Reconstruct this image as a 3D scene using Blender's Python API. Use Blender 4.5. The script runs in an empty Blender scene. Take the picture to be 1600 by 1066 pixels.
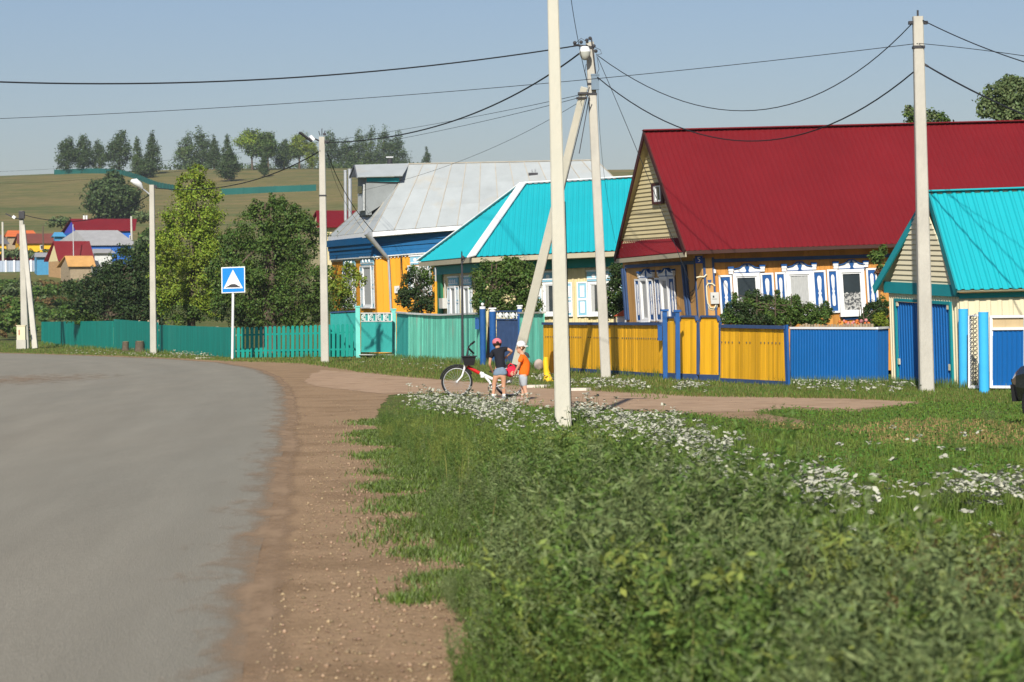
import bpy, bmesh, math, random
import numpy as np
random.seed(7)
RNG = np.random.default_rng(11)
sc = bpy.context.scene
COL = sc.collection

# ------------------------------------------------------------------ camera, world, sun, exposure
F = 3800.0            # focal length in photograph pixels (1600 wide)
CX, CY = 800.0, 497.0 # where the horizon crosses the middle of the photograph
ROLL = math.atan(0.012)
CAMH = 1.5
_c, _s = math.cos(ROLL), math.sin(ROLL)
cam_d = bpy.data.cameras.new("camera")
cam = bpy.data.objects.new("camera", cam_d)
COL.objects.link(cam)
from mathutils import Matrix, Vector
cam.matrix_world = Matrix(((_c, _s, 0, 0), (0, 0, -1, 0), (-_s, _c, 0, CAMH), (0, 0, 0, 1)))
cam_d.sensor_width = 36.0
cam_d.lens = F / 1600 * 36
cam_d.shift_y = -(533 - CY) / 1600
cam_d.clip_end = 5000
cam_d.clip_start = 0.5
cam_d.dof.use_dof = True
cam_d.dof.focus_distance = 52
cam_d.dof.aperture_fstop = 6.3
sc.camera = cam

SUN_EL, SUN_AZ = math.radians(35), math.radians(8)     # light travels away from the camera, a little to the right
world = bpy.data.worlds.new("World")
sc.world = world
world.use_nodes = True
wn = world.node_tree
bg = wn.nodes["Background"]
sky = wn.nodes.new("ShaderNodeTexSky")
sky.sky_type = 'NISHITA'
sky.sun_disc = False
sky.sun_elevation = SUN_EL
sky.sun_rotation = math.radians(180) + SUN_AZ
sky.air_density = 1.3
sky.dust_density = 1.0
sky.ozone_density = 3.0
bg.inputs[1].default_value = 0.064
tint = wn.nodes.new("ShaderNodeMix"); tint.data_type = 'RGBA'; tint.blend_type = 'MULTIPLY'; tint.inputs[0].default_value = 1.0
tint.inputs[7].default_value = (0.96, 0.975, 1.17, 1)      # the slightly violet cast of the summer sky
wn.links.new(sky.outputs[0], tint.inputs[6])
wn.links.new(tint.outputs[2], bg.inputs[0])
sun_d = bpy.data.lights.new("sun", 'SUN')
sun_d.energy = 4.9
sun_d.angle = math.radians(0.53)
sun_d.color = (1.0, 0.94, 0.84)
sun = bpy.data.objects.new("sun", sun_d)
COL.objects.link(sun)
sun.rotation_euler = Vector((math.sin(SUN_AZ) * math.cos(SUN_EL), math.cos(SUN_AZ) * math.cos(SUN_EL), -math.sin(SUN_EL))).to_track_quat('-Z', 'Y').to_euler()
sun.location = (-20, -60, 60)
vs = sc.view_settings
vs.view_transform = 'Standard'
vs.look = 'None'
vs.exposure = 0.27
vs.gamma = 1
sc.cycles.max_bounces = 6
sc.cycles.transparent_max_bounces = 6
sc.cycles.volume_bounces = 0
sc.cycles.caustics_reflective = False
sc.cycles.caustics_refractive = False

# ------------------------------------------------------------------ pixel helpers: a sight line of the photograph to a place in metres
CAM = np.array([0, 0, CAMH])
def ray(px, py):
    X, Z = (px - CX) / F, -(py - CY) / F
    return np.array([X * _c + Z * _s, 1.0, -X * _s + Z * _c])
def W(px, py, d): return CAM + ray(px, py) * d
def GD(px, py): return -CAMH / ray(px, py)[2]
def G(px, py): return W(px, py, GD(px, py))
def ppm(d): return F / d
def norm(v): return v / np.linalg.norm(v)

_KY = [-200, 160, 200, 230, 260, 330, 400, 500, 600, 650, 800, 1500, 4000]
_KZ = [0, 0, 1.5, 3.8, 6.3, 12, 19, 29.5, 38.3, 39.0, 34, 0, -60]
def HT(x, y):
    x = np.asarray(x, float); y = np.asarray(y, float)
    z = sum(np.interp(y + o, _KY, _KZ) for o in (-14, -7, 0, 7, 14)) / 5
    k = np.clip((y - 190) / 200, 0, 1)
    return np.where(y < 140, 0, z + k * (0.7 * np.sin(x * 0.031 + y * 0.017) + 0.5 * np.sin(x * 0.013 - y * 0.041 + 1)))
def ht(x, y): return float(HT(x, y))

# ------------------------------------------------------------------ materials
MATS = {}
def mat(name, col, rough=0.7, var=0.12, scale=3.0, bump=0.0, bscale=40.0, island=0.0, spec=0.18, metal=0.0, col2=None, mix=(0.45, 0.62), mscale=1.0,
        stretch=(1, 1, 1), hue=0.0, trans=0.0, coat=0.0):
    if name in MATS: return MATS[name]
    m = bpy.data.materials.new(name); m.use_nodes = True
    nt = m.node_tree; N = nt.nodes; L = nt.links
    p = N["Principled BSDF"]
    p.inputs['Roughness'].default_value = rough
    p.inputs['Metallic'].default_value = metal
    p.inputs['Specular IOR Level'].default_value = spec
    if coat: p.inputs['Coat Weight'].default_value = coat
    tc = N.new("ShaderNodeTexCoord")
    mp = N.new("ShaderNodeMapping"); mp.inputs['Scale'].default_value = stretch
    L.new(tc.outputs['Object'], mp.inputs[0])
    cur = N.new("ShaderNodeRGB"); cur.outputs[0].default_value = (*col, 1); cur = cur.outputs[0]
    if col2:
        n2 = N.new("ShaderNodeTexNoise"); n2.inputs['Scale'].default_value = mscale; n2.inputs['Detail'].default_value = 8; n2.inputs['Roughness'].default_value = 0.65
        L.new(mp.outputs[0], n2.inputs['Vector'])
        mr = N.new("ShaderNodeMapRange"); mr.inputs[1].default_value, mr.inputs[2].default_value = mix
        L.new(n2.outputs[0], mr.inputs[0])
        mx = N.new("ShaderNodeMix"); mx.data_type = 'RGBA'
        L.new(mr.outputs[0], mx.inputs[0]); L.new(cur, mx.inputs[6]); mx.inputs[7].default_value = (*col2, 1)
        cur = mx.outputs[2]
    fac = None
    if var:
        nz = N.new("ShaderNodeTexNoise"); nz.inputs['Scale'].default_value = scale; nz.inputs['Detail'].default_value = 6; nz.inputs['Roughness'].default_value = 0.6
        L.new(mp.outputs[0], nz.inputs['Vector'])
        mr = N.new("ShaderNodeMapRange"); mr.inputs[1].default_value, mr.inputs[2].default_value = 0.25, 0.75
        mr.inputs[3].default_value, mr.inputs[4].default_value = 1 - var, 1 + var
        L.new(nz.outputs[0], mr.inputs[0]); fac = mr.outputs[0]
    if island:
        g = N.new("ShaderNodeNewGeometry")
        mr = N.new("ShaderNodeMapRange"); mr.inputs[3].default_value, mr.inputs[4].default_value = 1 - island, 1 + island
        L.new(g.outputs['Random Per Island'], mr.inputs[0])
        if fac is not None:
            mm = N.new("ShaderNodeMath"); mm.operation = 'MULTIPLY'
            L.new(fac, mm.inputs[0]); L.new(mr.outputs[0], mm.inputs[1]); fac = mm.outputs[0]
        else: fac = mr.outputs[0]
    if fac is not None or hue:
        h = N.new("ShaderNodeHueSaturation")
        L.new(cur, h.inputs['Color'])
        if fac is not None: L.new(fac, h.inputs['Value'])
        if hue:
            g = N.new("ShaderNodeNewGeometry")
            mu = N.new("ShaderNodeMath"); mu.operation = 'MULTIPLY'; mu.inputs[1].default_value = 37.7
            fr = N.new("ShaderNodeMath"); fr.operation = 'FRACT'
            L.new(g.outputs['Random Per Island'], mu.inputs[0]); L.new(mu.outputs[0], fr.inputs[0])
            mr = N.new("ShaderNodeMapRange"); mr.inputs[3].default_value, mr.inputs[4].default_value = 0.5 - hue, 0.5 + hue
            L.new(fr.outputs[0], mr.inputs[0]); L.new(mr.outputs[0], h.inputs['Hue'])
        cur = h.outputs[0]
    L.new(cur, p.inputs['Base Color'])
    if bump:
        nb = N.new("ShaderNodeTexNoise"); nb.inputs['Scale'].default_value = bscale; nb.inputs['Detail'].default_value = 5
        L.new(mp.outputs[0], nb.inputs['Vector'])
        b = N.new("ShaderNodeBump"); b.inputs['Strength'].default_value = bump; b.inputs['Distance'].default_value = 0.02
        L.new(nb.outputs[0], b.inputs['Height']); L.new(b.outputs[0], p.inputs['Normal'])
    if trans:
        t = N.new("ShaderNodeBsdfTranslucent"); L.new(cur, t.inputs['Color'])
        ms = N.new("ShaderNodeMixShader"); ms.inputs[0].default_value = trans
        out = N["Material Output"]
        L.new(p.outputs[0], ms.inputs[1]); L.new(t.outputs[0], ms.inputs[2]); L.new(ms.outputs[0], out.inputs[0])
    MATS[name] = m
    return m

def srgb(r, g, b):
    f = lambda c: (c / 255 / 12.92) if c / 255 <= 0.04045 else ((c / 255 + 0.055) / 1.055) ** 2.4
    return (f(r), f(g), f(b))

M = {}
M['conc'] = mat('grey concrete', (0.47, 0.45, 0.39), 0.9, 0.14, 2.5, 0.5, 30, stretch=(1, 1, 0.35), col2=(0.40, 0.385, 0.34), mscale=3, mix=(0.5, 0.75))
M['white_conc'] = mat('whitewashed concrete', (0.52, 0.505, 0.42), 0.85, 0.07, 2.0, 0.35, 25, stretch=(1, 1, 0.35), col2=(0.58, 0.54, 0.44), mscale=2.5, mix=(0.5, 0.8))
M['iron'] = mat('dark iron', (0.05, 0.05, 0.055), 0.6, 0.2, 8)
M['rubber'] = mat('black rubber', (0.02, 0.02, 0.022), 0.75, 0.15, 10)
M['cable'] = mat('black cable', (0.018, 0.02, 0.024), 0.7, 0.05)
M['galv'] = mat('galvanised steel', (0.45, 0.47, 0.48), 0.45, 0.12, 6, metal=0.4)
M['lampwhite'] = mat('white lamp shell', (0.75, 0.76, 0.76), 0.4, 0.05)
M['lampglass'] = mat('frosted lamp glass', (0.42, 0.43, 0.38), 0.25, 0.08, 9)
M['teal'] = mat('teal fence paint', (0.003, 0.235, 0.19), 0.6, 0.12, 2.5, 0.1, 30, island=0.12, stretch=(1, 1, .3))
M['mint'] = mat('worn mint paint', (0.17, 0.62, 0.46), 0.75, 0.22, 4, 0.3, 60, island=0.24, col2=(0.34, 0.44, 0.36), mscale=2.2, mix=(0.58, 0.72), stretch=(1, 1, 0.25))
M['aqua'] = mat('aqua gate paint', (0.045, 0.38, 0.34), 0.6, 0.08, 3, island=0.08)
M['aqua_light'] = mat('light aqua post paint', (0.16, 0.55, 0.48), 0.6, 0.08, 3)
M['yellow'] = mat('ochre yellow plank paint', (0.80, 0.42, 0.018), 0.65, 0.16, 4, 0.25, 60, island=0.2, stretch=(1, 1, 0.15), col2=(0.40, 0.19, 0.03), mscale=4, mix=(0.68, 0.85))
M['blue'] = mat('blue paint', (0.018, 0.088, 0.27), 0.55, 0.14, 4, island=0.06)
M['darkblue'] = mat('dusty blue trim paint', (0.045, 0.085, 0.19), 0.65, 0.18, 5)
M['bluecorr'] = mat('blue profiled sheet', (0.008, 0.115, 0.36), 0.5, 0.06, 2, spec=0.2)
M['skyblue'] = mat('sky blue paint', (0.05, 0.42, 0.80), 0.5, 0.06, 3)
M['white'] = mat('white paint', (0.74, 0.75, 0.75), 0.55, 0.06, 4)
M['wornwhite'] = mat('worn white paint', (0.62, 0.64, 0.62), 0.7, 0.14, 6, bump=0.2)
M['palebluew'] = mat('pale blue trim paint', (0.22, 0.44, 0.56), 0.6, 0.1, 5)
M['redroof'] = mat('dark red roof sheet', (0.158, 0.010, 0.014), 0.6, 0.12, 0.45, spec=0.15)
M['turq'] = mat('turquoise roof sheet', (0.012, 0.36, 0.41), 0.5, 0.05, 0.8, spec=0.2)
M['turqtrim'] = mat('dark turquoise trim', (0.012, 0.23, 0.26), 0.55, 0.1, 3)
M['greyroof'] = mat('old galvanised roofing', (0.37, 0.40, 0.40), 0.6, 0.08, 1.5, island=0.05, col2=(0.40, 0.37, 0.30), mscale=0.8, mix=(0.55, 0.85))
M['cream'] = mat('cream siding', (0.62, 0.53, 0.30), 0.6, 0.05, 2)
M['creamlight'] = mat('pale cream siding', (0.66, 0.60, 0.42), 0.6, 0.05, 2)
M['soffit'] = mat('grey beige soffit board', (0.42, 0.38, 0.27), 0.7, 0.1, 3)
M['barge'] = mat('dark brown barge board', (0.07, 0.018, 0.016), 0.6, 0.15, 4)
M['wood'] = mat('varnished pine boards', (0.52, 0.24, 0.055), 0.6, 0.16, 5, 0.2, 40, island=0.13, stretch=(1, 1, 0.12), col2=(0.34, 0.14, 0.03), mscale=3, mix=(0.55, 0.8))
M['woodside'] = mat('weathered pine boards', (0.50, 0.285, 0.10), 0.7, 0.16, 4, 0.2, 40, island=0.10, stretch=(1, 1, 0.12), col2=(0.34, 0.17, 0.05), mscale=2.5, mix=(0.55, 0.8))
M['orange'] = mat('orange painted boards', (0.72, 0.31, 0.022), 0.6, 0.08, 4, island=0.08, stretch=(1, 1, 0.15))
M['housblue'] = mat('deep blue log paint', (0.008, 0.100, 0.25), 0.6, 0.12, 3, island=0.12)
M['glass'] = mat('window glass', (0.035, 0.045, 0.05), 0.08, 0.3, 1.5, spec=0.6)
M['curtain'] = mat('white curtain cloth', (0.40, 0.41, 0.40), 0.9, 0.15, 9, stretch=(6, 6, 1))
M['lace'] = mat('lace curtain', (0.42, 0.42, 0.40), 0.9, 0.1, 9, col2=(0.07, 0.075, 0.08), mscale=16, mix=(.48, .54))
M['rawwood'] = mat('raw grey timber', (0.30, 0.24, 0.16), 0.85, 0.2, 5, 0.3, 50, island=0.15)
M['log'] = mat('raw log', (0.38, 0.24, 0.12), 0.85, 0.2, 5, island=0.15)
M['brick'] = mat('brick', (0.36, 0.13, 0.08), 0.85, 0.2, 6)
M['boxgrey'] = mat('grey plastic box', (0.55, 0.55, 0.52), 0.5, 0.06, 4)
M['bark'] = mat('bark', (0.11, 0.085, 0.06), 0.9, 0.25, 8, 0.5, 30)
def leafmat(name, col, var=0.25, hue=0.025, trans=0.3):
    return mat(name, col, 0.55, 0.12, 0.6, island=var, spec=0.25, hue=hue, trans=trans)
M['leaf_dark'] = leafmat('dark green leaves', (0.042, 0.075, 0.021), 0.4)
M['leaf_mid'] = leafmat('mid green leaves', (0.085, 0.145, 0.028), 0.4)
M['leaf_yel'] = leafmat('yellow green leaves', (0.215, 0.30, 0.032), 0.38)
M['leaf_lime'] = leafmat('lime green leaves', (0.20, 0.26, 0.03), 0.35)
M['leaf_grey'] = leafmat('grey green leaves', (0.14, 0.19, 0.075), 0.3)
M['leaf_hill'] = leafmat('hill tree leaves', (0.066, 0.105, 0.034), 0.4)
M['leaf_hill2'] = leafmat('birch leaves', (0.095, 0.145, 0.04), 0.4)

# ------------------------------------------------------------------ mesh builders
ORG = {}
def tag(o, label=None, cat=None, group=None, kind=None):
    if label: o['label'] = label
    if cat: o['category'] = cat
    if group: o['group'] = group
    if kind: o['kind'] = kind
    return o
def empty(name, loc, label=None, cat=None, group=None):
    o = bpy.data.objects.new(name, None); COL.objects.link(o)
    o.location = [float(v) for v in loc]; o.empty_display_size = 0.3
    ORG[o.name] = np.array(loc, float)
    return tag(o, label, cat, group)
def link_mesh(name, me, parent=None, org=None):
    o = bpy.data.objects.new(name, me); COL.objects.link(o)
    if parent is not None:
        o.parent = parent; ORG[o.name] = ORG[parent.name]
    else:
        o.location = [float(v) for v in org]; ORG[o.name] = np.array(org, float)
    return o
def np_mesh(name, V, Q, mats, parent=None, org=None, mi=None, smooth=False):
    """V (n,3) world, Q (m,k) faces all with k corners"""
    V = np.asarray(V, float); Q = np.asarray(Q, np.int32)
    if parent is not None: org = ORG[parent.name]
    elif org is None:
        org = np.array([*V[:, :2].mean(0), V[:, 2].min()])
    me = bpy.data.meshes.new(name)
    me.vertices.add(len(V)); me.vertices.foreach_set('co', (V - org).astype(np.float32).ravel())
    k = Q.shape[1]
    me.loops.add(Q.size); me.loops.foreach_set('vertex_index', Q.ravel())
    me.polygons.add(len(Q)); me.polygons.foreach_set('loop_start', np.arange(0, Q.size, k, dtype=np.int32))
    if not isinstance(mats, (list, tuple)): mats = [mats]
    for m in mats: me.materials.append(m)
    if mi is not None: me.polygons.foreach_set('material_index', np.asarray(mi, np.int32))
    if smooth: me.polygons.foreach_set('use_smooth', np.ones(len(Q), bool))
    me.update(calc_edges=True); me.validate()
    return link_mesh(name, me, parent, org)

class MB:
    def __init__(s): s.v = []; s.f = []; s.m = []; s.sm = []
    def add(s, vs, fs, m=0, smooth=False):
        b = len(s.v); s.v += [np.asarray(v, float) for v in vs]
        for f in fs: s.f.append([b + i for i in f]); s.m.append(m); s.sm.append(smooth)
    def hexa(s, p, m=0):   # p: bottom 4 (loop), top 4 (loop)
        c = sum(np.asarray(q, float) for q in p) / 8
        fs = [(0, 3, 2, 1), (4, 5, 6, 7), (0, 1, 5, 4), (1, 2, 6, 5), (2, 3, 7, 6), (3, 0, 4, 7)]
        a = np.cross(np.asarray(p[1]) - p[0], np.asarray(p[3]) - p[0])
        if np.dot(a, np.asarray(p[4]) - p[0]) < 0: fs = [f[::-1] for f in fs]
        s.add(p, fs, m)
    def box(s, c, size, m=0, rz=0.0):
        c = np.asarray(c, float); x, y, z = [v / 2 for v in size]; k, q = math.cos(rz), math.sin(rz)
        P = []
        for zz in (-z, z):
            for a, b in ((-x, -y), (x, -y), (x, y), (-x, y)): P.append(c + np.array([a * k - b * q, a * q + b * k, zz]))
        s.hexa(P, m)
    def slab(s, poly, vec, m=0):     # planar polygon extruded by vec
        n = len(poly); poly = [np.asarray(p, float) for p in poly]; vec = np.asarray(vec, float)
        s.add(poly + [p + vec for p in poly], [tuple(range(n))[::-1], tuple(range(n, 2 * n))] + [(i, (i + 1) % n, n + (i + 1) % n, n + i) for i in range(n)], m)
    def bar(s, a, b, wx, wy=None, m=0, up=(0, 0, 1), wx2=None, wy2=None):
        a = np.asarray(a, float); b = np.asarray(b, float); wy = wy or wx; wx2 = wx2 or wx; wy2 = wy2 or wy
        t = norm(b - a); up = np.asarray(up, float)
        if abs(np.dot(t, up)) > 0.95: up = np.array([0, 1.0, 0])
        x = norm(np.cross(t, up)); y = np.cross(x, t)
        P = []
        for c, w, h in ((a, wx, wy), (b, wx2, wy2)):
            for i, j in ((-1, -1), (1, -1), (1, 1), (-1, 1)): P.append(c + x * i * w / 2 + y * j * h / 2)
        s.hexa(P, m)
    def tube(s, pts, r, n=8, m=0, smooth=True, cap=True):
        pts = [np.asarray(p, float) for p in pts]; k = len(pts)
        if not hasattr(r, '__len__'): r = [r] * k
        V = []; prev = None
        for i, p in enumerate(pts):
            t = norm(pts[min(i + 1, k - 1)] - pts[max(i - 1, 0)])
            if prev is None:
                h = np.array([0, 0, 1.0]) if abs(t[2]) < 0.9 else np.array([1.0, 0, 0])
                x = norm(np.cross(t, h))
            else: x = norm(prev - t * np.dot(prev, t))
            prev = x; y = np.cross(t, x)
            for j in range(n):
                a = 2 * math.pi * j / n
                V.append(p + (x * math.cos(a) + y * math.sin(a)) * r[i])
        fs = [(i * n + j, i * n + (j + 1) % n, (i + 1) * n + (j + 1) % n, (i + 1) * n + j) for i in range(k - 1) for j in range(n)]
        s.add(V, fs, m, smooth)
        if cap:
            s.add(V[:n], [tuple(range(n))[::-1]], m); s.add(V[-n:], [tuple(range(n))], m)
    def ball(s, c, r, m=0, n=10, k=7):
        c = np.asarray(c, float); r = np.asarray(r if hasattr(r, '__len__') else (r, r, r), float)
        V = [c + r * np.array([0, 0, 1])]
        for i in range(1, k):
            a = math.pi * i / k
            for j in range(n):
                b = 2 * math.pi * j / n
                V.append(c + r * np.array([math.sin(a) * math.cos(b), math.sin(a) * math.sin(b), math.cos(a)]))
        V.append(c - r * np.array([0, 0, 1]))
        fs = [(0, 1 + j, 1 + (j + 1) % n) for j in range(n)]
        for i in range(k - 2):
            for j in range(n): fs.append((1 + i * n + j, 1 + (i + 1) * n + j, 1 + (i + 1) * n + (j + 1) % n, 1 + i * n + (j + 1) % n))
        e = len(V) - 1; q = 1 + (k - 2) * n
        fs += [(e, q + (j + 1) % n, q + j) for j in range(n)]
        s.add(V, fs, m, True)
    def ring(s, c, axis, R, r, n=28, k=8, m=0, a0=0, a1=2 * math.pi, ref=None):
        c = np.asarray(c, float); axis = norm(np.asarray(axis, float))
        ref = norm(np.cross(axis, [0, 0, 1.0])) if ref is None else ref
        up = np.cross(ref, axis); full = abs(a1 - a0 - 2 * math.pi) < 1e-6
        cnt = n if full else n + 1
        V = []
        for i in range(cnt):
            a = a0 + (a1 - a0) * i / n; o = ref * math.cos(a) + up * math.sin(a)
            for j in range(k):
                b = 2 * math.pi * j / k
                V.append(c + o * (R + r * math.cos(b)) + axis * r * math.sin(b))
        fs = []
        for i in range(n):
            i2 = (i + 1) % cnt
            for j in range(k): fs.append((i * k + j, i * k + (j + 1) % k, i2 * k + (j + 1) % k, i2 * k + j))
        s.add(V, fs, m, True)
    def corr(s, P00, P10, P11, P01, period, amp, N, m=0, trap=True, rows=1):
        P00, P10, P11, P01, N = [np.asarray(q, float) for q in (P00, P10, P11, P01, N)]
        L = (np.linalg.norm(P10 - P00) + np.linalg.norm(P11 - P01)) / 2
        k = max(1, round(L / period))
        prof = [(0, 0), (0.30, 0), (0.42, 1), (0.68, 1), (0.80, 0)] if trap else [(i / 6, 0.5 + 0.5 * math.sin(2 * math.pi * i / 6)) for i in range(6)]
        us = [((i + a) / k, h) for i in range(k) for a, h in prof] + [(1.0, prof[0][1])]
        V = []
        for r in range(rows + 1):
            t = r / rows
            for u, h in us:
                V.append((P00 * (1 - u) + P10 * u) * (1 - t) + (P01 * (1 - u) + P11 * u) * t + N * amp * h)
        n = len(us)
        s.add(V, [(r * n + i, r * n + i + 1, (r + 1) * n + i + 1, (r + 1) * n + i) for r in range(rows) for i in range(n - 1)], m, not trap)
    def build(s, name, mats, parent=None, label=None, cat=None, group=None, kind=None, org=None):
        V = np.array(s.v)
        if parent is not None: org = ORG[parent.name]
        elif org is None: org = np.array([(V[:, 0].min() + V[:, 0].max()) / 2, (V[:, 1].min() + V[:, 1].max()) / 2, V[:, 2].min()])
        me = bpy.data.meshes.new(name)
        me.from_pydata((V - org).tolist(), [], s.f)
        if not isinstance(mats, (list, tuple)): mats = [mats]
        for m in mats: me.materials.append(m)
        me.polygons.foreach_set('material_index', np.array(s.m, np.int32))
        me.polygons.foreach_set('use_smooth', np.array(s.sm, bool))
        me.update()
        return tag(link_mesh(name, me, parent, org), label, cat, group, kind)

class Face:
    """a wall plane: a along it, b out of it towards the street, c up it"""
    def __init__(s, O, A, C, look=None):
        s.O, s.A, s.C = np.asarray(O, float), np.asarray(A, float), np.asarray(C, float)
        n = norm(np.cross(s.A, s.C))
        if np.dot(n, (CAM if look is None else look) - s.O) < 0: n = -n
        s.N = n
    def __call__(s, a, b, c): return s.O + s.A * a + s.N * b + s.C * c
    def hit(s, px, py, b=0.0):
        D = ray(px, py)
        x = np.linalg.solve(np.stack([s.A, s.C, -D], 1), CAM - s.O - s.N * b)
        return x[0], x[1]
    def box(s, mb, a0, a1, b0, b1, c0, c1, m=0):
        P = [s(a, b, c) for c in (c0, c1) for a, b in ((a0, b0), (a1, b0), (a1, b1), (a0, b1))]
        mb.hexa(P, m)
    def rect(s, px0, py0, px1, py1, b=0.0):
        mx, my = (px0 + px1) / 2, (py0 + py1) / 2
        a0, a1 = s.hit(px0, my, b)[0], s.hit(px1, my, b)[0]
        c0, c1 = s.hit(mx, py1, b)[1], s.hit(mx, py0, b)[1]
        return min(a0, a1), max(a0, a1), min(c0, c1), max(c0, c1)
    def poly(s, mb, pts, b0, b1, m=0):   # pts (a,c) loop extruded from b0 to b1
        mb.slab([s(a, b0, c) for a, c in pts], s.N * (b1 - b0), m)
    def planks(s, mb, a0, a1, c0, c1, b0, th, width=0.12, gap=0.004, m=0, jit=0.003, horiz=False):
        L = (c1 - c0) if horiz else (a1 - a0)
        n = max(1, round(L / width)); w = L / n
        for i in range(n):
            j = random.uniform(-jit, jit)
            if horiz: s.box(mb, a0, a1, b0, b0 + th + j, c0 + i * w + gap / 2, c0 + (i + 1) * w - gap / 2, m)
            else: s.box(mb, a0 + i * w + gap / 2, a0 + (i + 1) * w - gap / 2, b0, b0 + th + j, c0, c1, m)

# ------------------------------------------------------------------ the setting: ground, road, dirt, sky is the world
def gauss_noise2(x, y, seed=0):
    r = np.random.default_rng(seed); z = 0
    for k in range(5):
        a = r.uniform(0, 6.28); f = 0.35 * 1.9 ** k
        z = z + np.sin((x * math.cos(a) + y * math.sin(a)) * f + r.uniform(0, 6.28)) / 1.5 ** k
    return z / 2.6

def ground_mat():
    m = bpy.data.materials.new('meadow ground'); m.use_nodes = True
    nt = m.node_tree; N = nt.nodes; L = nt.links; p = N["Principled BSDF"]
    p.inputs['Roughness'].default_value = 0.95; p.inputs['Specular IOR Level'].default_value = 0.1
    tc = N.new("ShaderNodeTexCoord")
    def noise(sc_, det=7, st=(1, 1, 1)):
        mp = N.new("ShaderNodeMapping"); mp.inputs['Scale'].default_value = st; L.new(tc.outputs['Object'], mp.inputs[0])
        n = N.new("ShaderNodeTexNoise"); n.inputs['Scale'].default_value = sc_; n.inputs['Detail'].default_value = det; n.inputs['Roughness'].default_value = 0.65
        L.new(mp.outputs[0], n.inputs['Vector']); return n.outputs[0]
    def ramp(v, a, b):
        r = N.new("ShaderNodeMapRange"); r.inputs[1].default_value, r.inputs[2].default_value = a, b; L.new(v, r.inputs[0]); return r.outputs[0]
    def mix(f, a, b):
        x = N.new("ShaderNodeMix"); x.data_type = 'RGBA'; L.new(f, x.inputs[0])
        for i, c in ((6, a), (7, b)):
            if isinstance(c, tuple): x.inputs[i].default_value = (*c, 1)
            else: L.new(c, x.inputs[i])
        return x.outputs[2]
    near = mix(ramp(noise(0.9), 0.42, 0.62), (0.09, 0.12, 0.028), (0.15, 0.145, 0.045))
    near = mix(ramp(noise(0.35, 8), 0.60, 0.70), near, (0.27, 0.21, 0.10))
    hill = mix(ramp(noise(0.016, 9, (1, 2.0, 1)), 0.44, 0.56), (0.195, 0.172, 0.06), (0.098, 0.13, 0.038))
    hill = mix(ramp(noise(0.12, 8, (1, 2, 1)), 0.44, 0.66), hill, (0.27, 0.20, 0.085))
    hill = mix(ramp(noise(0.45, 6, (1, 1.6, 1)), 0.50, 0.72), hill, (0.115, 0.105, 0.042))
    sp = N.new("ShaderNodeSeparateXYZ"); L.new(tc.outputs['Object'], sp.inputs[0])
    c = mix(ramp(sp.outputs[1], 190, 330), near, hill)
    c = mix(ramp(noise(9, 4), 0.3, 0.8), c, mix(ramp(noise(30, 3), 0.3, 0.7), c, (0.05, 0.06, 0.02)))
    L.new(c, p.inputs['Base Color'])
    b = N.new("ShaderNodeBump"); b.inputs['Strength'].default_value = 0.6; b.inputs['Distance'].default_value = 0.05
    L.new(noise(14, 6), b.inputs['Height']); L.new(b.outputs[0], p.inputs['Normal'])
    return m
xs = np.concatenate([np.linspace(-900, -220, 18), np.linspace(-200, 200, 101), np.linspace(220, 900, 18)])
ys = np.concatenate([[-60, 0, 60, 100, 135], np.linspace(140, 700, 113), np.linspace(730, 1500, 14), [2200, 3500]])
X, Y = np.meshgrid(xs, ys)
V = np.stack([X.ravel(), Y.ravel(), HT(X, Y).ravel()], 1)
nx = len(xs)
Q = [(j * nx + i, j * nx + i + 1, (j + 1) * nx + i + 1, (j + 1) * nx + i) for j in range(len(ys) - 1) for i in range(nx - 1)]
tag(np_mesh('ground', V, Q, ground_mat(), org=(0, 0, 0), smooth=True), kind='structure')

M['asphalt'] = mat('dusty asphalt', (0.255, 0.238, 0.19), 0.95, 0.07, 1.6, 0.6, 160, col2=(0.275, 0.25, 0.196), mscale=0.35, mix=(0.38, 0.7), stretch=(1, 0.16, 1), spec=0.1)
M['dirt'] = mat('brown dirt and gravel', (0.33, 0.222, 0.128), 0.95, 0.22, 14, 1.0, 40, col2=(0.25, 0.165, 0.092), mscale=0.9, mix=(0.46, 0.64), spec=0.1)
M['pathdirt'] = mat('pale packed dirt', (0.40, 0.275, 0.175), 0.95, 0.16, 2.5, 0.7, 12, col2=(0.29, 0.19, 0.115), mscale=1.1, mix=(0.5, 0.68), spec=0.1)

def sheet(name, loop, z, m, jit=0.0, step=0.5, seed=1, rough=0.25):
    """a closed outline on the ground, resampled and roughened"""
    loop = [np.asarray(p, float)[:2] for p in loop]; P = []
    r = np.random.default_rng(seed)
    for i in range(len(loop)):
        a, b = loop[i], loop[(i + 1) % len(loop)]; n = max(1, int(np.linalg.norm(b - a) / step))
        t = norm(np.array([b[1] - a[1], a[0] - b[0]])) if np.linalg.norm(b - a) > 0 else np.zeros(2)
        for k in range(n):
            p = a + (b - a) * k / n
            P.append(p + t * jit * (gauss_noise2(p[0] * 3, p[1] * 1.5, seed) + r.normal() * rough))
    bm = bmesh.new()
    vs_ = [bm.verts.new((p[0], p[1], z)) for p in P]
    f = bm.faces.new(vs_); f.normal_update()
    if f.normal.z < 0: f.normal_flip()
    bmesh.ops.triangulate(bm, faces=[f])
    me = bpy.data.meshes.new(name); bm.to_mesh(me); bm.free(); me.materials.append(m)
    return tag(link_mesh(name, me, None, (0, 0, 0)), kind='structure')
edge = [G(*p) for p in ((372, 1066), (392, 960), (412, 860), (432, 760), (445, 690), (450, 640), (446, 608), (430, 590), (400, 577), (340, 567), (250, 561), (150, 557), (60, 554), (0, 552.5))]
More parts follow.
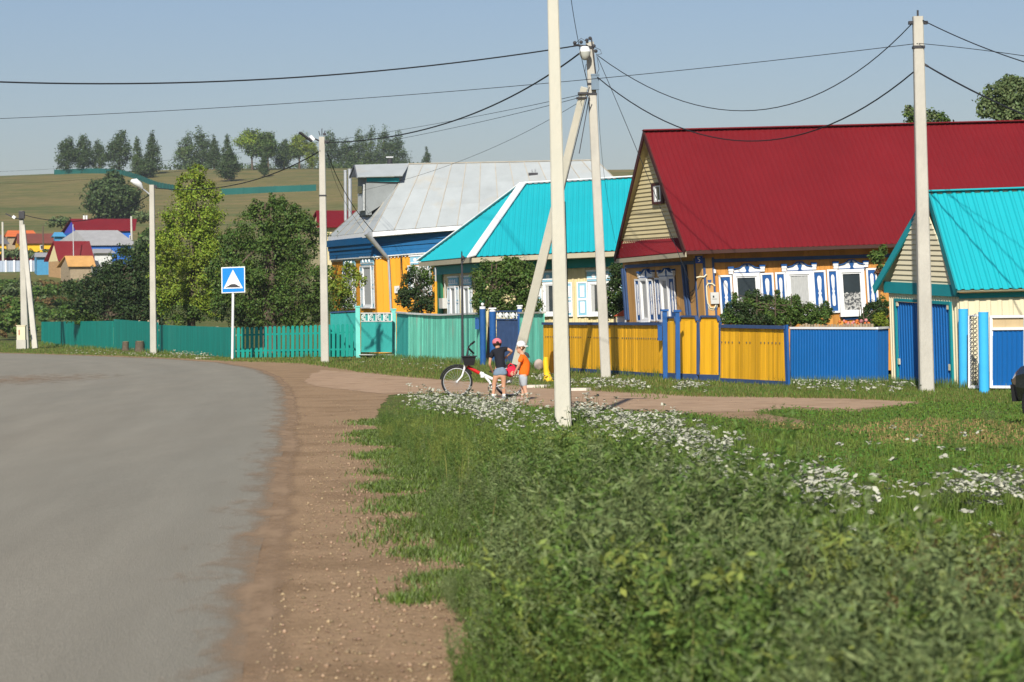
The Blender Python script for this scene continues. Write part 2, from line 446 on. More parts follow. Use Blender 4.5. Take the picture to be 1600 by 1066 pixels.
edge = [np.array([-0.35, 1.0, 0]), np.array([-0.75, 6.0, 0])] + edge + [np.array([-42, 133, 0]), np.array([-75, 143, 0]), np.array([-120, 150, 0])]
left = [np.array([-120, 138, 0]), np.array([-75, 131, 0]), np.array([-46, 121, 0]), np.array([-30, 107, 0]), np.array([-20, 88, 0]), np.array([-15.5, 65, 0]), np.array([-12.8, 45, 0]), np.array([-9.5, 20, 0]), np.array([-8.0, 1, 0])]
def resample(pl, n):
    pl = np.array([p[:2] for p in pl]); t = np.concatenate([[0], np.cumsum(np.linalg.norm(np.diff(pl, axis=0), axis=1))]); t /= t[-1]
    u = np.linspace(0, 1, n) ** 1.6; return np.stack([np.interp(u, t, pl[:, 0]), np.interp(u, t, pl[:, 1])], 1)
NR, NA = 260, 15
re, rl = resample(edge, NR), resample(left[::-1], NR)
re[:, 0] += .035 * gauss_noise2(re[:, 0] * 1.5, re[:, 1] * 1.1, 3)
mid_len = np.concatenate([[0], np.cumsum(np.linalg.norm(np.diff((re + rl) / 2, axis=0), axis=1))])
RV = np.array([[*(re[i] * (1 - j / (NA - 1)) + rl[i] * j / (NA - 1)), .012 + .03 * math.sin(math.pi * j / (NA - 1))] for i in range(NR) for j in range(NA)])
RQ = [(i * NA + j, i * NA + j + 1, (i + 1) * NA + j + 1, (i + 1) * NA + j) for i in range(NR - 1) for j in range(NA - 1)]
def uv_sheet(name, V, Q, m, uv):
    o = np_mesh(name, V, Q, m, org=(0, 0, 0), smooth=True); l = o.data.uv_layers.new(name='along'); idx = np.zeros(len(o.data.loops), np.int32); o.data.loops.foreach_get('vertex_index', idx); l.data.foreach_set('uv', np.asarray(uv, np.float32)[idx].ravel()); return tag(o, kind='structure')
def road_mat():
    m = M['asphalt']; nt = m.node_tree; N = nt.nodes; L = nt.links; p = N["Principled BSDF"]; old = p.inputs['Base Color'].links[0].from_socket
    u = N.new("ShaderNodeUVMap"); u.uv_map = 'along'; mp = N.new("ShaderNodeMapping"); mp.inputs['Scale'].default_value = (9, .045, 1); L.new(u.outputs[0], mp.inputs[0])
    n = N.new("ShaderNodeTexNoise"); n.inputs['Scale'].default_value = 1; n.inputs['Detail'].default_value = 7; n.inputs['Roughness'].default_value = .6; L.new(mp.outputs[0], n.inputs['Vector'])
    r = N.new("ShaderNodeMapRange"); r.inputs[1].default_value, r.inputs[2].default_value, r.inputs[3].default_value, r.inputs[4].default_value = .3, .7, .93, 1.08; L.new(n.outputs[0], r.inputs[0])
    g = N.new("ShaderNodeTexNoise"); g.inputs['Scale'].default_value = 55; g.inputs['Detail'].default_value = 3; tc = N.new("ShaderNodeTexCoord"); L.new(tc.outputs['Object'], g.inputs['Vector'])
    r2 = N.new("ShaderNodeMapRange"); r2.inputs[1].default_value, r2.inputs[2].default_value, r2.inputs[3].default_value, r2.inputs[4].default_value = .3, .7, .86, 1.14; L.new(g.outputs[0], r2.inputs[0])
    mm = N.new("ShaderNodeMath"); mm.operation = 'MULTIPLY'; L.new(r.outputs[0], mm.inputs[0]); L.new(r2.outputs[0], mm.inputs[1])
    h = N.new("ShaderNodeHueSaturation"); L.new(old, h.inputs['Color']); L.new(mm.outputs[0], h.inputs['Value']); L.new(h.outputs[0], p.inputs['Base Color']); return m
uv_sheet('road', RV, RQ, road_mat(), [(j / (NA - 1), mid_len[i]) for i in range(NR) for j in range(NA)])
def dust_mat():     # loose dust lying on the asphalt, thinning out away from the edge
    m = bpy.data.materials.new('loose dust'); m.use_nodes = True; nt = m.node_tree; N = nt.nodes; L = nt.links; p = N["Principled BSDF"]; p.inputs['Base Color'].default_value = (.325, .225, .14, 1); p.inputs['Roughness'].default_value = 1; p.inputs['Specular IOR Level'].default_value = .05
    u = N.new("ShaderNodeUVMap"); u.uv_map = 'along'; sp = N.new("ShaderNodeSeparateXYZ"); L.new(u.outputs[0], sp.inputs[0])
    tc = N.new("ShaderNodeTexCoord"); mp = N.new("ShaderNodeMapping"); mp.inputs['Scale'].default_value = (2.2, .7, 1); L.new(tc.outputs['Object'], mp.inputs[0]); n = N.new("ShaderNodeTexNoise"); n.inputs['Scale'].default_value = 1.3; n.inputs['Detail'].default_value = 9; n.inputs['Roughness'].default_value = .7; L.new(mp.outputs[0], n.inputs['Vector'])
    a = N.new("ShaderNodeMath"); a.operation = 'MULTIPLY_ADD'; a.inputs[1].default_value = 1.5; L.new(n.outputs[0], a.inputs[0]); ad = N.new("ShaderNodeMath"); ad.operation = 'SUBTRACT'; ad.inputs[1].default_value = 1.22; L.new(sp.outputs[0], ad.inputs[0]); L.new(ad.outputs[0], a.inputs[2])
    r = N.new("ShaderNodeMapRange"); r.inputs[1].default_value, r.inputs[2].default_value, r.inputs[3].default_value, r.inputs[4].default_value = .0, .55, 0, .92; L.new(a.outputs[0], r.inputs[0]); L.new(r.outputs[0], p.inputs['Alpha']); return m
DV, DUV = [], []
for i in range(NR):
    t = norm(rl[i] - re[i])
    for w, a, z in ((-.30, .1, .0075), (-.10, .9, .0085), (.02, .88, .016), (.12, .62, .0185), (.35, .40, .024), (.9, .1, .036)): q = re[i] + t * w; DV.append((q[0], q[1], z)); DUV.append((a, mid_len[i]))
uv_sheet('road_dust', np.array(DV), [(i * 6 + j, i * 6 + j + 1, (i + 1) * 6 + j + 1, (i + 1) * 6 + j) for i in range(NR - 1) for j in range(5)], dust_mat(), DUV)
# a broad dusty patch on the outside of the bend
c = G(20, 596); DV, DUV = [(c[0], c[1], .05)], [(.72, 0)]
for k, a in ((.5, .5), (1.0, .1)):
    for i in range(24): an = i * math.pi / 12; DV.append((c[0] + 4.5 * k * math.cos(an), c[1] + 12 * k * math.sin(an), .05)); DUV.append((a, i))
uv_sheet('dusty_patch', np.array(DV), [(0, 1 + i, 1 + (i + 1) % 24, 1 + (i + 1) % 24) for i in range(0)] + [(1 + i, 25 + i, 25 + (i + 1) % 24, 1 + (i + 1) % 24) for i in range(24)] + [(0, 1 + i, 1 + (i + 1) % 24, 1 + (i + 2) % 24) for i in range(0, 24, 2)], dust_mat(), DUV)
# dirt shoulder and the path that leaves it along the fences
sh_r = [G(*p) for p in ((705, 1066), (735, 985), (700, 930), (730, 890), (690, 860), (650, 800), (650, 760), (615, 720), (600, 690), (592, 655), (590, 632), (610, 618), (660, 611), (760, 622), (830, 637), (905, 641), (1000, 645), (1080, 648), (1140, 655), (1200, 662), (1275, 665), (1240, 655), (1180, 646), (1230, 640), (1330, 645), (1400, 636), (1450, 629))]
sh_t = [G(*p) for p in ((1330, 622), (1200, 619), (1090, 618), (1000, 613), (900, 607), (840, 605), (740, 596), (640, 588), (560, 580), (520, 573), (470, 567), (420, 564.5), (360, 563.5), (280, 559.5), (180, 555.5), (80, 552.5), (0, 551))]
sh_l = [e + np.array([-1.2, 0, 0]) for e in edge[2:-3]][::-1]
sheet('dirt_shoulder', [np.array([0.4, 6, 0])] + sh_r + sh_t + [np.array([-30, 118, 0])] + sh_l + [np.array([-1.9, 6, 0])], 0.004, M['dirt'], 0.10, 0.35, 5)
pth = [G(*p) for p in ((470, 600), (560, 612), (600, 616), (700, 616), (830, 634), (905, 638), (1000, 641), (1090, 645), (1190, 644), (1240, 637), (1330, 641), (1400, 633), (1440, 628.5), (1330, 624), (1200, 621), (1090, 620), (1000, 615), (900, 609.5), (840, 607), (740, 598), (640, 590), (560, 583), (500, 578))]
sheet('dirt_path', pth, 0.008, M['pathdirt'], 0.12, 0.35, 8)
SHOULDER = [p[:2] for p in sh_r]

# ------------------------------------------------------------------ vegetation builders
def leaf_quads(C, Nrm, size, rng, aspect=0.6):
    n = len(C); t = rng.normal(size=(n, 3)); t -= Nrm * (t * Nrm).sum(1, keepdims=True); t /= np.linalg.norm(t, axis=1, keepdims=True) + 1e-9
    b = np.cross(Nrm, t); s = (size * rng.uniform(0.6, 1.35, n))[:, None]
    V = np.stack([C - t * s * 0.5, C + b * s * aspect * 0.5 + Nrm * s * 0.08, C + t * s * 0.5, C - b * s * aspect * 0.5 + Nrm * s * 0.08], 1).reshape(-1, 3)
    return V, np.arange(4 * n).reshape(n, 4)
def crown_points(rng, blobs, n, clump=0.2, per=14):
    """blobs: (centre, radii, weight) -> leaf centres and normals, gathered in uneven clumps"""
    w = np.array([b[2] * np.prod(b[1]) ** (2 / 3) for b in blobs]); w = w / w.sum()
    CC, NN, cl = [], [], []
    for (c, r, _), q in zip(blobs, w):
        k = max(5, int(per)); m = int(n * q); m1 = int(m * .72)
        d = rng.normal(size=(k, 3)); d /= np.linalg.norm(d, axis=1, keepdims=True)
        rad = rng.uniform(0.55, 1.0, (k, 1)); ctr = c + d * rad * r
        cs = rng.uniform(0.55, 1.5, k) * clump * np.mean(r) * 1.5
        pick = rng.choice(k, m1, p=(cs ** 2 / (cs ** 2).sum()))
        o = rng.normal(size=(m1, 3)); o /= np.linalg.norm(o, axis=1, keepdims=True)
        rr = np.abs(rng.normal(.75, .35, (m1, 1)))
        CC.append(ctr[pick] + o * rr * cs[pick][:, None] * np.array([1, 1, 0.85]))
        nn = o * 0.55 + rng.normal(size=(m1, 3)) * 0.55 + np.array([0, -0.05, 0.4]) + d[pick] * 0.3
        NN.append(nn / np.linalg.norm(nn, axis=1, keepdims=True)); cl += [tuple(x) for x in ctr]
        m2 = m - m1; o = rng.normal(size=(m2, 3)); o /= np.linalg.norm(o, axis=1, keepdims=True)
        CC.append(c + o * r * rng.uniform(.35, 1.0, (m2, 1)) ** .5); nn = o * .6 + rng.normal(size=(m2, 3)) * .6 + np.array([0, 0, .3]); NN.append(nn / np.linalg.norm(nn, axis=1, keepdims=True))
    return np.concatenate(CC), np.concatenate(NN), cl
def tree(name, label, cat, base, blobs, leaf, n, lm, trunk_r=0.1, group=None, seed=0, clump=0.2, per=14, limbs=8, lean=0.0, bark=None, aspect=0.6, stems=1):
    rng = np.random.default_rng(seed + 100)
    root = empty(name, base, label, cat, group); base = np.asarray(base, float)
    C, Nn, cl = crown_points(rng, blobs, n, clump, per)
    keep = C[:, 2] > base[2] + 0.05
    V, Q = leaf_quads(C[keep], Nn[keep], leaf, rng, aspect)
    lms = lm if isinstance(lm, (list, tuple)) else [lm]
    mi = None
    if len(lms) > 1:
        hh = C[keep]; mi = np.clip(((gauss_noise2(hh[:, 0] * 1.3 + hh[:, 2], hh[:, 2] * 1.6 + hh[:, 1], seed) + 1) / 2 * len(lms)).astype(int), 0, len(lms) - 1)
    np_mesh('crown', V, Q, lms, root, mi=mi)
    mb = MB()
    top = np.mean([b[0] for b in blobs], 0); hi = max(b[0][2] for b in blobs)
    for s_ in range(stems):
        off = np.array([0, 0, 0]) if stems == 1 else np.array([rng.uniform(-.4, .4), rng.uniform(-.2, .2), 0]) * (1 if stems < 4 else 1.5)
        mid = base + off + (np.array([top[0], top[1], base[2]]) - base) * 0.5 + np.array([0, 0, (hi - base[2]) * 0.5])
        end = np.array([top[0] + off[0], top[1] + off[1], hi])
        mb.tube([base + off - np.array([0, 0, .05]), (base + off) * 0.6 + mid * 0.4, mid, end], [trunk_r * 1.25, trunk_r, trunk_r * 0.75, trunk_r * 0.3], 7)
        for c in [cl[i] for i in rng.choice(len(cl), min(limbs, len(cl)), replace=False)]:
            c = np.array(c); t = rng.uniform(0.25, 0.8); st = mid * (1 - t) + end * t if c[2] > mid[2] else (base + off) * (1 - t) + mid * t
            mb.tube([st, st * 0.45 + c * 0.55 + np.array([0, 0, .12 * abs(c[2] - st[2])]), c], [trunk_r * 0.45, trunk_r * 0.3, trunk_r * 0.12], 5)
    mb.build('trunk', bark or M['bark'], root)
    return root
def blobs_px(d, lst, depth=0.85):
    out = []
    for b in lst:
        px, py, rx, ry = b[:4]; w = b[4] if len(b) > 4 else 1; dd = b[5] if len(b) > 5 else 0
        k = ppm(d + dd); out.append((W(px, py, d + dd), np.array([rx / k, (rx + ry) / 2 / k * depth, ry / k]), w))
    return out

# ------------------------------------------------------------------ houses
UPV = np.array([0, 0, 1.0])
def frames(e0, d0, e1, d1, e2, d2, lean):
    E0, E1, E2 = W(*e0, d0), W(*e1, d1), W(*e2, d2)
    C = np.array([-lean, 0, 1.0]); O = E0 - C * E0[2]
    fr = Face(O, norm(E1 - E0), C); sd = Face(O, norm(E2 - E0), C)
    return fr, sd, E0[2], np.linalg.norm(E2 - E0), -np.dot(E2 - E0, fr.N)
def lines(fr, p, q, b):
    (a0, c0), (a1, c1) = fr.hit(*p, b), fr.hit(*q, b)
    return lambda a: c0 + (c1 - c0) * (a - a0) / (a1 - a0)
def gable_roof(root, fr, sd, Ds, Dp, eave, ridge, back_eave, aR, over, k, sheetm, deckm, bargem, period=0.15, amp=0.02, barge_w=0.17):
    """eave/ridge: two photograph points each; back_eave: one. returns apex data"""
    le, lr = lines(fr, *eave, over), lines(fr, *ridge, -Dp * k)
    a0 = fr.hit(*eave[0], over)[0]; ar = fr.hit(*ridge[0], -Dp * k)[0]; ab, cb = fr.hit(*back_eave, -Dp - over)
    FL, FR = fr(a0, over, le(a0)), fr(aR, over, le(aR)); RL, RR = fr(ar, -Dp * k, lr(ar)), fr(aR, -Dp * k, lr(aR))
    BL = fr(ab, -Dp - over, cb); BR = BL + (FR - FL)
    nf = norm(np.cross(FR - FL, RL - FL)); nf = nf if nf[2] > 0 else -nf
    nb = norm(np.cross(BR - BL, RL - BL)); nb = nb if nb[2] > 0 else -nb
    mb = MB(); mb.corr(FL, FR, RR, RL, period, amp, nf); mb.corr(BL, BR, RR, RL, period, amp, nb)
    rf = mb.build('roof', sheetm, root)
    mb = MB()
    mb.slab([FL - nf * .03, FR - nf * .03, RR - nf * .03, RL - nf * .03], -nf * 0.04); mb.slab([BL - nb * .03, BR - nb * .03, RR - nb * .03, RL - nb * .03], -nb * 0.04)
    mb.build('roof_deck', deckm, root)
    mb = MB(); t = norm(RL - RR)
    for P, n in ((FL, nf), (BL, nb)): mb.bar(P + t * .02 - n * .06, RL + t * .02 - n * .06, 0.035, barge_w, up=n)
    mb.build('barge_board', bargem, root)
    mb = MB(); mb.bar(RL + UPV * .02 + t * .04, RR + UPV * .02, 0.26, 0.03); mb.build('ridge_cap', sheetm, rf)
    return FL, FR, RL, RR, BL, le, lr, nf
def lap_siding(face, v0, v1, c0, va, ca, m, root, row=0.1, name='gable_siding'):
    mb = MB(); n = max(1, int((ca - c0) / row)); h = (ca - c0) / n
    for i in range(n):
        t0, t1 = i / n, (i + 1) / n
        x0, x1 = v0 + (va - v0) * t0, v1 + (va - v1) * t0; y0, y1 = v0 + (va - v0) * t1, v1 + (va - v1) * t1
        c = c0 + i * h
        mb.hexa([face(x0, 0, c), face(x1, 0, c), face(x1, .035, c), face(x0, .035, c), face(y0, 0, c + h * .97), face(y1, 0, c + h * .97), face(y1, .008, c + h * .97), face(y0, .008, c + h * .97)])
    return mb.build(name, m, root)
def shutter(face, r, win, border=0.045, ms=None, kind='bal', b=0.02, plain=False):
    a0, a1, c0, c1 = r; mb = MB(); w = a1 - a0; t = min(border, w * 0.22)
    face.box(mb, a0, a1, b, b + .025, c0, c1, 1)
    for q in ((a0, a0 + t, c0, c1), (a1 - t, a1, c0, c1), (a0 + t, a1 - t, c0, c0 + t), (a0 + t, a1 - t, c1 - t, c1)): face.box(mb, q[0], q[1], b + .0, b + .04, q[2], q[3], 0)
    m = (a0 + a1) / 2; h = c1 - c0; e = w * 0.16
    if kind == 'bal':     # turned baluster drawn in white boards
        prof = [(-.34, .55), (-.30, .9), (-.12, .9), (-.04, .45), (.0, .8), (.04, .45), (.10, .75), (.30, 1.0), (.36, .7), (.38, .2)]
        pts = [(m + e * x, c0 + h / 2 + h * y) for y, x in prof] + [(m - e * x, c0 + h / 2 + h * y) for y, x in prof[::-1]]
        face.poly(mb, pts, b + .025, b + .036, 0)
    else:
        for s in (-1, 1):
            cc = c0 + h / 2 + s * h * .23
            face.box(mb, m - w * .2, m + w * .2, b + .025, b + .034, cc - h * .16, cc + h * .16, 0)
        face.box(mb, a0 + t, a1 - t, b, b + .04, c0 + h * .47, c0 + h * .53, 0)
    return mb.build('shutter', ms, win)
def window(root, face, fr_px, shutters=(), ped=None, posts=(), under=None, trim=None, body=None, kind='bal', curtain=True, pane_px=None, style='gable', lace=False):
    trim = trim or M['white']; body = body or M['blue']
    a0, a1, c0, c1 = face.rect(*fr_px); w = a1 - a0
    t = min(0.075, w * .2)
    mb = MB()
    for q in ((a0, a0 + t, c0, c1), (a1 - t, a1, c0, c1), (a0 + t, a1 - t, c0, c0 + t), (a0 + t, a1 - t, c1 - t, c1)): face.box(mb, q[0], q[1], .015, .075, q[2], q[3])
    face.box(mb, a0 - .02, a1 + .02, .015, .13, c0 - .05, c0 - .003)
    iw = 0.035
    x0, x1, y0, y1 = a0 + t, a1 - t, c0 + t, c1 - t
    for q in ((x0, x0 + iw, y0, y1), (x1 - iw, x1, y0, y1), (x0 + iw, x1 - iw, y0, y0 + iw), (x0 + iw, x1 - iw, y1 - iw, y1)): face.box(mb, q[0], q[1], .012, .05, q[2], q[3])
    if w > .6: face.box(mb, x0 + (x1 - x0) * .62, x0 + (x1 - x0) * .62 + .04, .012, .048, y0 + iw, y1 - iw) if style == 'split' else None
    if style == 'trans': face.box(mb, x0 + iw, x1 - iw, .012, .048, y0 + (y1 - y0) * .66, y0 + (y1 - y0) * .66 + .05)
    win = mb.build('window', trim, root)
    mb = MB(); face.box(mb, x0 + .005, x1 - .005, .004, .02, y0 + .005, y1 - .005); mb.build('pane', M['glass'], win)
    if curtain:
        mb = MB(); n = 14
        top = y0 + (y1 - y0) * (0.48 if curtain == 'low' else 1.0)
        if curtain == 'side':
            spans = [(x0 + iw, x0 + (x1 - x0) * .22), (x1 - (x1 - x0) * .22, x1 - iw)]
        else: spans = [(x0 + iw, x1 - iw)]
        for s0, s1 in spans:
            V = []
            for i in range(n + 1):
                a = s0 + (s1 - s0) * i / n; b = .028 + .006 * math.sin(i * 2.2)
                V += [face(a, b, y0 + iw), face(a, b, top - (iw if curtain != 'low' else .02 * math.sin(i * 1.7)))]
            mb.add(V, [(2 * i, 2 * i + 2, 2 * i + 3, 2 * i + 1) for i in range(n)], 0, True)
        mb.build('curtain', M['lace' if curtain == 'low' else 'curtain'], win)
    for s in shutters: shutter(face, face.rect(*s), win, ms=[trim, body], kind=kind)
    if ped:
        p0, p1, q0, q1 = face.rect(*ped); m = (p0 + p1) / 2; h = q1 - q0; mb = MB()
        if style == 'flat':
            face.box(mb, p0, p1, .015, .06, q0, q1, 1)
            face.box(mb, p0 - .03, p1 + .03, .015, .10, q1, q1 + .05, 0)
            for i in range(3): mb.ball(face(p0 + (p1 - p0) * (i + 1) / 4, .06, q0 + h * .55), (h * .22, .015, h * .22), 0)
            face.box(mb, p0, p1, .06, .075, q0 + h * .2, q0 + h * .32, 0)
        else:
            top = [(p0, q0), (p1, q0), (p1, q0 + h * .42), (p0 + (p1 - p0) * .78, q0 + h * .55), (m + (p1 - p0) * .1, q0 + h * .97), (m - (p1 - p0) * .1, q0 + h * .97), (p0 + (p1 - p0) * .22, q0 + h * .55), (p0, q0 + h * .42)]
            face.poly(mb, top, .015, .06, 0)
            o = [(a, c) for a, c in top[2:]]
            for i in range(len(o) - 1): mb.bar(face(o[i][0], .05, o[i][1] + .02), face(o[i + 1][0], .05, o[i + 1][1] + .02), .09, .022, 1, up=face.C)
            mb.slab([face(m + .07 * h / .25 * x, .06, q0 + h * .3 + .09 * h / .25 * y) for x, y in ((-1, -1), (1, -1), (.5, 0), (1, 1.0), (0, 2.0), (-1, 1.0), (-.5, 0))], face.N * .012, 1)
            face.box(mb, p0, p1, .06, .072, q0 + h * .06, q0 + h * .14, 1)
        for p in posts:
            u0, u1, z0, z1 = face.rect(*p); e = z1 - z0
            face.box(mb, u0, u1, .012, .10, z1 - e * .28, z1, 1); face.box(mb, u0 + (u1 - u0) * .12, u1 - (u1 - u0) * .12, .012, .08, z0, z0 + e * .34, 0); face.box(mb, u0 + .01, u1 - .01, .012, .09, z0 + e * .38, z0 + e * .70, 0)
        mb.build('pediment', [trim, body], win)
    if under:
        u0, u1, z0, z1 = face.rect(*under); mb = MB()
        face.poly(mb, [(u0, z1), (u1, z1), (u1 - .1, z0), (u0 + .1, z0)], .012, .05); mb.build('apron', body, win)
    return win

# --- the red-roofed house with the house number
fr, sd, ze, Ds, Dp = frames((1098, 394), 59, (1400, 384), 59.6, (972, 400), 64.6, 0.05)
H = empty('wooden_house', fr.O, 'ochre boarded house with a dark red gable roof and blue and white window shutters', 'house')
FL, FR, RL, RR, BL, le, lr, nf = gable_roof(H, fr, sd, Ds, Dp, ((1072, 392), (1400, 381)), ((1007, 205), (1600, 190)), (961, 403), 10.6, 0.5, 0.5, M['redroof'], M['cream'], M['barge'], .14, .011)
mb = MB(); AW = 9.9
fr.box(mb, 0.01, AW, -Dp + .02, -.03, 0, ze + .1); mb.build('log_body', M['wood'], H)
mb = MB(); fr.planks(mb, 0.02, AW, 0, ze - .02, -.03, .028, .13); mb.build('wall', M['wood'], H, )
mb = MB(); sd.planks(mb, 0.02, Ds, 0, ze + .12, -.03, .027, .16); mb.build('side_wall', M['woodside'], H)
va = np.linalg.solve(np.stack([sd.A, sd.C, -fr.A], 1), RL - sd.O)[:2]
cg = ze + 0.22
lap_siding(sd, 0.05, Ds - .05, cg, va[0], va[1] - .14, M['cream'], H, 0.105)
# skirt roof along the foot of the gable
i0, i1 = sd(-0.12, .02, cg + .16), sd(Ds + .1, .02, cg + .16)
n_ = norm(np.cross(BL - FL, i0 - FL)); n_ = n_ if n_[2] > 0 else -n_
mb = MB(); e0, e1 = FL - nf * .03, BL - nf * .03
mb.corr(e0, e1, i1, i0, .15, .018, n_); mb.build('skirt_roof', M['redroof'], H)
mb = MB(); mb.slab([e0 - n_ * .07, e1 - n_ * .07, i0 - n_ * .07], -n_ * .02); mb.bar(e0 - UPV * .07, e1 - UPV * .07, .03, .11); mb.build('skirt_soffit', M['soffit'], H)
mb = MB(); a0, a1 = fr.hit(1072, 393, .47)[0], 10.5
mb.bar(fr(a0, .51, le(a0) - .045), fr(a1, .51, le(a1) - .045), .04, .085); mb.build('fascia', mat('brown gutter', (.06, .028, .022), .6, .1, 4), H)
# attic window in the gable
A = sd.rect(1021, 286, 1038, 319, .03); mb = MB()
for q in ((A[0], A[0] + .12, A[2], A[3]), (A[1] - .12, A[1], A[2], A[3]), (A[0] + .12, A[1] - .12, A[2], A[2] + .06), (A[0] + .12, A[1] - .12, A[3] - .06, A[3])): sd.box(mb, q[0], q[1], .03, .09, q[2], q[3])
w_ = mb.build('attic_window', M['barge'], H)
mb = MB()
for q in ((A[0] + .12, A[0] + .24, A[2] + .06, A[3] - .06), (A[1] - .24, A[1] - .12, A[2] + .06, A[3] - .06), (A[0] + .24, A[1] - .24, A[2] + .06, A[2] + .1), (A[0] + .24, A[1] - .24, A[3] - .1, A[3] - .06)): sd.box(mb, q[0], q[1], .03, .075, q[2], q[3])
mb.build('sash', M['white'], w_)
mb = MB(); sd.box(mb, A[0] + .2, A[1] - .2, .03, .045, A[2] + .09, A[3] - .09); mb.build('pane', M['glass'], w_)
# trims
mb = MB()
def strip(face, p, q, th, b0, b1, mb, m=0):
    (a0, c0), (a1, c1) = face.hit(*p, b1), face.hit(*q, b1)
    mb.hexa([face(a, b, c + s * th / 2) for s in (-1, 1) for a, b, c in ((a0, b0, c0), (a1, b0, c1), (a1, b1, c1), (a0, b1, c0))], m)
strip(fr, (1104, 408), (1408, 398.5), .085, 0, .045, mb)
strip(sd, (976, 417), (1087, 410), .085, .02, .06, mb)
for p, q in (((1064.5, 412), (1073, 500)), ((1069, 412), (1077.5, 500)), ((971, 420), (977, 500)), ((974.5, 420), (980.5, 500))): 
    a, c0 = sd.hit(*q, .05); a2, c1 = sd.hit(*p, .05)
    mb.bar(sd(a, .03, c0), sd(a2, .03, c1), .09, .05, up=sd.N)
mb.build('corner_trim', M['darkblue'], H)
mb = MB(); fr.box(mb, -.02, .24, .0, .05, 0, ze - .16, 1); sd.box(mb, -.04, .42, .02, .06, 0, ze - .16, 1)
fr.box(mb, -.03, .03, .05, .075, 0, ze - .14, 0); fr.box(mb, .2, .25, .05, .07, 0, ze - .14, 0); sd.box(mb, .38, .46, .06, .08, 0, ze - .14, 0)
c = fr.hit(1095, 438, .05)[1]; fr.poly(mb, [(.06, c), (.16, c), (.13, c - .12), (.11, c - .22), (.09, c - .12)], .05, .062, 0)
mb.build('corner_board', [M['darkblue'], M['woodside']], H)
for f_, sh_, pd, po, un, cu in (
        ((1146, 427, 1188, 500), ((1124, 430, 1144.5, 500), (1189, 426.5, 1209.5, 497)), (1146, 413.5, 1187, 427), ((1136.5, 417, 1145.5, 428.5), (1185.5, 413.5, 1194.5, 424.5)), None, 'low'),
        ((1229, 424, 1270, 497), ((1212, 425.5, 1228.5, 496), (1270, 422.5, 1291, 494)), (1229, 410.5, 1268, 424), ((1219.5, 412.5, 1228.5, 424.5), (1266.5, 410, 1275, 421.5)), None, True),
        ((1310.5, 421, 1351, 491.5), ((1293, 421, 1310, 489), (1354, 419, 1371, 488)), (1309, 407, 1350, 421), ((1300, 408.5, 1309, 420), (1347, 407, 1356, 417.5)), (1311, 492, 1352, 499), 'low')):
    window(H, fr, f_, sh_, pd, po, un, curtain=cu)
for f_, sh_, pd, po in (((1004, 434, 1016, 503), ((996, 436, 1003, 503), (1016.5, 436, 1024, 502)), (1002, 421.5, 1023, 434.5), ((1000, 424, 1003, 434), (1021, 422, 1024, 432))),
                        ((1036, 432, 1048, 501), ((1027, 434, 1035.5, 502), (1048.5, 432.5, 1058, 498)), (1033.5, 420, 1055, 432.5), ((1031.5, 422, 1034, 432), (1053.5, 420, 1056, 430)))):
    window(H, sd, f_, sh_, pd, po, curtain=True)
# number plate, meter box, conduit, lamp
P = fr.rect(1086, 400, 1098, 411.5, .08); mb = MB(); fr.box(mb, P[0], P[1], .08, .095, P[2], P[3]); npl = mb.build('number_plate', mat('blue enamel', (.02, .06, .32), .35, .05), H)
mb = MB(); cx, cz, hh = (P[0] + P[1]) / 2, (P[2] + P[3]) / 2, (P[3] - P[2]) * .34; hw = hh * .52; t = hh * .26
fr.box(mb, cx - hw, cx + hw, .095, .1, cz + hh - t, cz + hh); fr.box(mb, cx - hw, cx - hw + t, .095, .1, cz + hh * .12, cz + hh - t)
arc = [(cx - hw * .35 + hw * 1.2 * math.cos(q), cz - hh * .38 + hh * .62 * math.sin(q)) for q in np.linspace(1.75, -2.2, 12)]
inn = [(cx - hw * .35 + (hw * 1.2 - t) * math.cos(q), cz - hh * .38 + (hh * .62 - t) * math.sin(q)) for q in np.linspace(1.75, -2.2, 12)]
for i in range(11): fr.poly(mb, [arc[i], arc[i + 1], inn[i + 1], inn[i]], .095, .1)
mb.build('numeral', M['white'], npl)
P = fr.rect(1109, 457, 1122, 475, .0); mb = MB(); fr.box(mb, P[0], P[1], 0, .12, P[2], P[3]); fr.box(mb, P[0] + .03, P[1] - .05, .12, .135, P[2] + .12, P[3] - .05); bx = mb.build('meter_box', M['boxgrey'], H)
mb = MB(); fr.box(mb, P[0] + .05, P[1] - .12, .135, .14, P[2] + .15, P[3] - .08); mb.build('meter_window', M['glass'], bx)
mb = MB()
def pipe(face, pts, b, r, mb, m=0):
    Q_ = [face(face.hit(x, y, b)[0], b, face.hit(x, y, b)[1]) for x, y in pts]; mb.tube(Q_, r, 6, m)
pipe(fr, ((1104, 429), (1100, 433), (1094, 432.5), (1088, 434)), .08, .022, mb)
pipe(fr, ((1117, 447), (1113, 443.5), (1107, 443), (1104, 447), (1104.5, 462), (1106, 474), (1110, 481), (1116, 482), (1119, 476)), .07, .02, mb)
pipe(fr, ((1105, 474), (1108, 483), (1114, 485), (1120, 481), (1121, 475)), .05, .015, mb)
mb.build('conduit', M['creamlight'], H)
mb = MB(); P = fr.rect(1114, 421, 1117.5, 427, .0); fr.box(mb, P[0], P[1], 0, .09, P[2], P[3]); mb.build('wall_lamp', M['white'], H)
mb = MB(); pipe(sd, ((1087, 433), (1085, 452), (1078, 458), (1073, 458)), .09, .008, mb); pipe(sd, ((1085, 457), (1080, 462), (1074, 460)), .09, .008, mb); mb.build('loose_wire', M['cable'], H)
RED = (fr, sd, H)

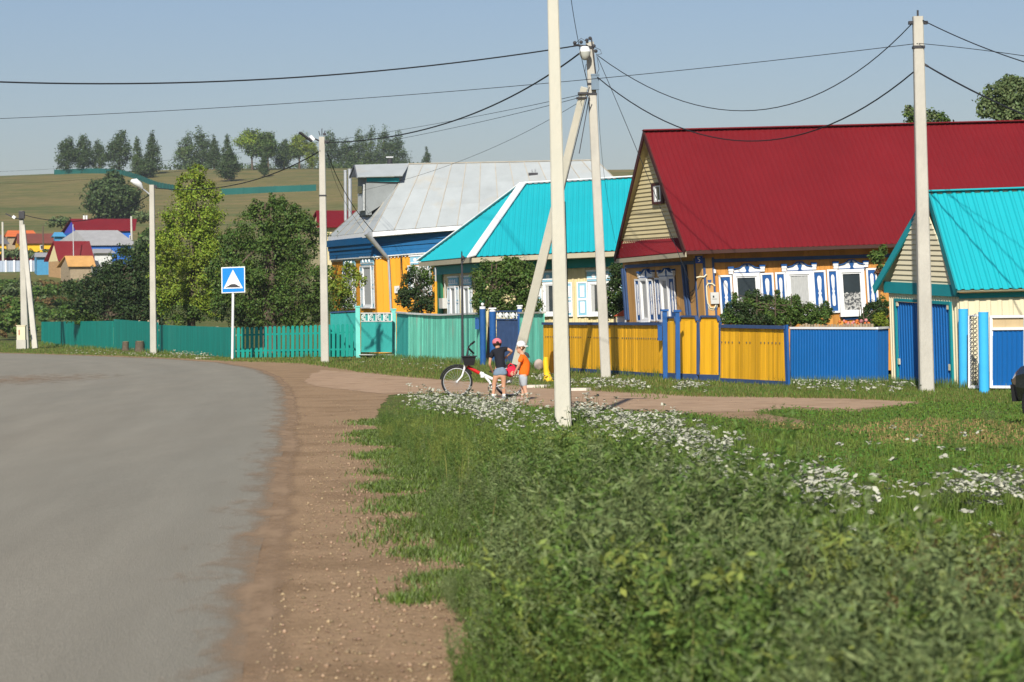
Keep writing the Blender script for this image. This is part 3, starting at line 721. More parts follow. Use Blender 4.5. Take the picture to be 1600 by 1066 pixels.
# --- the turquoise hip-roofed house
fr, sd, ze, Ds, Dp = frames((750, 406), 83, (965, 397), 82.6, (681, 412), 89.5, 0.012)
H = empty('hip_roof_house', fr.O, 'cream house with a bright turquoise hipped roof and white ridge caps behind the mint fence', 'house')
A_, B_, C_ = W(738, 401.5, 82.0), W(1035, 388.5, 81.6), W(655, 409, 90.6)
R0, R1 = W(817, 288, 86.6), W(1035, 275, 85.6)
def onto(px, py, A, B, C):      # the sight line's point in the plane A B C
    n = np.cross(B - A, C - A); r = ray(px, py); return CAM + r * (np.dot(n, A - CAM) / np.dot(n, r))
R1 = onto(1035, 275, A_, B_, R0); D_ = C_ + (B_ - A_)
def npos(n): return n if n[2] > 0 else -n
n1 = npos(norm(np.cross(B_ - A_, R0 - A_))); n2 = npos(norm(np.cross(C_ - A_, R0 - A_)))
mb = MB()
def corr_tri(mb, A, B, R, period, amp, n, m=0):   # sheet over a triangle A-B with apex R, ribs running up the slope
    L = np.linalg.norm(B - A); t = (B - A) / L; ta = np.dot(R - A, t) / L; k = max(2, int(L / period)); V = []; h = R - (A + t * ta * L)
    us = [min(1, (i + a) / k) for i in range(k) for a in (0, .3, .42, .68, .8)] + [1.0]
    for j, u in enumerate(us):
        z = amp if j % 5 in (2, 3) else 0
        f_ = min(u / max(ta, 1e-3), (1 - u) / max(1 - ta, 1e-3)) if 0 < ta < 1 else (u if ta >= 1 else 1 - u)
        V += [A + t * u * L + n * z, A + t * u * L + h * max(0, min(1, f_)) + n * z]
    mb.add(V, [(2 * i, 2 * i + 2, 2 * i + 3, 2 * i + 1) for i in range(len(us) - 1)], m)
def corr_trap(mb, A, B, R1, R0, period, amp, n, m=0):
    L = np.linalg.norm(B - A); t = (B - A) / L
    ta = np.dot(R0 - A, t) / L; tb = np.dot(R1 - A, t) / L; h = ((R0 - A - t * ta * L) + (R1 - A - t * tb * L)) / 2; k = int(L / period); V = []
    us = [(i + a) / k for i in range(k) for a in (0, .3, .42, .68, .8)] + [1.0]
    for j, u in enumerate(us):
        z = amp if j % 5 in (2, 3) else 0
        f_ = 1.0
        if u < ta: f_ = u / ta
        if u > tb and tb < 1: f_ = (1 - u) / (1 - tb)
        g = np.clip((u - ta) / (tb - ta), 0, 1)
        top = (R0 * (1 - g) + R1 * g) if f_ >= 1 else (A + t * u * L + (((R0 if u < ta else R1) - (A + t * (ta if u < ta else tb) * L)) * f_))
        V += [A + t * u * L + n * z, top + n * z]
    mb.add(V, [(2 * i, 2 * i + 2, 2 * i + 3, 2 * i + 1) for i in range(len(us) - 1)], m)
corr_trap(mb, A_, B_, R1, R0, .2, .02, n1); corr_tri(mb, A_, C_, R0, .2, .02, n2)
Fb = D_; n3 = npos(norm(np.cross(D_ - C_, R0 - C_)))
mb.add([C_, D_, R1, R0], [(0, 1, 2, 3)])
rf = mb.build('roof', M['turq'], H)
mb = MB()
for poly, n in (([A_, B_, R1], n1), ([A_, R1, R0], n1), ([A_, C_, R0], n2)): mb.slab([p - n * .05 for p in poly], -n * .04)
mb.build('roof_deck', M['soffit'], H)
mb = MB()
for p, q, w in ((A_ + (A_ - R0) * .01, R0, .34), (C_, R0, .3), (R0, R1, .34)): 
    u = npos(norm(n1 + n2)) if w == .34 and q is R0 else UPV
    mb.bar(p + u * .05, q + u * .05, w, .04, up=u)
mb.build('ridge_cap', M['white'], H)
mb = MB()    # soffit box and frieze
i0, i1, i2 = fr(0, 0, ze), fr(5.2, 0, ze), sd(Ds, 0, ze)
mb.slab([A_ - UPV * .1, B_ - UPV * .1, i1 - UPV * .12, i0 - UPV * .12], UPV * .03); mb.slab([A_ - UPV * .1, C_ - UPV * .1, i2 - UPV * .12, i0 - UPV * .12], UPV * .03)
mb.bar(A_ - UPV * .11, B_ - UPV * .11, .03, .16); mb.bar(A_ - UPV * .11, C_ - UPV * .11, .03, .16)
mb.build('soffit', M['soffit'], H)
mb = MB(); fr.box(mb, 0, 7.3, -Dp, -.05, 0, ze + .1); fr.corr if False else None
mb.corr(fr(0, -.03, 0), fr(7.3, -.03, 0), fr(7.3, -.03, ze), fr(0, -.03, ze), .2, .025, fr.N); mb.corr(sd(0, -.02, 0), sd(Ds, -.02, 0), sd(Ds, -.02, ze), sd(0, -.02, ze), .2, .02, sd.N); mb.build('wall', M['cream'], H)
mb = MB(); fr.box(mb, -.05, 7.3, .01, .07, ze - .42, ze - .12); sd.box(mb, -.05, Ds + .05, .03, .09, ze - .42, ze - .12)
mb.build('frieze', M['turqtrim'], H)
mb = MB(); fr.box(mb, -.03, .16, .0, .06, 0, ze - .42); sd.box(mb, -.05, .2, .03, .07, 0, ze - .42)
GT = mat('green trim paint', (.03, .20, .10), .6, .1, 4); mb.build('corner_board', GT, H)
mb = MB(); P = sd.rect(684, 423, 691, 480, .05); sd.box(mb, P[0], P[1], .03, .08, 0, ze - .42); mb.build('corner_board', GT, H)
for f_, sh_, pd in (((848, 441, 884, 492), ((838, 442, 847, 495), (885, 441, 894.5, 495)), (846, 425.5, 886, 440)), ((919, 440, 957, 492), ((901.5, 440.5, 918.5, 495), (958, 439, 975, 493)), (917, 424, 959, 439))):
    window(H, fr, f_, sh_, pd, body=M['palebluew'], kind='panel', style='flat', curtain='side')
for f_, sh_, pd in (((706, 447, 714, 497), ((701, 448, 705.5, 497), (714.5, 447, 719, 497)), (703, 434, 717.5, 446)), ((727, 447, 735, 497), ((722.5, 447, 726.5, 497), (735.5, 446, 740, 497)), (724.5, 433, 738, 445.5))):
    window(H, sd, f_, sh_, pd, body=M['palebluew'], kind='panel', style='flat', curtain=True)
mb = MB(); P = sd.rect(693, 466, 699, 482, .02); sd.box(mb, P[0], P[1], .03, .2, P[2], P[3]); pipe(sd, ((695, 437), (696, 466)), .06, .025, mb); mb.build('meter_box', M['boxgrey'], H)

# --- the grey metal-roofed house
fr, sd, ze, Ds, Dp = frames((586, 371), 108, (720, 360.5), 107.4, (517, 378), 116.5, 0.02)
H = empty('grey_roof_house', fr.O, 'orange and blue house with a pale grey sheet metal hip roof and a dormer', 'house')
A_, C_ = W(583, 362, 107.2), W(513, 370, 117.2)
B_ = W(1012, 330, 106.6); R0, R1 = W(639, 257, 111.5), W(932, 251, 111.0); R1 = onto(932, 251, A_, B_, R0); D_ = B_ + (C_ - A_)
mb = MB()
def seamed(mb, A, B, R1, R0, n, rows, nrm, m=0):
    """sheet panels laid row over row between the eave A-B and the ridge R0-R1"""
    for i in range(n):
        for j in range(rows):
            u0, u1 = i / n, (i + 1) / n; t0, t1 = j / rows, (j + 1) / rows
            if (i % 2) and rows > 1: t0, t1 = max(0, t0 - .06 * (j > 0)), min(1, t1 - .06 * (j < rows - 1))
            f_ = lambda u, t: (A * (1 - u) + B * u) * (1 - t) + (R0 * (1 - u) + R1 * u) * t + nrm * random.uniform(0, .006)
            mb.add([f_(u0, t0), f_(u1, t0), f_(u1, t1), f_(u0, t1)], [(0, 1, 2, 3)], m)
n1 = npos(norm(np.cross(B_ - A_, R0 - A_))); n2 = npos(norm(np.cross(C_ - A_, R0 - A_))); n4 = npos(norm(np.cross(D_ - B_, R1 - B_)))
seamed(mb, A_, B_, R1, R0, 13, 3, n1); seamed(mb, C_, A_, R0, R0, 5, 1, n2); seamed(mb, B_, D_, R1, R1, 4, 1, n4)
mb.add([C_, D_, R1, R0], [(0, 1, 2, 3)])
rf = mb.build('roof', M['greyroof'], H)
mb = MB()
for i in range(14):
    u = i / 13; mb.bar(A_ * (1 - u) + B_ * u + n1 * .012, R0 * (1 - u) + R1 * u + n1 * .012, .03, .03, up=n1)
for i in range(6):
    u = i / 5; mb.bar(C_ * (1 - u) + A_ * u + n2 * .012, R0 + n2 * .012, .03, .03, up=n2)
mb.bar(R0 + UPV * .03, R1 + UPV * .03, .1, .04)
mb.build('roof_seams', mat('rusty seam', (.40, .36, .29), .7, .2, 2), rf)
mb = MB()
mb.bar(A_ - UPV * .12, B_ - UPV * .12, .04, .2); mb.bar(A_ - UPV * .12, C_ - UPV * .12, .04, .22)
mb.slab([A_ - UPV * .2, B_ - UPV * .2, fr(10.4, 0, ze), fr(0, 0, ze - .02)], UPV * .03); mb.slab([A_ - UPV * .2, C_ - UPV * .2, sd(Ds, 0, ze), sd(0, 0, ze)], UPV * .03)
mb.build('fascia', M['white'], H)
mb = MB(); fr.box(mb, 0, 10.4, -Dp, -.05, 0, ze + .1); fr.planks(mb, 0, 10.4, 0, ze - .62, -.05, .05, .3); sd.planks(mb, 0, Ds, 0, ze - .62, -.035, .03, .3); mb.build('wall', M['orange'], H)
mb = MB()
for f_, L_ in ((fr, 10.4), (sd, Ds)):
    f_.box(mb, -.1, L_, .03, .22, ze - .26, ze + .05); f_.box(mb, -.05, L_, .03, .16, ze - .46, ze - .262); f_.box(mb, -.03, L_, .03, .11, ze - .66, ze - .462); f_.box(mb, -.03, L_, .03, .10, ze - .84, ze - .664)
mb.build('frieze', M['housblue'], H)
mb = MB()
for f_, L_ in ((fr, 10.4), (sd, Ds)):
    f_.box(mb, 0, L_, .03, .125, ze - .89, ze - .843)
    for i in range(int(L_ / .16)): f_.poly(mb, [(i * .16, ze - .89), (i * .16 + .15, ze - .89), (i * .16 + .075, ze - .99)], .04, .06)
mb.build('lace_trim', M['wornwhite'], H)
for f_, sh_, pd in (((541, 418, 553, 480), ((537, 419, 540.5, 482), (553.5, 417, 557, 482)), (538, 405, 556, 417)), ((569, 415, 582, 480), ((564.5, 416, 568.5, 482), (582.5, 415, 586, 482)), (565, 402, 585, 414.5))):
    window(H, sd, f_, sh_, pd, body=M['palebluew'], kind='panel', style='flat', curtain=True)
window(H, fr, (645, 415, 668, 462), ((637.5, 415, 644.5, 463), (668.5, 413, 675, 462)), (641, 400, 672, 413), body=M['palebluew'], kind='panel', style='flat', curtain=True)
mb = MB()
P0 = W(572, 364, 107.0); P1 = fr(*[v for v in (fr.hit(607, 405, .1)[0], .1, fr.hit(607, 405, .1)[1])])
mb.tube([P0, P0 * .8 + P1 * .2, P0 * .2 + P1 * .8, P1], [.13, .12, .09, .07], 9); pipe(fr, ((607, 404), (609, 440), (611, 486)), .1, .06, mb); mb.build('downpipe', M['galv'], H)
mb = MB(); pipe(fr, ((627, 396), (628, 420), (631, 452)), .08, .02, mb); pipe(fr, ((622, 396), (626, 404), (627, 450)), .06, .012, mb); mb.build('service_cable', M['cable'], H)
mb = MB(); P = fr.rect(617, 447, 625, 458, .02); fr.box(mb, P[0], P[1], .0, .14, P[2], P[3]); mb.build('meter_box', M['boxgrey'], H)
# dormer
dn, df = 110.2, 113.4
mb = MB()
mb.add([W(572, 277, dn), W(572, 336, dn), W(628, 277, dn + .1), W(600, 318, dn)], [(0, 1, 3, 2)])
a, b, c, d = W(572, 336, dn), W(562, 338, df), W(562, 277, df), W(572, 277, dn)
mb.slab([a, b, c, W(558, 262, (dn + df) / 2), d], np.array([.25, 0.05, 0])); dm = mb.build('dormer', mat('shade grey dormer boards', (.23, .25, .25), .8, .1, 3), rf)  # boards coloured darker to stand in for shade on the dormer wall
mb = MB(); E0, E1, Rg0, Rg1, K0, K1 = W(557.5, 277.5, dn - .35), W(629, 275.5, dn - .35), W(553.5, 259, 111.7), W(640, 256.5, 111.7), W(546.5, 277.5, df + .4), W(620, 276, df + .4)
nq = npos(norm(np.cross(E1 - E0, Rg0 - E0))); nk = npos(norm(np.cross(K1 - K0, Rg0 - K0)))
mb.slab([E0, E1, Rg1, Rg0], nq * .04); mb.slab([K0, K1, Rg1, Rg0], nk * .04); mb.build('dormer_roof', M['greyroof'], rf)
mb = MB(); mb.slab([E0 * .93 + Rg0 * .07, K0 * .93 + Rg0 * .07, Rg0 - UPV * .1], np.array([.05, .02, 0])); mb.bar(E0, Rg0, .06, .1); mb.bar(K0, Rg0, .06, .1); mb.build('dormer_gable', mat('dark grey boards', (.10, .11, .12), .8, .15, 4), rf)
mb = MB(); mb.bar(W(573, 281, dn - .05), W(624, 281, dn - .05), .05, .18); mb.build('dormer_frieze', M['turqtrim'], rf)
mb = MB(); q = [W(571.5, 329, dn + .1), W(562.5, 331, df - .3), W(562.5, 288, df - .3), W(571.5, 288, dn + .1)]; o = np.array([-.05, -.03, 0]); mb.slab([p + o for p in q], o); dw = mb.build('dormer_window', M['wornwhite'], rf)
mb = MB(); q = [W(570.5, 302, dn + .5), W(563.5, 303, df - .7), W(563.5, 291, df - .7), W(570.5, 291, dn + .5)]; o = np.array([-.1, -.07, 0]); mb.slab([p + o for p in q], np.array([-.04, -.02, 0])); mb.build('dormer_pane', M['glass'], rf)
mb = MB(); 
for x0, x1, t0 in ((537, 542, 268), (543.5, 549.5, 266)):
    k = 117.0; mb.tube([W((x0 + x1) / 2 + .5, 345, k), W((x0 + x1) / 2, t0, k)], (x1 - x0) / 2 / ppm(k), 12); mb.tube([W((x0 + x1) / 2, t0, k), W((x0 + x1) / 2, t0 - 2, k)], (x1 - x0) / 2 / ppm(k) * 1.15, 12)
mb.build('chimney', M['galv'], rf)
mb = MB(); mb.tube([W(609, 262, 112), W(609, 248, 112)], .12, 8); mb.box(W(609, 246, 112), (.32, .3, .06), 1); mb.build('vent_pipe', [M['iron'], M['galv']], rf)
mb = MB(); mb.box(W(833, 279, 110), (.42, .4, .5)); mb.tube([W(831, 272, 110), W(831, 265, 110)], .03, 6, 1); mb.tube([W(836, 272, 110), W(836, 264, 110)], .03, 6, 1); mb.build('brick_chimney', [M['iron'], M['galv']], rf)

# --- the turquoise-roofed shed on the right
fr, sd, ze, Ds, Dp = frames((1499, 459), 47.5, (1600, 456), 47.6, (1389, 453), 50.4, 0.02)
H = empty('shed', fr.O, 'cream shed with a turquoise gable roof and a wide blue double door', 'shed')
FL, FR, RL, RR, BL, le, lr, nf = gable_roof(H, fr, sd, Ds, Dp, ((1496, 453.5), (1600, 451)), ((1452, 300), (1600, 295)), (1366, 450), 5.0, 0.3, 0.47, M['turq'], M['creamlight'], M['turqtrim'], .19, .03, .2)
mb = MB(); fr.box(mb, .02, 4.7, -Dp + .02, -.03, 0, ze + .02)
mb.corr(fr(0, 0, 0), fr(4.7, 0, 0), fr(4.7, 0, ze), fr(0, 0, ze), .22, .02, fr.N)
dr = sd.rect(1406, 478, 1488, 607, .03)
P = [sd.hit(x, 540, .0)[0] for x in (1405, 1489)]; d1, d0 = max(P), min(P); ct = sd.hit(1450, 474, .03)[1]
for u0, u1, z0, z1 in ((0, d0, 0, ze), (d1, Ds, 0, ze), (d0, d1, ct, ze)): mb.corr(sd(u0, 0.005, z0), sd(u1, 0.005, z0), sd(u1, 0.005, z1), sd(u0, 0.005, z1), .105, .018, sd.N)
mb.build('wall', M['creamlight'], H)
va = np.linalg.solve(np.stack([sd.A, sd.C, -fr.A], 1), RL - sd.O)[:2]
lap_siding(sd, .0, Ds, ze + .02, va[0], va[1] - .12, M['creamlight'], H, .1)
mb = MB(); sd.box(mb, -.04, Ds + .1, .025, .07, ze - .06, ze + .17); 
for u0, u1, z0, z1 in ((d0 - .05, d0, 0, ct + .06), (d1, d1 + .05, 0, ct + .06), (d0, d1, ct, ct + .06)): sd.box(mb, u0, u1, .02, .07, z0, z1)
fr.box(mb, -.02, 4.7, .03, .06, ze - .1, ze + .0)
mb.build('trim', M['turqtrim'], H)
for q0, q1 in ((d0 + .01, (d0 + d1) / 2 - .005), ((d0 + d1) / 2 + .005, d1 - .01)):
    mb = MB(); sd.box(mb, q0, q1, -.01, .02, .06, ct - .01); mb.corr(sd(q0, .021, .05), sd(q1, .021, .05), sd(q1, .021, ct - .01), sd(q0, .021, ct - .01), .115, .018, sd.N); dd_ = mb.build('door', M['bluecorr'], H)
    mb = MB(); hx = q0 + .06 if q0 < d0 + .1 else q1 - .06
    for z in (.35, 1.55): sd.box(mb, hx - .04, hx + .04, .04, .06, z, z + .12)
    mb.build('hinge', M['creamlight'], dd_)
SHED = (fr, sd)

# ------------------------------------------------------------------ fences and gates
def fence_run(A, B, fn):
    """A, B = (px, bottom py, top py); returns base and top points"""
    a, b = G(A[0], A[1]), G(B[0], B[1])
    return a, b, W(A[0], A[2], a[1]), W(B[0], B[2], b[1])
def boards(mb, a, b, ta, tb, width, th=0.022, gap=0.006, m=0, lift=0.04, jit=0.012, top='flat', skew=0.0):
    L = np.linalg.norm(b - a); n = max(1, round(L / width)); t = (b - a) / L; nn = norm(np.cross(t, UPV)); nn = nn if nn[1] < 0 else -nn
    for i in range(n):
        u0, u1 = (i + gap / width / 2) / n, (i + 1 - gap / width / 2) / n; j = nn * random.uniform(0, jit * .5); tj = UPV * random.uniform(-jit, jit)
        p0, p1 = a + (b - a) * u0 + UPV * lift + j, a + (b - a) * u1 + UPV * lift + j
        q0, q1 = ta + (tb - ta) * u0 + tj + j, ta + (tb - ta) * u1 + tj + j
        if top == 'flat': mb.slab([p0, p1, q1, q0], -nn * th, m)
        else:
            mid = (q0 + q1) / 2 + UPV * .0; w = q1 - q0
            mb.slab([p0, p1, q1 - UPV * .06, q0 + w * .8 - UPV * .015, q0 + w * .5, q0 + w * .2 - UPV * .015, q0 - UPV * .06], -nn * th, m)
    return nn, t
def rails(mb, a, b, ta, tb, fr_=(0.25, 0.75), off=0.05, s=0.05, m=0):
    t = norm(b - a); nn = norm(np.cross(t, UPV)); nn = nn if nn[1] > 0 else -nn
    for f_ in fr_: mb.bar(a + (ta - a) * f_ + nn * off, b + (tb - b) * f_ + nn * off, s, .07, m)
def post(mb, p, h, w, m=0): mb.box(p + UPV * h / 2, (w, w, h), m)
# teal board fence: three solid stretches, then pickets
T = empty('board_fence', G(64.5, 541), 'long solid teal board fence in front of the big garden trees', 'fence')
for A, B in (((64.5, 541, 503), (176.5, 546.5, 501.5)), ((177.5, 546.5, 499), (247, 552, 504)), ((249, 552, 508), (367, 561, 512))):
    a, b, ta, tb = fence_run(A, B, None); mb = MB(); boards(mb, a, b, ta, tb, .16, gap=.003, jit=.006); mb.build('board_panel', M['teal'], T)
    mb = MB(); rails(mb, a, b, ta, tb); 
    for u in np.linspace(0.02, .98, 6): post(mb, a + (b - a) * u + np.array([.05, .1, 0]), (ta - a)[2] * .95, .09)
    mb.build('rail_and_posts', M['rawwood'], T)
T = empty('picket_fence', G(369, 561), 'teal picket fence with gaps and rounded tips behind the road sign', 'fence')
a, b, ta, tb = fence_run((369, 561, 511.5), (553, 559, 506), None); mb = MB(); boards(mb, a, b, ta, tb, .185, gap=.06, jit=.012, top='round'); mb.build('pickets', M['teal'], T)
mb = MB(); rails(mb, a, b, ta, tb); mb.build('rail', M['teal'], T)
# aqua gate with white lattice
T = empty('aqua_gate', G(560, 559), 'pale aqua gate with a white lattice strip on top and a white kick board', 'gate')
d = GD(560, 559); K = ppm(d)
for x, wd, y0 in ((560, 7, 480), (616, 7, 484)):
    p = G(x, 559); mb = MB(); h = (W(x, y0, p[1])[2]); post(mb, p, h, wd / K); mb.box(p + UPV * (h + .02), (wd / K * 1.25, wd / K * 1.25, .05)); mb.build('gate_post', M['aqua_light'], T)
a, b = G(564, 559), G(612, 559.5); ta, tb = W(564, 503, a[1]), W(612, 503, b[1]); o = np.array([0, .06, 0])
a, b, ta, tb = [v + o for v in (a, b, ta, tb)]
mb = MB(); boards(mb, a, b, ta, tb, .3, gap=.004, jit=.003, lift=.22); mb.build('gate_leaf', M['aqua'], T)
mb = MB(); mb.bar(a + UPV * .12 - o, b + UPV * .12 - o, .03, .2, up=(0, -1, 0)); mb.build('kick_board', M['wornwhite'], T)
mb = MB(); h = .34
mb.bar(ta + UPV * .02, tb + UPV * .02, .04, .04); mb.bar(ta + UPV * h, tb + UPV * h, .04, .05)
for i in range(4):
    for s in (0,):
        c = ta + (tb - ta) * (i + .5) / 4 + UPV * (h / 2 + .01); 
        for q in range(8): 
            an = q * math.pi / 4; e = np.array([math.cos(an) * .13, 0, math.sin(an) * .13]); mb.bar(c + e * .3, c + e, .03, .03, up=(0, 1, 0))
        mb.ring(c, (0, 1, 0), .12, .018, 16, 6)
    mb.bar(ta + (tb - ta) * (i + 1) / 4 + UPV * .02, ta + (tb - ta) * (i + 1) / 4 + UPV * h, .05, .03)
mb.slab([ta + UPV * .03 + np.array([0, .04, 0]), tb + UPV * .03 + np.array([0, .04, 0]), tb + UPV * (h - .02) + np.array([0, .04, 0]), ta + UPV * (h - .02) + np.array([0, .04, 0])], np.array([0, .02, 0]), 1); mb.build('lattice', [M['wornwhite'], M['aqua']], T)
a, b, ta, tb = fence_run((513, 560, 489.5), (556.5, 559, 487), None)
T = empty('low_aqua_fence', a, 'short aqua board fence left of the aqua gate behind the grey pole', 'fence')
mb = MB(); o = np.array([0, 1.2, 0]); boards(mb, a + o, b + o, ta + o, tb + o, .2, gap=.004); mb.build('board_panel', M['aqua'], T)
mb = MB(); mb.bar(ta + o + UPV * .03, tb + o + UPV * .03, .1, .05); mb.build('coping', M['darkblue'], T)
# mint fence
T = empty('mint_fence', G(620, 560), 'worn mint green plank fence with a wavy white coping', 'fence')
tops = [(620, 560, 489.5), (638, 562, 491), (662, 563, 492.5), (690, 565, 493.5), (715, 566.5, 492.5), (750, 569, 491)]
mbp, mbc = MB(), MB()
for A, B in zip(tops, tops[1:]):
    a, b, ta, tb = fence_run(A, B, None); nn, t = boards(mbp, a, b, ta, tb, .11, gap=.006, jit=.012, m=1 if A[0] < 630 else 0)
    mbc.bar(ta + UPV * .03 + nn * .01, tb + UPV * .03 + nn * .01, .12, .06); 
mbp.build('board_panel', [M['mint'], M['aqua']], T); mbc.build('coping', M['wornwhite'], T)
mb = MB(); a, b = G(637, 563), G(750, 569); mb.bar(a + UPV * .03, b + UPV * .03, .1, .1); mb.build('footing', M['conc'], T)
p = G(745.5, 569); k = p[1]
mb = MB(); q = W(745.5, 506, k - .1); mb.box(q, (.13, .09, .36)); mb.box(q + UPV * .19, (.15, .12, .02))
mb.build('mailbox', M['blue'], label='narrow blue mailbox on the worn mint fence beside the round blue posts', cat='mailbox')
a, b, ta, tb = fence_run((812, 573, 490.5), (850, 576, 490), None)
T = empty('mint_fence_end', a, 'short mint plank fence between the leaning strut and the yellow fence', 'fence')
mb = MB(); boards(mb, a, b, ta, tb, .11, gap=.005); mb.build('board_panel', M['mint'], T)
mb = MB(); mb.bar(ta + UPV * .03, tb + UPV * .03, .13, .05); mb.build('coping', M['conc'], T)
# blue wicket gate
T = empty('blue_wicket', G(776, 571), 'dark blue wicket gate with a white fretwork strip and white capped round posts', 'gate')
for x, w, y0 in ((755, 9.5, 478), (770.5, 10.5, 482), (813, 8, 478)):
    p = G(x, 570.5); h = W(x, y0, p[1])[2]; r = w / 2 / ppm(p[1]); mb = MB()
    mb.tube([p, p + UPV * (h - .1)], r, 12); mb.tube([p + UPV * (h - .1), p + UPV * (h - .02)], r * 1.02, 12, 1); 
    if x == 755: mb.ball(p + UPV * (h + .05), r * .5, 1)
    else: mb.box(p + UPV * (h), (r * 2.3, r * 2.3, .04), 1)
    mb.build('gate_post', [M['blue'], M['white']], T)
a, b = G(776, 572), G(809, 573); ta, tb = W(776, 500, a[1]), W(809, 500, b[1]); mb = MB(); boards(mb, a, b, ta, tb, .32, gap=.004, jit=.003); mb.build('gate_leaf', M['darkblue'], T)
mb = MB(); h = .27; mb.bar(ta + UPV * .02, tb + UPV * .02, .05, .04, 1); mb.bar(ta + UPV * h, tb + UPV * h, .05, .04, 1)
for i in range(3): mb.ball(ta + (tb - ta) * (.2 + i * .3) + UPV * .14 + np.array([0, -.02, 0]), (.085, .02, .09), 0)
for i in range(7): mb.bar(ta + (tb - ta) * (.05 + i * .15) + UPV * .03, ta + (tb - ta) * (.05 + i * .15) + UPV * .25, .03, .03, 0)
mb.bar(ta + UPV * .14, tb + UPV * .14, .03, .03, 0)
mb.build('fretwork', [M['wornwhite'], M['darkblue']], T)
# yellow fence and gate
def yellow(name, label, cat, A, B, rail=True):
    a, b, ta, tb = fence_run(A, B, None); T = empty(name, a, label, cat)
    mb = MB(); nn, t = boards(mb, a, b, ta - UPV * .06, tb - UPV * .06, .115, gap=.005, jit=.01, lift=.1); mb.build('board_panel', M['yellow'], T)
    mb = MB(); o = nn * .025
    mb.bar(ta - UPV * .03 + o * .2, tb - UPV * .03 + o * .2, .1, .07); mb.bar(a + UPV * .06 - nn * .01, b + UPV * .06 - nn * .01, .04, .1); mb.build('rail', M['darkblue'], T)
    L = np.linalg.norm(b - a); n = int(L / .115 / 1.6); mb = MB()
    for i in range(n):
        u = (i + .5) / n
        if random.random() < .85: mb.box(a + (b - a) * u + (ta - a) * .70 + nn * .012, (.02, .012, .035))
    mb.build('nail_mark', M['iron'], T)
    return T, a, b, ta, tb, nn
T, a, b, ta, tb, nn = yellow('yellow_fence', 'long ochre yellow plank fence with a blue top rail behind the near poles', 'fence', (849, 578, 504), (1037, 591, 504))
mb = MB(); k = G(1031, 591)[1]; q = W(1031, 520.5, k - .1); mb.box(q, (.1, .1, .36)); mb.box(q + UPV * .19, (.12, .12, .02)); mb.build('mailbox', M['blue'], label='blue mailbox on the ochre yellow fence left of the yellow gate', cat='mailbox')
T = empty('yellow_gate', G(1060, 594), 'ochre yellow gate of three tall panels between square blue posts', 'gate')
for x, w, y0, yb in ((1039.5, 7, 485, 593), (1059.5, 6.5, 486, 596)):
    p = G(x, yb) + np.array([0, -.05, 0]); h = W(x, y0, p[1])[2]; k = ppm(p[1]); mb = MB(); post(mb, p, h, w / k); mb.box(p + UPV * (h + .0), (w / k * 1.8, w / k * 1.5, .05)); mb.build('gate_post', M['blue'], T)
for x0, x1, yt, yb, sk in ((1043, 1056.5, 496, 593, 1), (1063, 1089.5, 494.5, 594.5, 1), (1094, 1124, 494.5, 596, 2)):
    a, b = G(x0, yb), G(x1, yb + 1); ta, tb = W(x0, yt, a[1]), W(x1, yt, b[1]); t = norm(b - a); nn = norm(np.cross(t, UPV)); nn = nn if nn[1] < 0 else -nn
    mb = MB(); boards(mb, a, b, ta - UPV * .1, tb - UPV * .1, .115, gap=.004, jit=.006, lift=.16)
    mb.slab([ta - UPV * .1, tb - UPV * .1, tb - UPV * .1 - t * .07 + UPV * .09, ta - UPV * .1 + t * .07 + UPV * .09], -nn * .02); mb.build('gate_panel', M['yellow'], T)
    mb = MB(); mb.bar(ta + t * .07 - UPV * .0, tb - t * .07 - UPV * .0, .07, .045); mb.bar(ta - UPV * .11, ta + t * .07, .07, .045); mb.bar(tb - UPV * .11, tb - t * .07, .07, .045)
    mb.bar(a + UPV * .09, b + UPV * .09, .05, .14); mb.bar(b + UPV * .15 + t * .03, tb - UPV * .12 + t * .03, .05, .05, up=nn); mb.build('gate_frame', M['darkblue'], T)
T, a, b, ta, tb, nn = yellow('plank_fence', 'wide ochre yellow plank panel between the yellow gate and the blue sheet fence', 'fence', (1126, 598.5, 507.5), (1228, 604, 509.5))
mb = MB(); t = norm(b - a); mb.bar(b + t * .1 + UPV * .02, tb + t * .0 + UPV * .02, .13, .05, up=nn); mb.build('end_board', M['blue'], T)
# blue profiled sheet fence
T = empty('blue_sheet_fence', G(1236, 600), 'bright blue profiled sheet fence with white rails beside the shed', 'fence')
a, b, ta, tb = fence_run((1235, 601, 514), (1370, 604, 514.5), None); c = G(1388, 602.5); tc_ = W(1388, 513.5, c[1])
nn = norm(np.cross(b - a, UPV)); nn = nn if nn[1] < 0 else -nn; n2 = norm(np.cross(c - b, UPV)); n2 = n2 if n2[1] < 0 else -n2
mb = MB(); mb.corr(a + UPV * .1, b + UPV * .1, tb, ta, .085, .014, nn); mb.corr(b + UPV * .1, c + UPV * .1, tc_, tb, .085, .014, n2); mb.build('sheet_panel', M['bluecorr'], T)
mb = MB()
for z in (0.0, ): mb.bar(ta + UPV * .02, tb + UPV * .02, .06, .045); mb.bar(tb + UPV * .02, tc_ + UPV * .02, .06, .045); mb.bar(a + UPV * .1 + nn * .02, b + UPV * .1 + nn * .02, .05, .04); mb.bar(b + UPV * .1 + nn * .02, c + UPV * .1 + nn * .02, .05, .04)
mb.build('white_rail', M['white'], T)
mb = MB(); mb.bar(a + UPV * .04 - nn * .05, b + UPV * .04 - nn * .05, .04, .1); mb.bar(b + UPV * .04 - nn * .05, c + UPV * .04 - nn * .05, .04, .1); mb.build('base_board', M['woodside'], T)
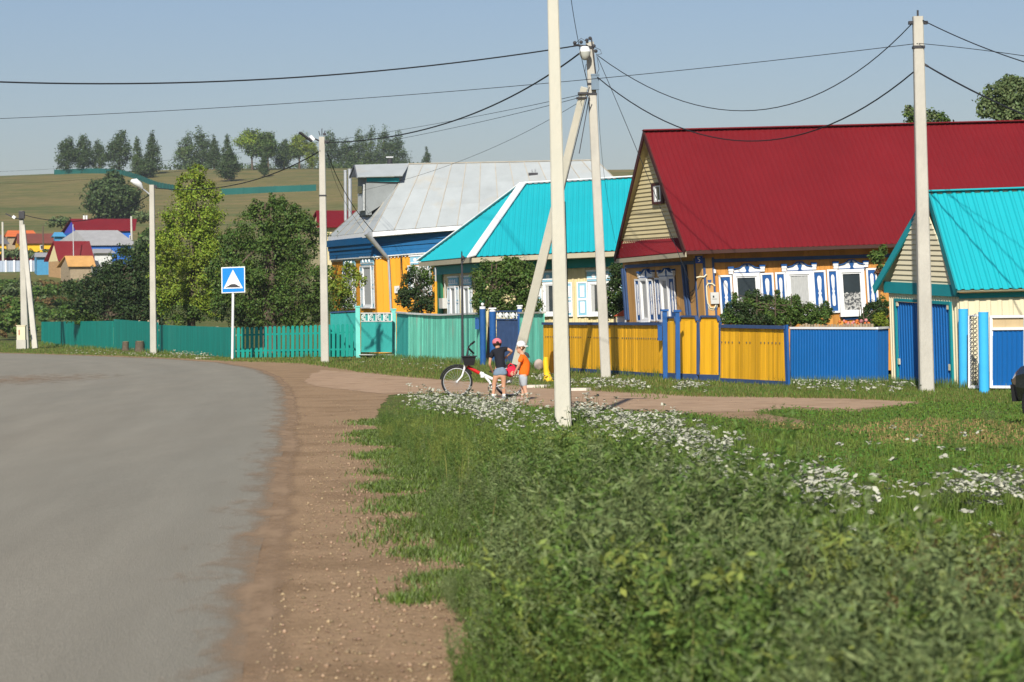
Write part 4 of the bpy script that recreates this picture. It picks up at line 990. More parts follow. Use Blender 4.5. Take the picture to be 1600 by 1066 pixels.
# sky-blue posts, scroll wicket and blue gate on the right
T = empty('blue_gate', G(1546, 612), 'blue profiled sheet gate in a white frame with a pale timber strip on top', 'gate')
def cyl_post(x, w, y0, yb, label):
    p = G(x, yb); k = ppm(p[1]); mb = MB(); h = W(x, y0, p[1])[2]; mb.tube([p, p + UPV * h], w / 2 / k, 16); mb.tube([p + UPV * h, p + UPV * (h + .015)], w / 2 / k * 1.03, 16)
    mb.build('gate_post', M['skyblue'], label=label, cat='gate post', group='sky blue gate posts')
cyl_post(1506.5, 15.5, 484, 609.5, 'left of the two fat sky blue round gate posts, against the shed wall')
cyl_post(1538, 16, 489, 615.5, 'right of the two fat sky blue round gate posts, beside the blue gate')
a, b = G(1548, 612), G(1640, 613); ta, tb = W(1548, 514, a[1]), W(1640, 513, b[1]); xa, xb = W(1548, 495, a[1]), W(1640, 494, b[1]); nn = np.array([0, -1.0, 0])
mb = MB(); mb.corr(a + UPV * .1, b + UPV * .1, tb, ta, .105, .016, nn); mb.build('sheet_panel', M['bluecorr'], T)
mb = MB()
for p, q in ((a + UPV * .09, b + UPV * .09), (ta, tb), (xa, xb)): mb.bar(p + nn * .02, q + nn * .02, .05, .05)
for u in (0.0, .58, 1.0): mb.bar(a * (1 - u) + b * u + UPV * .07 + nn * .02, xa * (1 - u) + xb * u + nn * .02, .05, .055, up=nn)
for p, e in ((ta, 1), (a + UPV * .09, -1)): mb.slab([p + nn * .03, p + nn * .03 + np.array([.16, 0, 0]), p + nn * .03 + np.array([0, 0, -.16 * e])], nn * .01)
mb.build('gate_frame', M['white'], T)
mb = MB(); boards(mb, ta + UPV * .03, tb + UPV * .03, xa, xb, .3, gap=.003, lift=0, jit=.002); mb.build('timber_strip', mat('pale timber', (.55, .42, .24), .7, .1, 4, stretch=(1, 1, .2)), T)
a, b = G(1515, 611), G(1529, 611.5); ta, tb = W(1515, 494, a[1]), W(1529, 493, b[1])
T = empty('scroll_wicket', a, 'narrow white framed wicket filled with dark wrought iron scrolls', 'gate')
mb = MB(); mb.bar(a + UPV * .06, ta, .06, .05, up=nn); mb.bar(b + UPV * .06, tb, .02, .04, up=nn); mb.bar(ta, tb, .05, .04); mb.bar(a + UPV * .08, b + UPV * .08, .05, .06); mb.build('wicket_frame', M['white'], T)
mb = MB()
for i in range(16):
    for j in range(2):
        c = a + (b - a) * (.3 + .4 * j) + UPV * (.13 + i * .085) + np.array([0, .0, 0]); mb.ring(c, nn, .034, .007, 10, 5)
    c = a + (b - a) * .5 + UPV * (.17 + i * .085); mb.bar(c - np.array([.05, 0, .03]), c + np.array([.05, 0, .03]), .012, .012, up=nn)
mb.build('iron_scrolls', M['iron'], T)

# ------------------------------------------------------------------ poles, lamps, wires, road sign
def shaft(mb, p, q, w0, w1, dep=0.9, m=0):
    """tapered, chamfered concrete shaft"""
    p, q = np.asarray(p, float), np.asarray(q, float); t = norm(q - p); x = norm(np.cross(t, [0, 1.0, 0])); y = np.cross(t, x); V = []
    for c, w in ((p, w0), (q, w1)):
        h, e = w / 2, w * .09; D = h * dep
        for i, j in ((-h + e, -D), (h - e, -D), (h, -D + e), (h, D - e), (h - e, D), (-h + e, D), (-h, D - e), (-h, -D + e)): V.append(c + x * i + y * j)
    mb.add(V, [(i, (i + 1) % 8, 8 + (i + 1) % 8, 8 + i) for i in range(8)] + [tuple(range(8))[::-1], tuple(range(8, 16))], m)
def pole(label, base, top, w0, w1, m=None, d=None, bands=()):
    p = G(*base); d = p[1]; q = W(*top, d); k = ppm(d); root = empty('utility_pole', p, label, 'utility pole', 'concrete power poles')
    mb = MB(); shaft(mb, p - UPV * .1, q, w0 / k, w1 / k); s_ = mb.build('shaft', m or M['conc'], root)
    if bands:
        mb = MB()
        for t in bands:
            c = p + (q - p) * t; w = (w0 + (w1 - w0) * t) / k; mb.box(c, (w * 1.12, w * 1.05, .05))
        mb.build('steel_band', M['iron'], root)
    return root, p, q, k
# nearest whitewashed pole runs out of the top of the picture
p = G(880, 667); d = p[1]; q = p + (W(864, 0, d) - p) * 1.32
root = empty('utility_pole', p, 'nearest whitewashed concrete pole, rising out of the top of the photo', 'utility pole', 'concrete power poles')
mb = MB(); shaft(mb, p - UPV * .1, q, 25.5 / ppm(d), 14.5 / ppm(d)); mb.build('shaft', M['white_conc'], root)
mb = MB(); x = p + (q - p) * .05 + np.array([.13, .06, 0]); mb.tube([p + np.array([.118, .08, 0]), p + (q - p) * .40 + np.array([.1, .06, 0])], .008, 6); mb.build('earth_wire', M['iron'], root)
mb = MB(); mb.box(q, (.6, .1, .08)); [mb.tube([q + np.array([s, 0, .02]), q + np.array([s, 0, .18])], .04, 8) for s in (-.25, .25)]; mb.build('insulator', M['iron'], root)
# right pole
RP, rp0, rp1, rk = pole('grey pole in front of the cream shed with the blue double door', (1448, 613), (1434, 26), 22, 15.5, M['conc'], bands=(.918,))
mb = MB(); mb.tube([rp1, rp1 + UPV * .12], .02, 6); mb.box(rp1 + np.array([-.12, -.02, -.12]), (.12, .1, .06)); mb.box(rp1 + np.array([.12, -.02, -.12]), (.12, .1, .06)); mb.bar(W(1443, 100, rp0[1]), W(1450, 104, rp0[1]), .04, .04); mb.build('hook', M['iron'], RP)
# centre pole, with strut, lamp and junction box
CP, cp0, cp1, ck = pole('grey pole with a round street lamp, braced by a leaning strut', (947, 591), (921.5, 66), 15.5, 12.5, M['conc'], bands=(.845, .875))
dC = cp0[1]
q0, q1 = G(801, 590), W(913, 137, dC - .5)
mb = MB(); shaft(mb, q0 - UPV * .1, q1, 17 / ck, 11 / ck); st = mb.build('strut', M['white_conc'], CP)
mb = MB(); c = q1 + (q0 - q1) * .02; mb.box(c, (.24, .24, .05)); c = q1 + (q0 - q1) * .035; mb.box(c, (.26, .24, .04)); mb.tube([q0 + np.array([.16, 0, .1]), q1 + np.array([.12, -.12, 0])], .012, 6); mb.tube([W(921, 150, dC - .15), W(905, 240, dC - .6)], .012, 6); mb.build('strap', M['iron'], CP)
mb = MB(); c = W(930, 129, dC - .13); mb.box(c, (.19, .14, .36)); mb.box(c + UPV * .19, (.21, .16, .03)); mb.build('junction_box', mat('blue grey metal box', (.16, .22, .28), .5, .1, 5), CP)
mb = MB(); c = W(914, 80, dC - .35); mb.tube([c + UPV * .11, c + UPV * .02, c - UPV * .02], [.09, .135, .14], 14); lp = mb.build('lamp_head', M['lampwhite'], CP)
mb = MB(); mb.tube([c - UPV * .02, c - UPV * .10, c - UPV * .19, c - UPV * .22], [.138, .13, .085, .03], 14); mb.build('lamp_glass', M['lampglass'], lp)
mb = MB(); mb.tube([c + UPV * .1, c + UPV * .16 + np.array([.04, .1, 0]), W(922, 76, dC)], .02, 6); mb.bar(W(896, 70, dC - .1), W(925, 74, dC - .1), .05, .05)
for x, y in ((898, 67), (908, 66), (917, 63), (922, 60), (928, 72), (931, 80)): mb.ball(W(x, y, dC - .12), .045)
for pts in (((925, 72), (938, 78), (940, 84), (932, 86)), ((918, 66), (908, 60), (899, 68)), ((932, 84), (936, 108), (932, 118)), ((916, 100), (914, 112), (917, 125))): mb.tube([W(x, y, dC - .2) for x, y in pts], .007, 5)
mb.tube([W(924, 60, dC - .16), W(931, 118, dC - .16)], .02, 6); mb.build('bracket', M['iron'], CP)
# pole beside the picket fence
LP, lp0, lp1, lk = pole('grey pole standing in front of the picket fence', (508, 567), (503, 214), 12.5, 9.2, M['conc'], bands=(.74,))
d = lp0[1]; mb = MB(); mb.tube([W(502, 222, d), W(490, 216, d - .2), W(487, 214, d - .2)], .03, 7); mb.bar(W(487, 221, d - .3), W(468, 207, d - .5), .16, .05); mb.build('lamp_arm', M['iron'], LP)
mb = MB(); mb.bar(W(490, 219, d - .3), W(484, 213, d - .35), .17, .11); mb.build('lamp_head', M['lampwhite'], LP)
mb = MB(); [mb.tube([W(x, 212, d), W(x2, y2, d)], .015, 5) for x, x2, y2 in ((500, 498, 205), (503, 503, 201), (506, 508, 204))]; mb.box(W(510, 222, d - .1), (.14, .1, .1)); mb.box(W(507, 210, d), (.1, .1, .08)); mb.build('hook', M['iron'], LP)
# lamp pole by the teal fence
SP, sp0, sp1, sk = pole('grey pole with a white curved street lamp before the garden trees', (240, 553), (237.3, 289), 10, 7.4, M['conc'])
d = sp0[1]; mb = MB(); mb.tube([W(234, 304, d), W(228, 299, d), W(221, 294, d - .1)], .04, 7); mb.build('lamp_arm', M['galv'], SP)
mb = MB(); P_ = [W(222, 295, d - .1), W(218, 289, d - .2), W(211, 284, d - .3), W(205, 282.5, d - .4)]; mb.tube(P_, [.06, .15, .17, .07], 10); mb.build('lamp_head', M['lampwhite'], SP)
mb = MB(); mb.box(W(243, 292, d), (.14, .1, .12)); mb.tube([W(241, 290, d), W(245, 295, d)], .03, 5); mb.build('hook', M['iron'], SP)
# braced pole at the bend
BP, bp0, bp1, bk = pole('grey pole at the left bend, braced and with a meter cabinet at its foot', (40, 545), (33, 330), 12, 5.5, M['conc'], bands=(.94,))
d = bp0[1]; mb = MB(); shaft(mb, G(55, 545.5), W(36, 352, d), 8.5 / bk, 6 / bk); mb.build('strut', M['conc'], BP)
mb = MB(); mb.tube([W(32, 342, d), W(24, 341, d), W(20, 338, d)], .035, 6); mb.bar(W(21, 340, d), W(9, 334, d), .16, .06); mb.box(W(34, 336, d - .15), (.34, .2, .45)); mb.build('lamp_arm', M['iron'], BP)
mb = MB(); mb.bar(W(24, 341, d - .1), W(20, 338, d - .1), .2, .16); mb.build('lamp_head', M['lampwhite'], BP)
mb = MB(); c = G(34, 546); mb.box(c + UPV * .95, (.5, .4, .85)); mb.box(c + UPV * 1.4, (.56, .46, .05)); cb = mb.build('meter_cabinet', M['creamlight'], BP)
mb = MB(); mb.box(c + UPV * .28, (.55, .42, .56)); mb.build('cabinet_base', M['conc'], cb)
mb = MB(); mb.box(c + np.array([-.1, -.21, 1.0]), (.06, .02, .3)); mb.build('cabinet_label', M['brick'], cb)

def wire(label, pts, r, d0, d1, n=28, sag=True):
    """a cable hung through photograph points; its distance runs evenly from d0 to d1"""
    xs_ = np.array([p[0] for p in pts], float); ys_ = np.array([p[1] for p in pts], float)
    t = (np.hypot(np.diff(xs_), np.diff(ys_))).cumsum(); t = np.concatenate([[0], t]) / t[-1]
    deg = min(2, len(pts) - 1)
    cy, cx_ = np.polyfit(t, ys_, deg), np.polyfit(t, xs_, deg)
    wgt = np.ones(len(t)); wgt[0] = wgt[-1] = 20
    cy, cx_ = np.polyfit(t, ys_, deg, w=wgt), np.polyfit(t, xs_, deg, w=wgt)
    P_ = [W(np.polyval(cx_, u), np.polyval(cy, u), d0 + (d1 - d0) * u) for u in np.linspace(0, 1, n)]
    mb = MB(); mb.tube(P_, r * .85, 6); return mb.build('power_cable', M['cable'], label=label, cat='cable', org=P_[0])
wire('thick twisted cable crossing the sky from the left edge to the lamp pole', ((-160, 120), (0, 127.5), (250, 129), (430, 124), (640, 107), (860, 78), (905, 71)), .022, 52, dC - .1)
wire('thin line crossing the sky just below the thick cable', ((-160, 191), (0, 188.5), (320, 175), (640, 149), (860, 127), (960, 117), (1180, 96), (1434, 68)), .0085, 62, rp0[1] - .1)
wire('thin line leaving the shed pole to the right edge', ((1436, 68), (1520, 76), (1600, 88), (1720, 108)), .0085, rp0[1] - .1, 42)
wire('thick cable swooping from the lamp pole down to the picket fence pole', ((905, 84), (860, 112), (800, 145), (720, 186), (640, 212), (580, 221), (510, 223)), .024, dC - .1, lp0[1] - .1)
wire('thick cable from the picket fence pole into the garden trees', ((500, 236), (460, 256), (400, 277), (340, 295), (290, 302), (243, 294)), .024, lp0[1] - .1, sp0[1] - .1)
wire('cable from the curved lamp pole to the braced pole at the bend', ((236, 303), (205, 322), (170, 337), (125, 346), (90, 344), (38, 336)), .026, sp0[1] - .1, bp0[1] - .1)
wire('slack cable sagging deepest between the lamp pole and the shed pole top', ((934, 87), (990, 125), (1060, 160), (1150, 179), (1240, 163), (1330, 118), (1425, 37)), .012, dC - .1, rp0[1] - .1)
wire('thick slack cable hanging in front of the red roof', ((930, 118), (985, 165), (1040, 197), (1100, 215), (1165, 223), (1240, 214), (1310, 190), (1370, 154), (1427, 113)), .016, dC - .1, rp0[1] - .1)
wire('cable from the top of the shed pole off to the right', ((1442, 32), (1500, 58), (1560, 84), (1610, 100), (1720, 128)), .012, rp0[1] - .1, 41)
wire('thick cable low on the shed pole running off to the right', ((1450, 104), (1500, 130), (1560, 162), (1610, 184), (1720, 222)), .018, rp0[1] - .1, 41)
wire('thin wire rising from the strut out of the top of the photo', ((918, 131), (907, 85), (893, 0), (885, -60)), .009, dC - .6, 56)
wire('service wire dropping from the lamp pole to the gable corner of the red roof', ((934, 90), (968, 165), (1000, 250), (1040, 345), (1077, 440)), .009, dC - .1, 58)
wire('thin wire dropping from the lamp pole to the turquoise roof', ((934, 120), (938, 220), (948, 300), (962, 380)), .006, dC - .1, 79)
wire('service cable dropping from the picket fence pole to the grey roof corner', ((512, 240), (530, 285), (555, 325), (583, 362)), .018, lp0[1] - .1, 97)
wire('thin service wire beside the drop cable to the grey roof', ((510, 236), (526, 290), (548, 330), (570, 362)), .008, lp0[1] - .1, 97)
wire('thin upper telephone line from the strut running left over the hill trees', ((908, 148), (860, 158), (700, 184), (600, 207), (452, 228), (300, 252), (0, 269), (-120, 272)), .009, dC - .6, 190)
wire('thin lower telephone line from the strut running left over the hill', ((908, 152), (860, 165), (760, 187), (640, 214), (520, 240), (300, 264), (0, 284), (-120, 290)), .009, dC - .6, 190)
wire('thin wire slanting across the grey metal roof to the strut', ((908, 158), (860, 182), (780, 222), (700, 262), (640, 283), (560, 299)), .007, dC - .6, 110)

def sign():
    p = G(363, 563); d = p[1]; k = ppm(d); root = empty('road_sign', p, 'square blue speed bump road sign on a thin white pole', 'road sign')
    mb = MB(); mb.tube([p, W(364.5, 425, d)], .05, 10); mb.build('post', M['white'], root)
    def pl(mb, pts, y0, y1): mb.slab([W(x, y, d) + np.array([0, y0, 0]) for x, y in pts], np.array([0, y1 - y0, 0]))
    mb = MB(); pl(mb, ((346, 418), (383, 416.5), (383.5, 457), (346.5, 458.5)), -.07, -.05); bd = mb.build('sign_board', M['white'], root)
    mb = MB(); pl(mb, ((347.6, 419.5), (381.5, 418.2), (382, 455.6), (348, 457)), -.078, -.07); mb.build('blue_field', mat('sign blue', (.012, .22, .62), .4, .04, 4), bd)
    mb = MB(); pl(mb, ((364.3, 421.5), (380, 450.5), (349.5, 451.5)), -.084, -.078); mb.build('white_triangle', M['white'], bd)
    mb = MB(); pl(mb, ((352.5, 449.5), (354.5, 448.2), (357, 447.2), (359.5, 445.3), (362, 444.2), (367, 444), (370, 445), (372.5, 446.8), (375.5, 448), (377, 449)), -.089, -.084); mb.build('bump_symbol', M['iron'], bd)
sign()

# ------------------------------------------------------------------ bicycle
def bicycle():
    d = 46.2; k = ppm(d)
    def B(px, py, o=0.0): return W(px, py, d + o)
    fw, rw = B(714, 597), B(797, 600.5); R = .30
    z0 = min(fw[2], rw[2]) - R
    fw[2] = R; rw[2] = R; sh = fw[2] - B(714, 597)[2]
    def B(px, py, o=0.0): return W(px, py, d + o) + np.array([0, 0, sh])
    root = empty('bicycle', (755 / k * 0 + fw[0], d, 0), 'white and red folding bicycle with a black handlebar basket on the dirt path', 'bicycle')
    wm = M['white']; red = mat('red bicycle paint', (.55, .02, .02), .35, .05, coat=.3); blk = mat('black plastic', (.02, .02, .022), .5, .1)
    ax = (0, 1.0, 0)
    for c in (fw, rw):
        w_ = MB(); w_.tube([c - np.array([0, .05, 0]), c + np.array([0, .05, 0])], .022, 10); wh = w_.build('wheel', M['galv'], root)
        m = MB(); m.ring(c, ax, R - .02, .02, 40, 8); m.build('tyre', M['rubber'], wh)
        m = MB(); m.ring(c, ax, R - .045, .009, 40, 6); m.build('rim', M['galv'], wh)
        m = MB()
        for i in range(24):
            a = i * math.pi / 12; m.tube([c + np.array([math.cos(a) * .022, .02 * (-1) ** i, math.sin(a) * .022]), c + np.array([math.cos(a + .2) * (R - .05), 0, math.sin(a + .2) * (R - .05)])], .0016, 4)
        m.build('spokes', M['galv'], wh)
    m = MB(); m.ring(fw, ax, R + .018, .016, 22, 6, 0, .15 * math.pi, .95 * math.pi); m.ring(rw, ax, R + .018, .016, 22, 6, 0, .1 * math.pi, .9 * math.pi); m.build('mudguard', blk, root)
    hd, hb = B(728.5, 568), B(726, 575)
    m = MB()
    for s in (-.045, .045): m.tube([fw + np.array([0, s, 0]), B(722, 588, 0) + np.array([0, s, 0]), hb + np.array([0, s * .6, 0])], [.014, .018, .02], 8)
    m.tube([hb, hd], .028, 10); m.build('fork', wm, root)
    m = MB(); m.tube([B(730, 573), B(749, 583.5)], [.036, .034], 10); m.build('front_tube', red, root)
    m = MB(); m.tube([B(750, 583), B(757, 587), B(772, 593.5)], [.036, .034, .028], 10); m.box(B(753.5, 586), (.06, .08, .10)); m.tube([B(758, 589), B(765, 597), B(769, 607)], [.026, .024, .026], 9); m.tube([B(774, 592), B(769, 607)], .022, 8)
    for s in (-.05, .05): m.tube([B(769, 607), rw + np.array([0, s, 0])], .011, 6); m.tube([B(773, 594), rw + np.array([0, s, 0])], .010, 6)
    m.build('rear_frame', wm, root)
    m = MB(); m.tube([B(774, 593), B(776.5, 582)], .016, 8); sp = m.build('seat_post', M['galv'], root)
    m = MB(); m.ball(B(779, 580.5), (.13, .08, .035)); m.ball(B(771, 581), (.09, .03, .022)); m.build('saddle', blk, sp)
    m = MB(); m.tube([hd, B(729.5, 555), B(732, 543)], [.017, .015, .014], 8); m.tube([B(732, 544) + np.array([-.02, .28, -.02]), B(731.5, 545) + np.array([0, .1, 0]), B(732, 543) , B(734.5, 540) + np.array([0, -.18, 0]), B(737, 538) + np.array([.0, -.27, 0])], .012, 8); m.tube([B(731, 562), B(735, 552), B(740, 556)], .01, 6); hbk = m.build('handlebar', M['iron'], root)
    m = MB(); m.tube([B(735.5, 538.8) + np.array([0, -.2, 0]), B(741.5, 534) + np.array([0, -.33, 0])], .02, 8); m.tube([B(731.5, 544.5) + np.array([0, .2, 0]), B(738, 553) + np.array([.02, .33, 0])], .02, 8); m.build('grip', M['rubber'], hbk)
    m = MB(); c = B(733, 562.5, -.02)
    V = []
    for z, s in ((-.11, .7), (.06, 1.0)):
        for a, b in ((-.13, -.12), (.13, -.12), (.13, .12), (-.13, .12)): V.append(c + np.array([a * s, b * s, z]))
    m.hexa(V); m.box(c + UPV * .066, (.30, .28, .018)); m.build('basket', blk, root)
    m = MB(); m.ring(B(769, 607, -.05), ax, .075, .009, 22, 6); m.tube([B(769, 607, -.06), B(769, 607, .06)], .02, 8); m.tube([B(769, 607, -.07), B(764, 618, -.07)], .010, 6); m.tube([B(769, 607, .07), B(774, 596, .07)], .01, 6); cr = m.build('crank', M['iron'], root)
    m = MB(); m.box(B(763.5, 618, -.12), (.09, .09, .025)); m.box(B(774.5, 595.5, .12), (.09, .09, .025)); m.build('pedal', blk, cr)
    m = MB(); m.tube([B(769, 604.5, -.05), rw + np.array([0, -.05, .03])], .005, 5); m.tube([B(769, 611, -.05), rw + np.array([0, -.05, -.035])], .005, 5); m.ring(rw + np.array([0, -.05, 0]), ax, .035, .006, 14, 5); m.build('chain', M['iron'], root)
    m = MB(); m.box(B(799, 587), (.30, .11, .012)); 
    for s in (-.05, .05): m.tube([B(802, 587) + np.array([0, s, 0]), rw + np.array([0, s * 1.3, 0])], .006, 5)
    m.build('rear_rack', M['iron'], root)
    return B, rw, d
B, rw, dB = bicycle()
mb = MB(); c = B(799.5, 580.5)
mb.ball(c, (.115, .11, .10), 0, 14, 9); mb.ball(c + np.array([-.03, -.04, -.03]), (.09, .09, .08), 0, 12, 8); mb.tube([c + np.array([-.07, -.02, .09]), c + np.array([-.02, -.02, .15]), c + np.array([.06, -.02, .09])], .012, 6)
mb.build('cloth_bag', mat('red bag cloth', (.62, .02, .05), .8, .12, 14, .3, 30), label='small red cloth bag lying on the rear rack of the bicycle', cat='bag')

# ------------------------------------------------------------------ people
def skin(name, nodes, edges, m, parent, root0=0, sub=2, sm=True):
    """nodes: list of (pos, rx, ry) in metres from the parent's base"""
    me = bpy.data.meshes.new(name)
    me.from_pydata([tuple(float(v) for v in n[0]) for n in nodes], edges, [])
    me.update()
    o = bpy.data.objects.new(name, me); COL.objects.link(o); o.parent = parent; ORG[o.name] = ORG[parent.name]
    o.modifiers.new('Skin', 'SKIN').use_smooth_shade = True
    sv = me.skin_vertices[0].data
    for i, n in enumerate(nodes):
        sv[i].radius = (n[1], n[2] if len(n) > 2 else n[1])
        sv[i].use_root = False
    adj = {i: set() for i in range(len(nodes))}
    for a, b in edges: adj[a].add(b); adj[b].add(a)
    seen = set()
    for i in range(len(nodes)):
        s_ = root0 if i == 0 else i
        if s_ in seen: continue
        sv[s_].use_root = True; st = [s_]
        while st:
            q = st.pop()
            if q in seen: continue
            seen.add(q); st += list(adj[q])
    ss = o.modifiers.new('Subdivision', 'SUBSURF'); ss.levels = sub; ss.render_levels = sub
    me.materials.append(m)
    return o
class Sk:
    def __init__(s): s.n = []; s.e = []
    def chain(s, pts, start=None):
        prev = start
        for p in pts:
            s.n.append(p); i = len(s.n) - 1
            if prev is not None: s.e.append((prev, i))
            prev = i
        return prev
def hand(sk, wrist, dirv, palm_n, size=0.135, curl=0.5):
    """palm and five separate fingers from the wrist along dirv"""
    w = np.asarray(wrist, float); d = norm(np.asarray(dirv, float)); n = norm(np.asarray(palm_n, float)); n = norm(n - d * np.dot(n, d)); s_ = np.cross(d, n)
    for i, (off, L) in enumerate(((-.026, .040), (-.009, .047), (.009, .044), (.024, .034))):
        b = w + d * .052 + s_ * off; k1 = b + d * L * .55 + n * L * .18 * curl; k2 = k1 + d * L * .38 + n * L * .42 * curl; k3 = k2 + d * L * .15 + n * L * .4 * curl
        sk.chain([(b, .0075), (k1, .007), (k2, .0062), (k3, .005)])
    b = w + d * .02 - s_ * .026; k1 = b - s_ * .016 + d * .022 + n * .01; sk.chain([(b, .009), (k1, .008), (k1 + d * .02 + n * .012, .0065)])
SKIN = mat('tanned skin', (.50, .27, .165), .55, .06, 6, spec=.3)
SKINP = mat('pale skin', (.58, .33, .22), .55, .06, 6, spec=.3)
HAIR = mat('dark brown hair', (.03, .018, .012), .7, .2, 20)
def v(*a): return np.array(a, float)

def girl():
    d = 44.9; base = G(778.5, 625.4) * 0 + np.array([W(778.5, 625, d)[0], d, 0]); k = ppm(d)
    yb = 497 - .012 * (778 - 800) + CAMH * k
    def P(px, py, y=0.0): return v((px - 778.5) / k, y, (yb - py) / k)
    root = empty('person', base, 'child in a black T-shirt, denim shorts and pink cap bending over the bicycle', 'person')
    s = Sk()
    pel = s.chain([(P(782.5, 581), .085, .070)])
    sp = s.chain([(P(782, 570, .07), .08, .062), (P(781, 558, .16), .085, .065), (P(780, 550, .23), .075, .06)], pel)
    neck = s.chain([(P(778.8, 545.5, .28), .032)], sp)
    hd = s.chain([(P(778, 542, .32), .055, .06), (P(777.6, 537.5, .355), .074, .08), (P(777.5, 533.5, .365), .055, .06)], neck)
    s.chain([(P(777.6, 541.5, .43), .011)], hd - 1)          # nose, turned away
    # left arm hangs to the bicycle, right arm is bent outward
    a = s.chain([(P(771, 550.5, .24), .042), (P(767.6, 556, .23), .034), (P(765.4, 570, .21), .026), (P(768.2, 577, .29), .021), (P(771, 583, .36), .017), (P(772.6, 586.5, .40), .026, .013)], sp)
    b = s.chain([(P(788.5, 546, .25), .042), (P(793, 545.5, .25), .034), (P(801, 549.5, .24), .026), (P(797, 554.5, .32), .021), (P(792.6, 557.5, .37), .017), (P(790, 559, .41), .026, .013)], sp)
    for px, foot in ((774.5, 770), (787.3, 787)):
        s.chain([(P(px + (.6 if px < 780 else -.2), 587, .0), .062, .060), (P((px + foot) / 2, 601, .01), .042), (P((px + foot) / 2 - .2, 606, .0), .040), (P(foot + .6, 618, -.02), .026), (P(foot + .4, 622.5, -.02), .024), (P(foot - .6, 624.2, .08), .022)], pel)
    body_n, body_e = s.n, s.e
    hand(s, P(771, 583, .36), P(772.6, 587.5, .42) - P(771, 583, .36), (1, .2, 0)); hand(s, P(792.6, 557.5, .37), P(789, 560, .43) - P(792.6, 557.5, .37), (-.3, 0, -1))
    skin('body', s.n, s.e, SKIN, root)
    t = Sk(); c = t.chain([(P(782.6, 579.5, .02), .100, .088), (P(782.6, 574.5, .045), .100, .085), (P(782, 566, .10), .098, .083), (P(781, 557, .165), .104, .088), (P(780, 550.5, .225), .088, .078), (P(779, 547, .26), .045)])
    t.chain([(P(771.5, 550.8, .235), .058), (P(768, 556.5, .228), .054), (P(767.2, 560.5, .222), .048)], 4); t.chain([(P(788, 546.5, .245), .056), (P(792, 545.8, .25), .05), (P(794.5, 546.5, .248), .045)], 4)
    skin('t_shirt', t.n, t.e, mat('black jersey cloth', (.014, .015, .02), .85, .15, 12), root)
    t = Sk(); c = t.chain([(P(782.5, 574, .04), .094, .086), (P(782.5, 580, .0), .094, .086)])
    t.chain([(P(775.3, 585, .0), .07, .068), (P(775.1, 588, .0), .068, .066)], 1); t.chain([(P(788.4, 584, .0), .07, .068), (P(788.6, 587, .0), .068, .066)], 1)
    skin('denim_shorts', t.n, t.e, mat('faded denim', (.16, .22, .29), .85, .22, 18), root)
    m = MB(); m.ball(base + P(777.5, 537, .345), (.083, .088, .082), 0, 12, 8); m.build('hair', HAIR, root)
    m = MB(); m.ball(base + P(777.4, 535.2, .352), (.090, .095, .080), 0, 14, 8); m.slab([base + P(777.4, 536, .44) + v(x, y, -.02) for x, y in ((-.07, 0), (.07, 0), (.05, .07), (-.05, .07))], v(0, 0, .012)); cp = m.build('cap', mat('pink cap cloth', (.62, .17, .20), .8, .1, 9), root)
    m = MB(); m.ball(base + P(778.2, 535.2, .262), (.028, .012, .022), 0, 10, 6); m.build('cap_opening', HAIR, cp)
    for foot in (770.2, 787):
        m = MB(); m.tube([base + P(foot + .3, 624, -.015), base + P(foot + .5, 620, -.02), base + P(foot + .7, 615.5, -.02)], [.034, .033, .034], 10); m.build('sock', M['white'], root)
        m = MB(); x0 = base + P(foot, 625, 0); x0[2] = .032
        m.ball(x0 + v(0, .03, .008), (.04, .115, .04), 0, 12, 7); m.box(x0 + v(0, .03, -.022), (.074, .21, .018), 1); m.build('shoe', [mat('grey sneaker', (.25, .28, .32), .7, .2, 20), M['white']], root)
    for sx in (-1, 1):
        m = MB(); m.ball(base + P(777.6, 538.5, .425) + v(.028 * sx, 0, 0), .009, 0, 8, 5); m.build('eye', M['iron'], root)
girl()

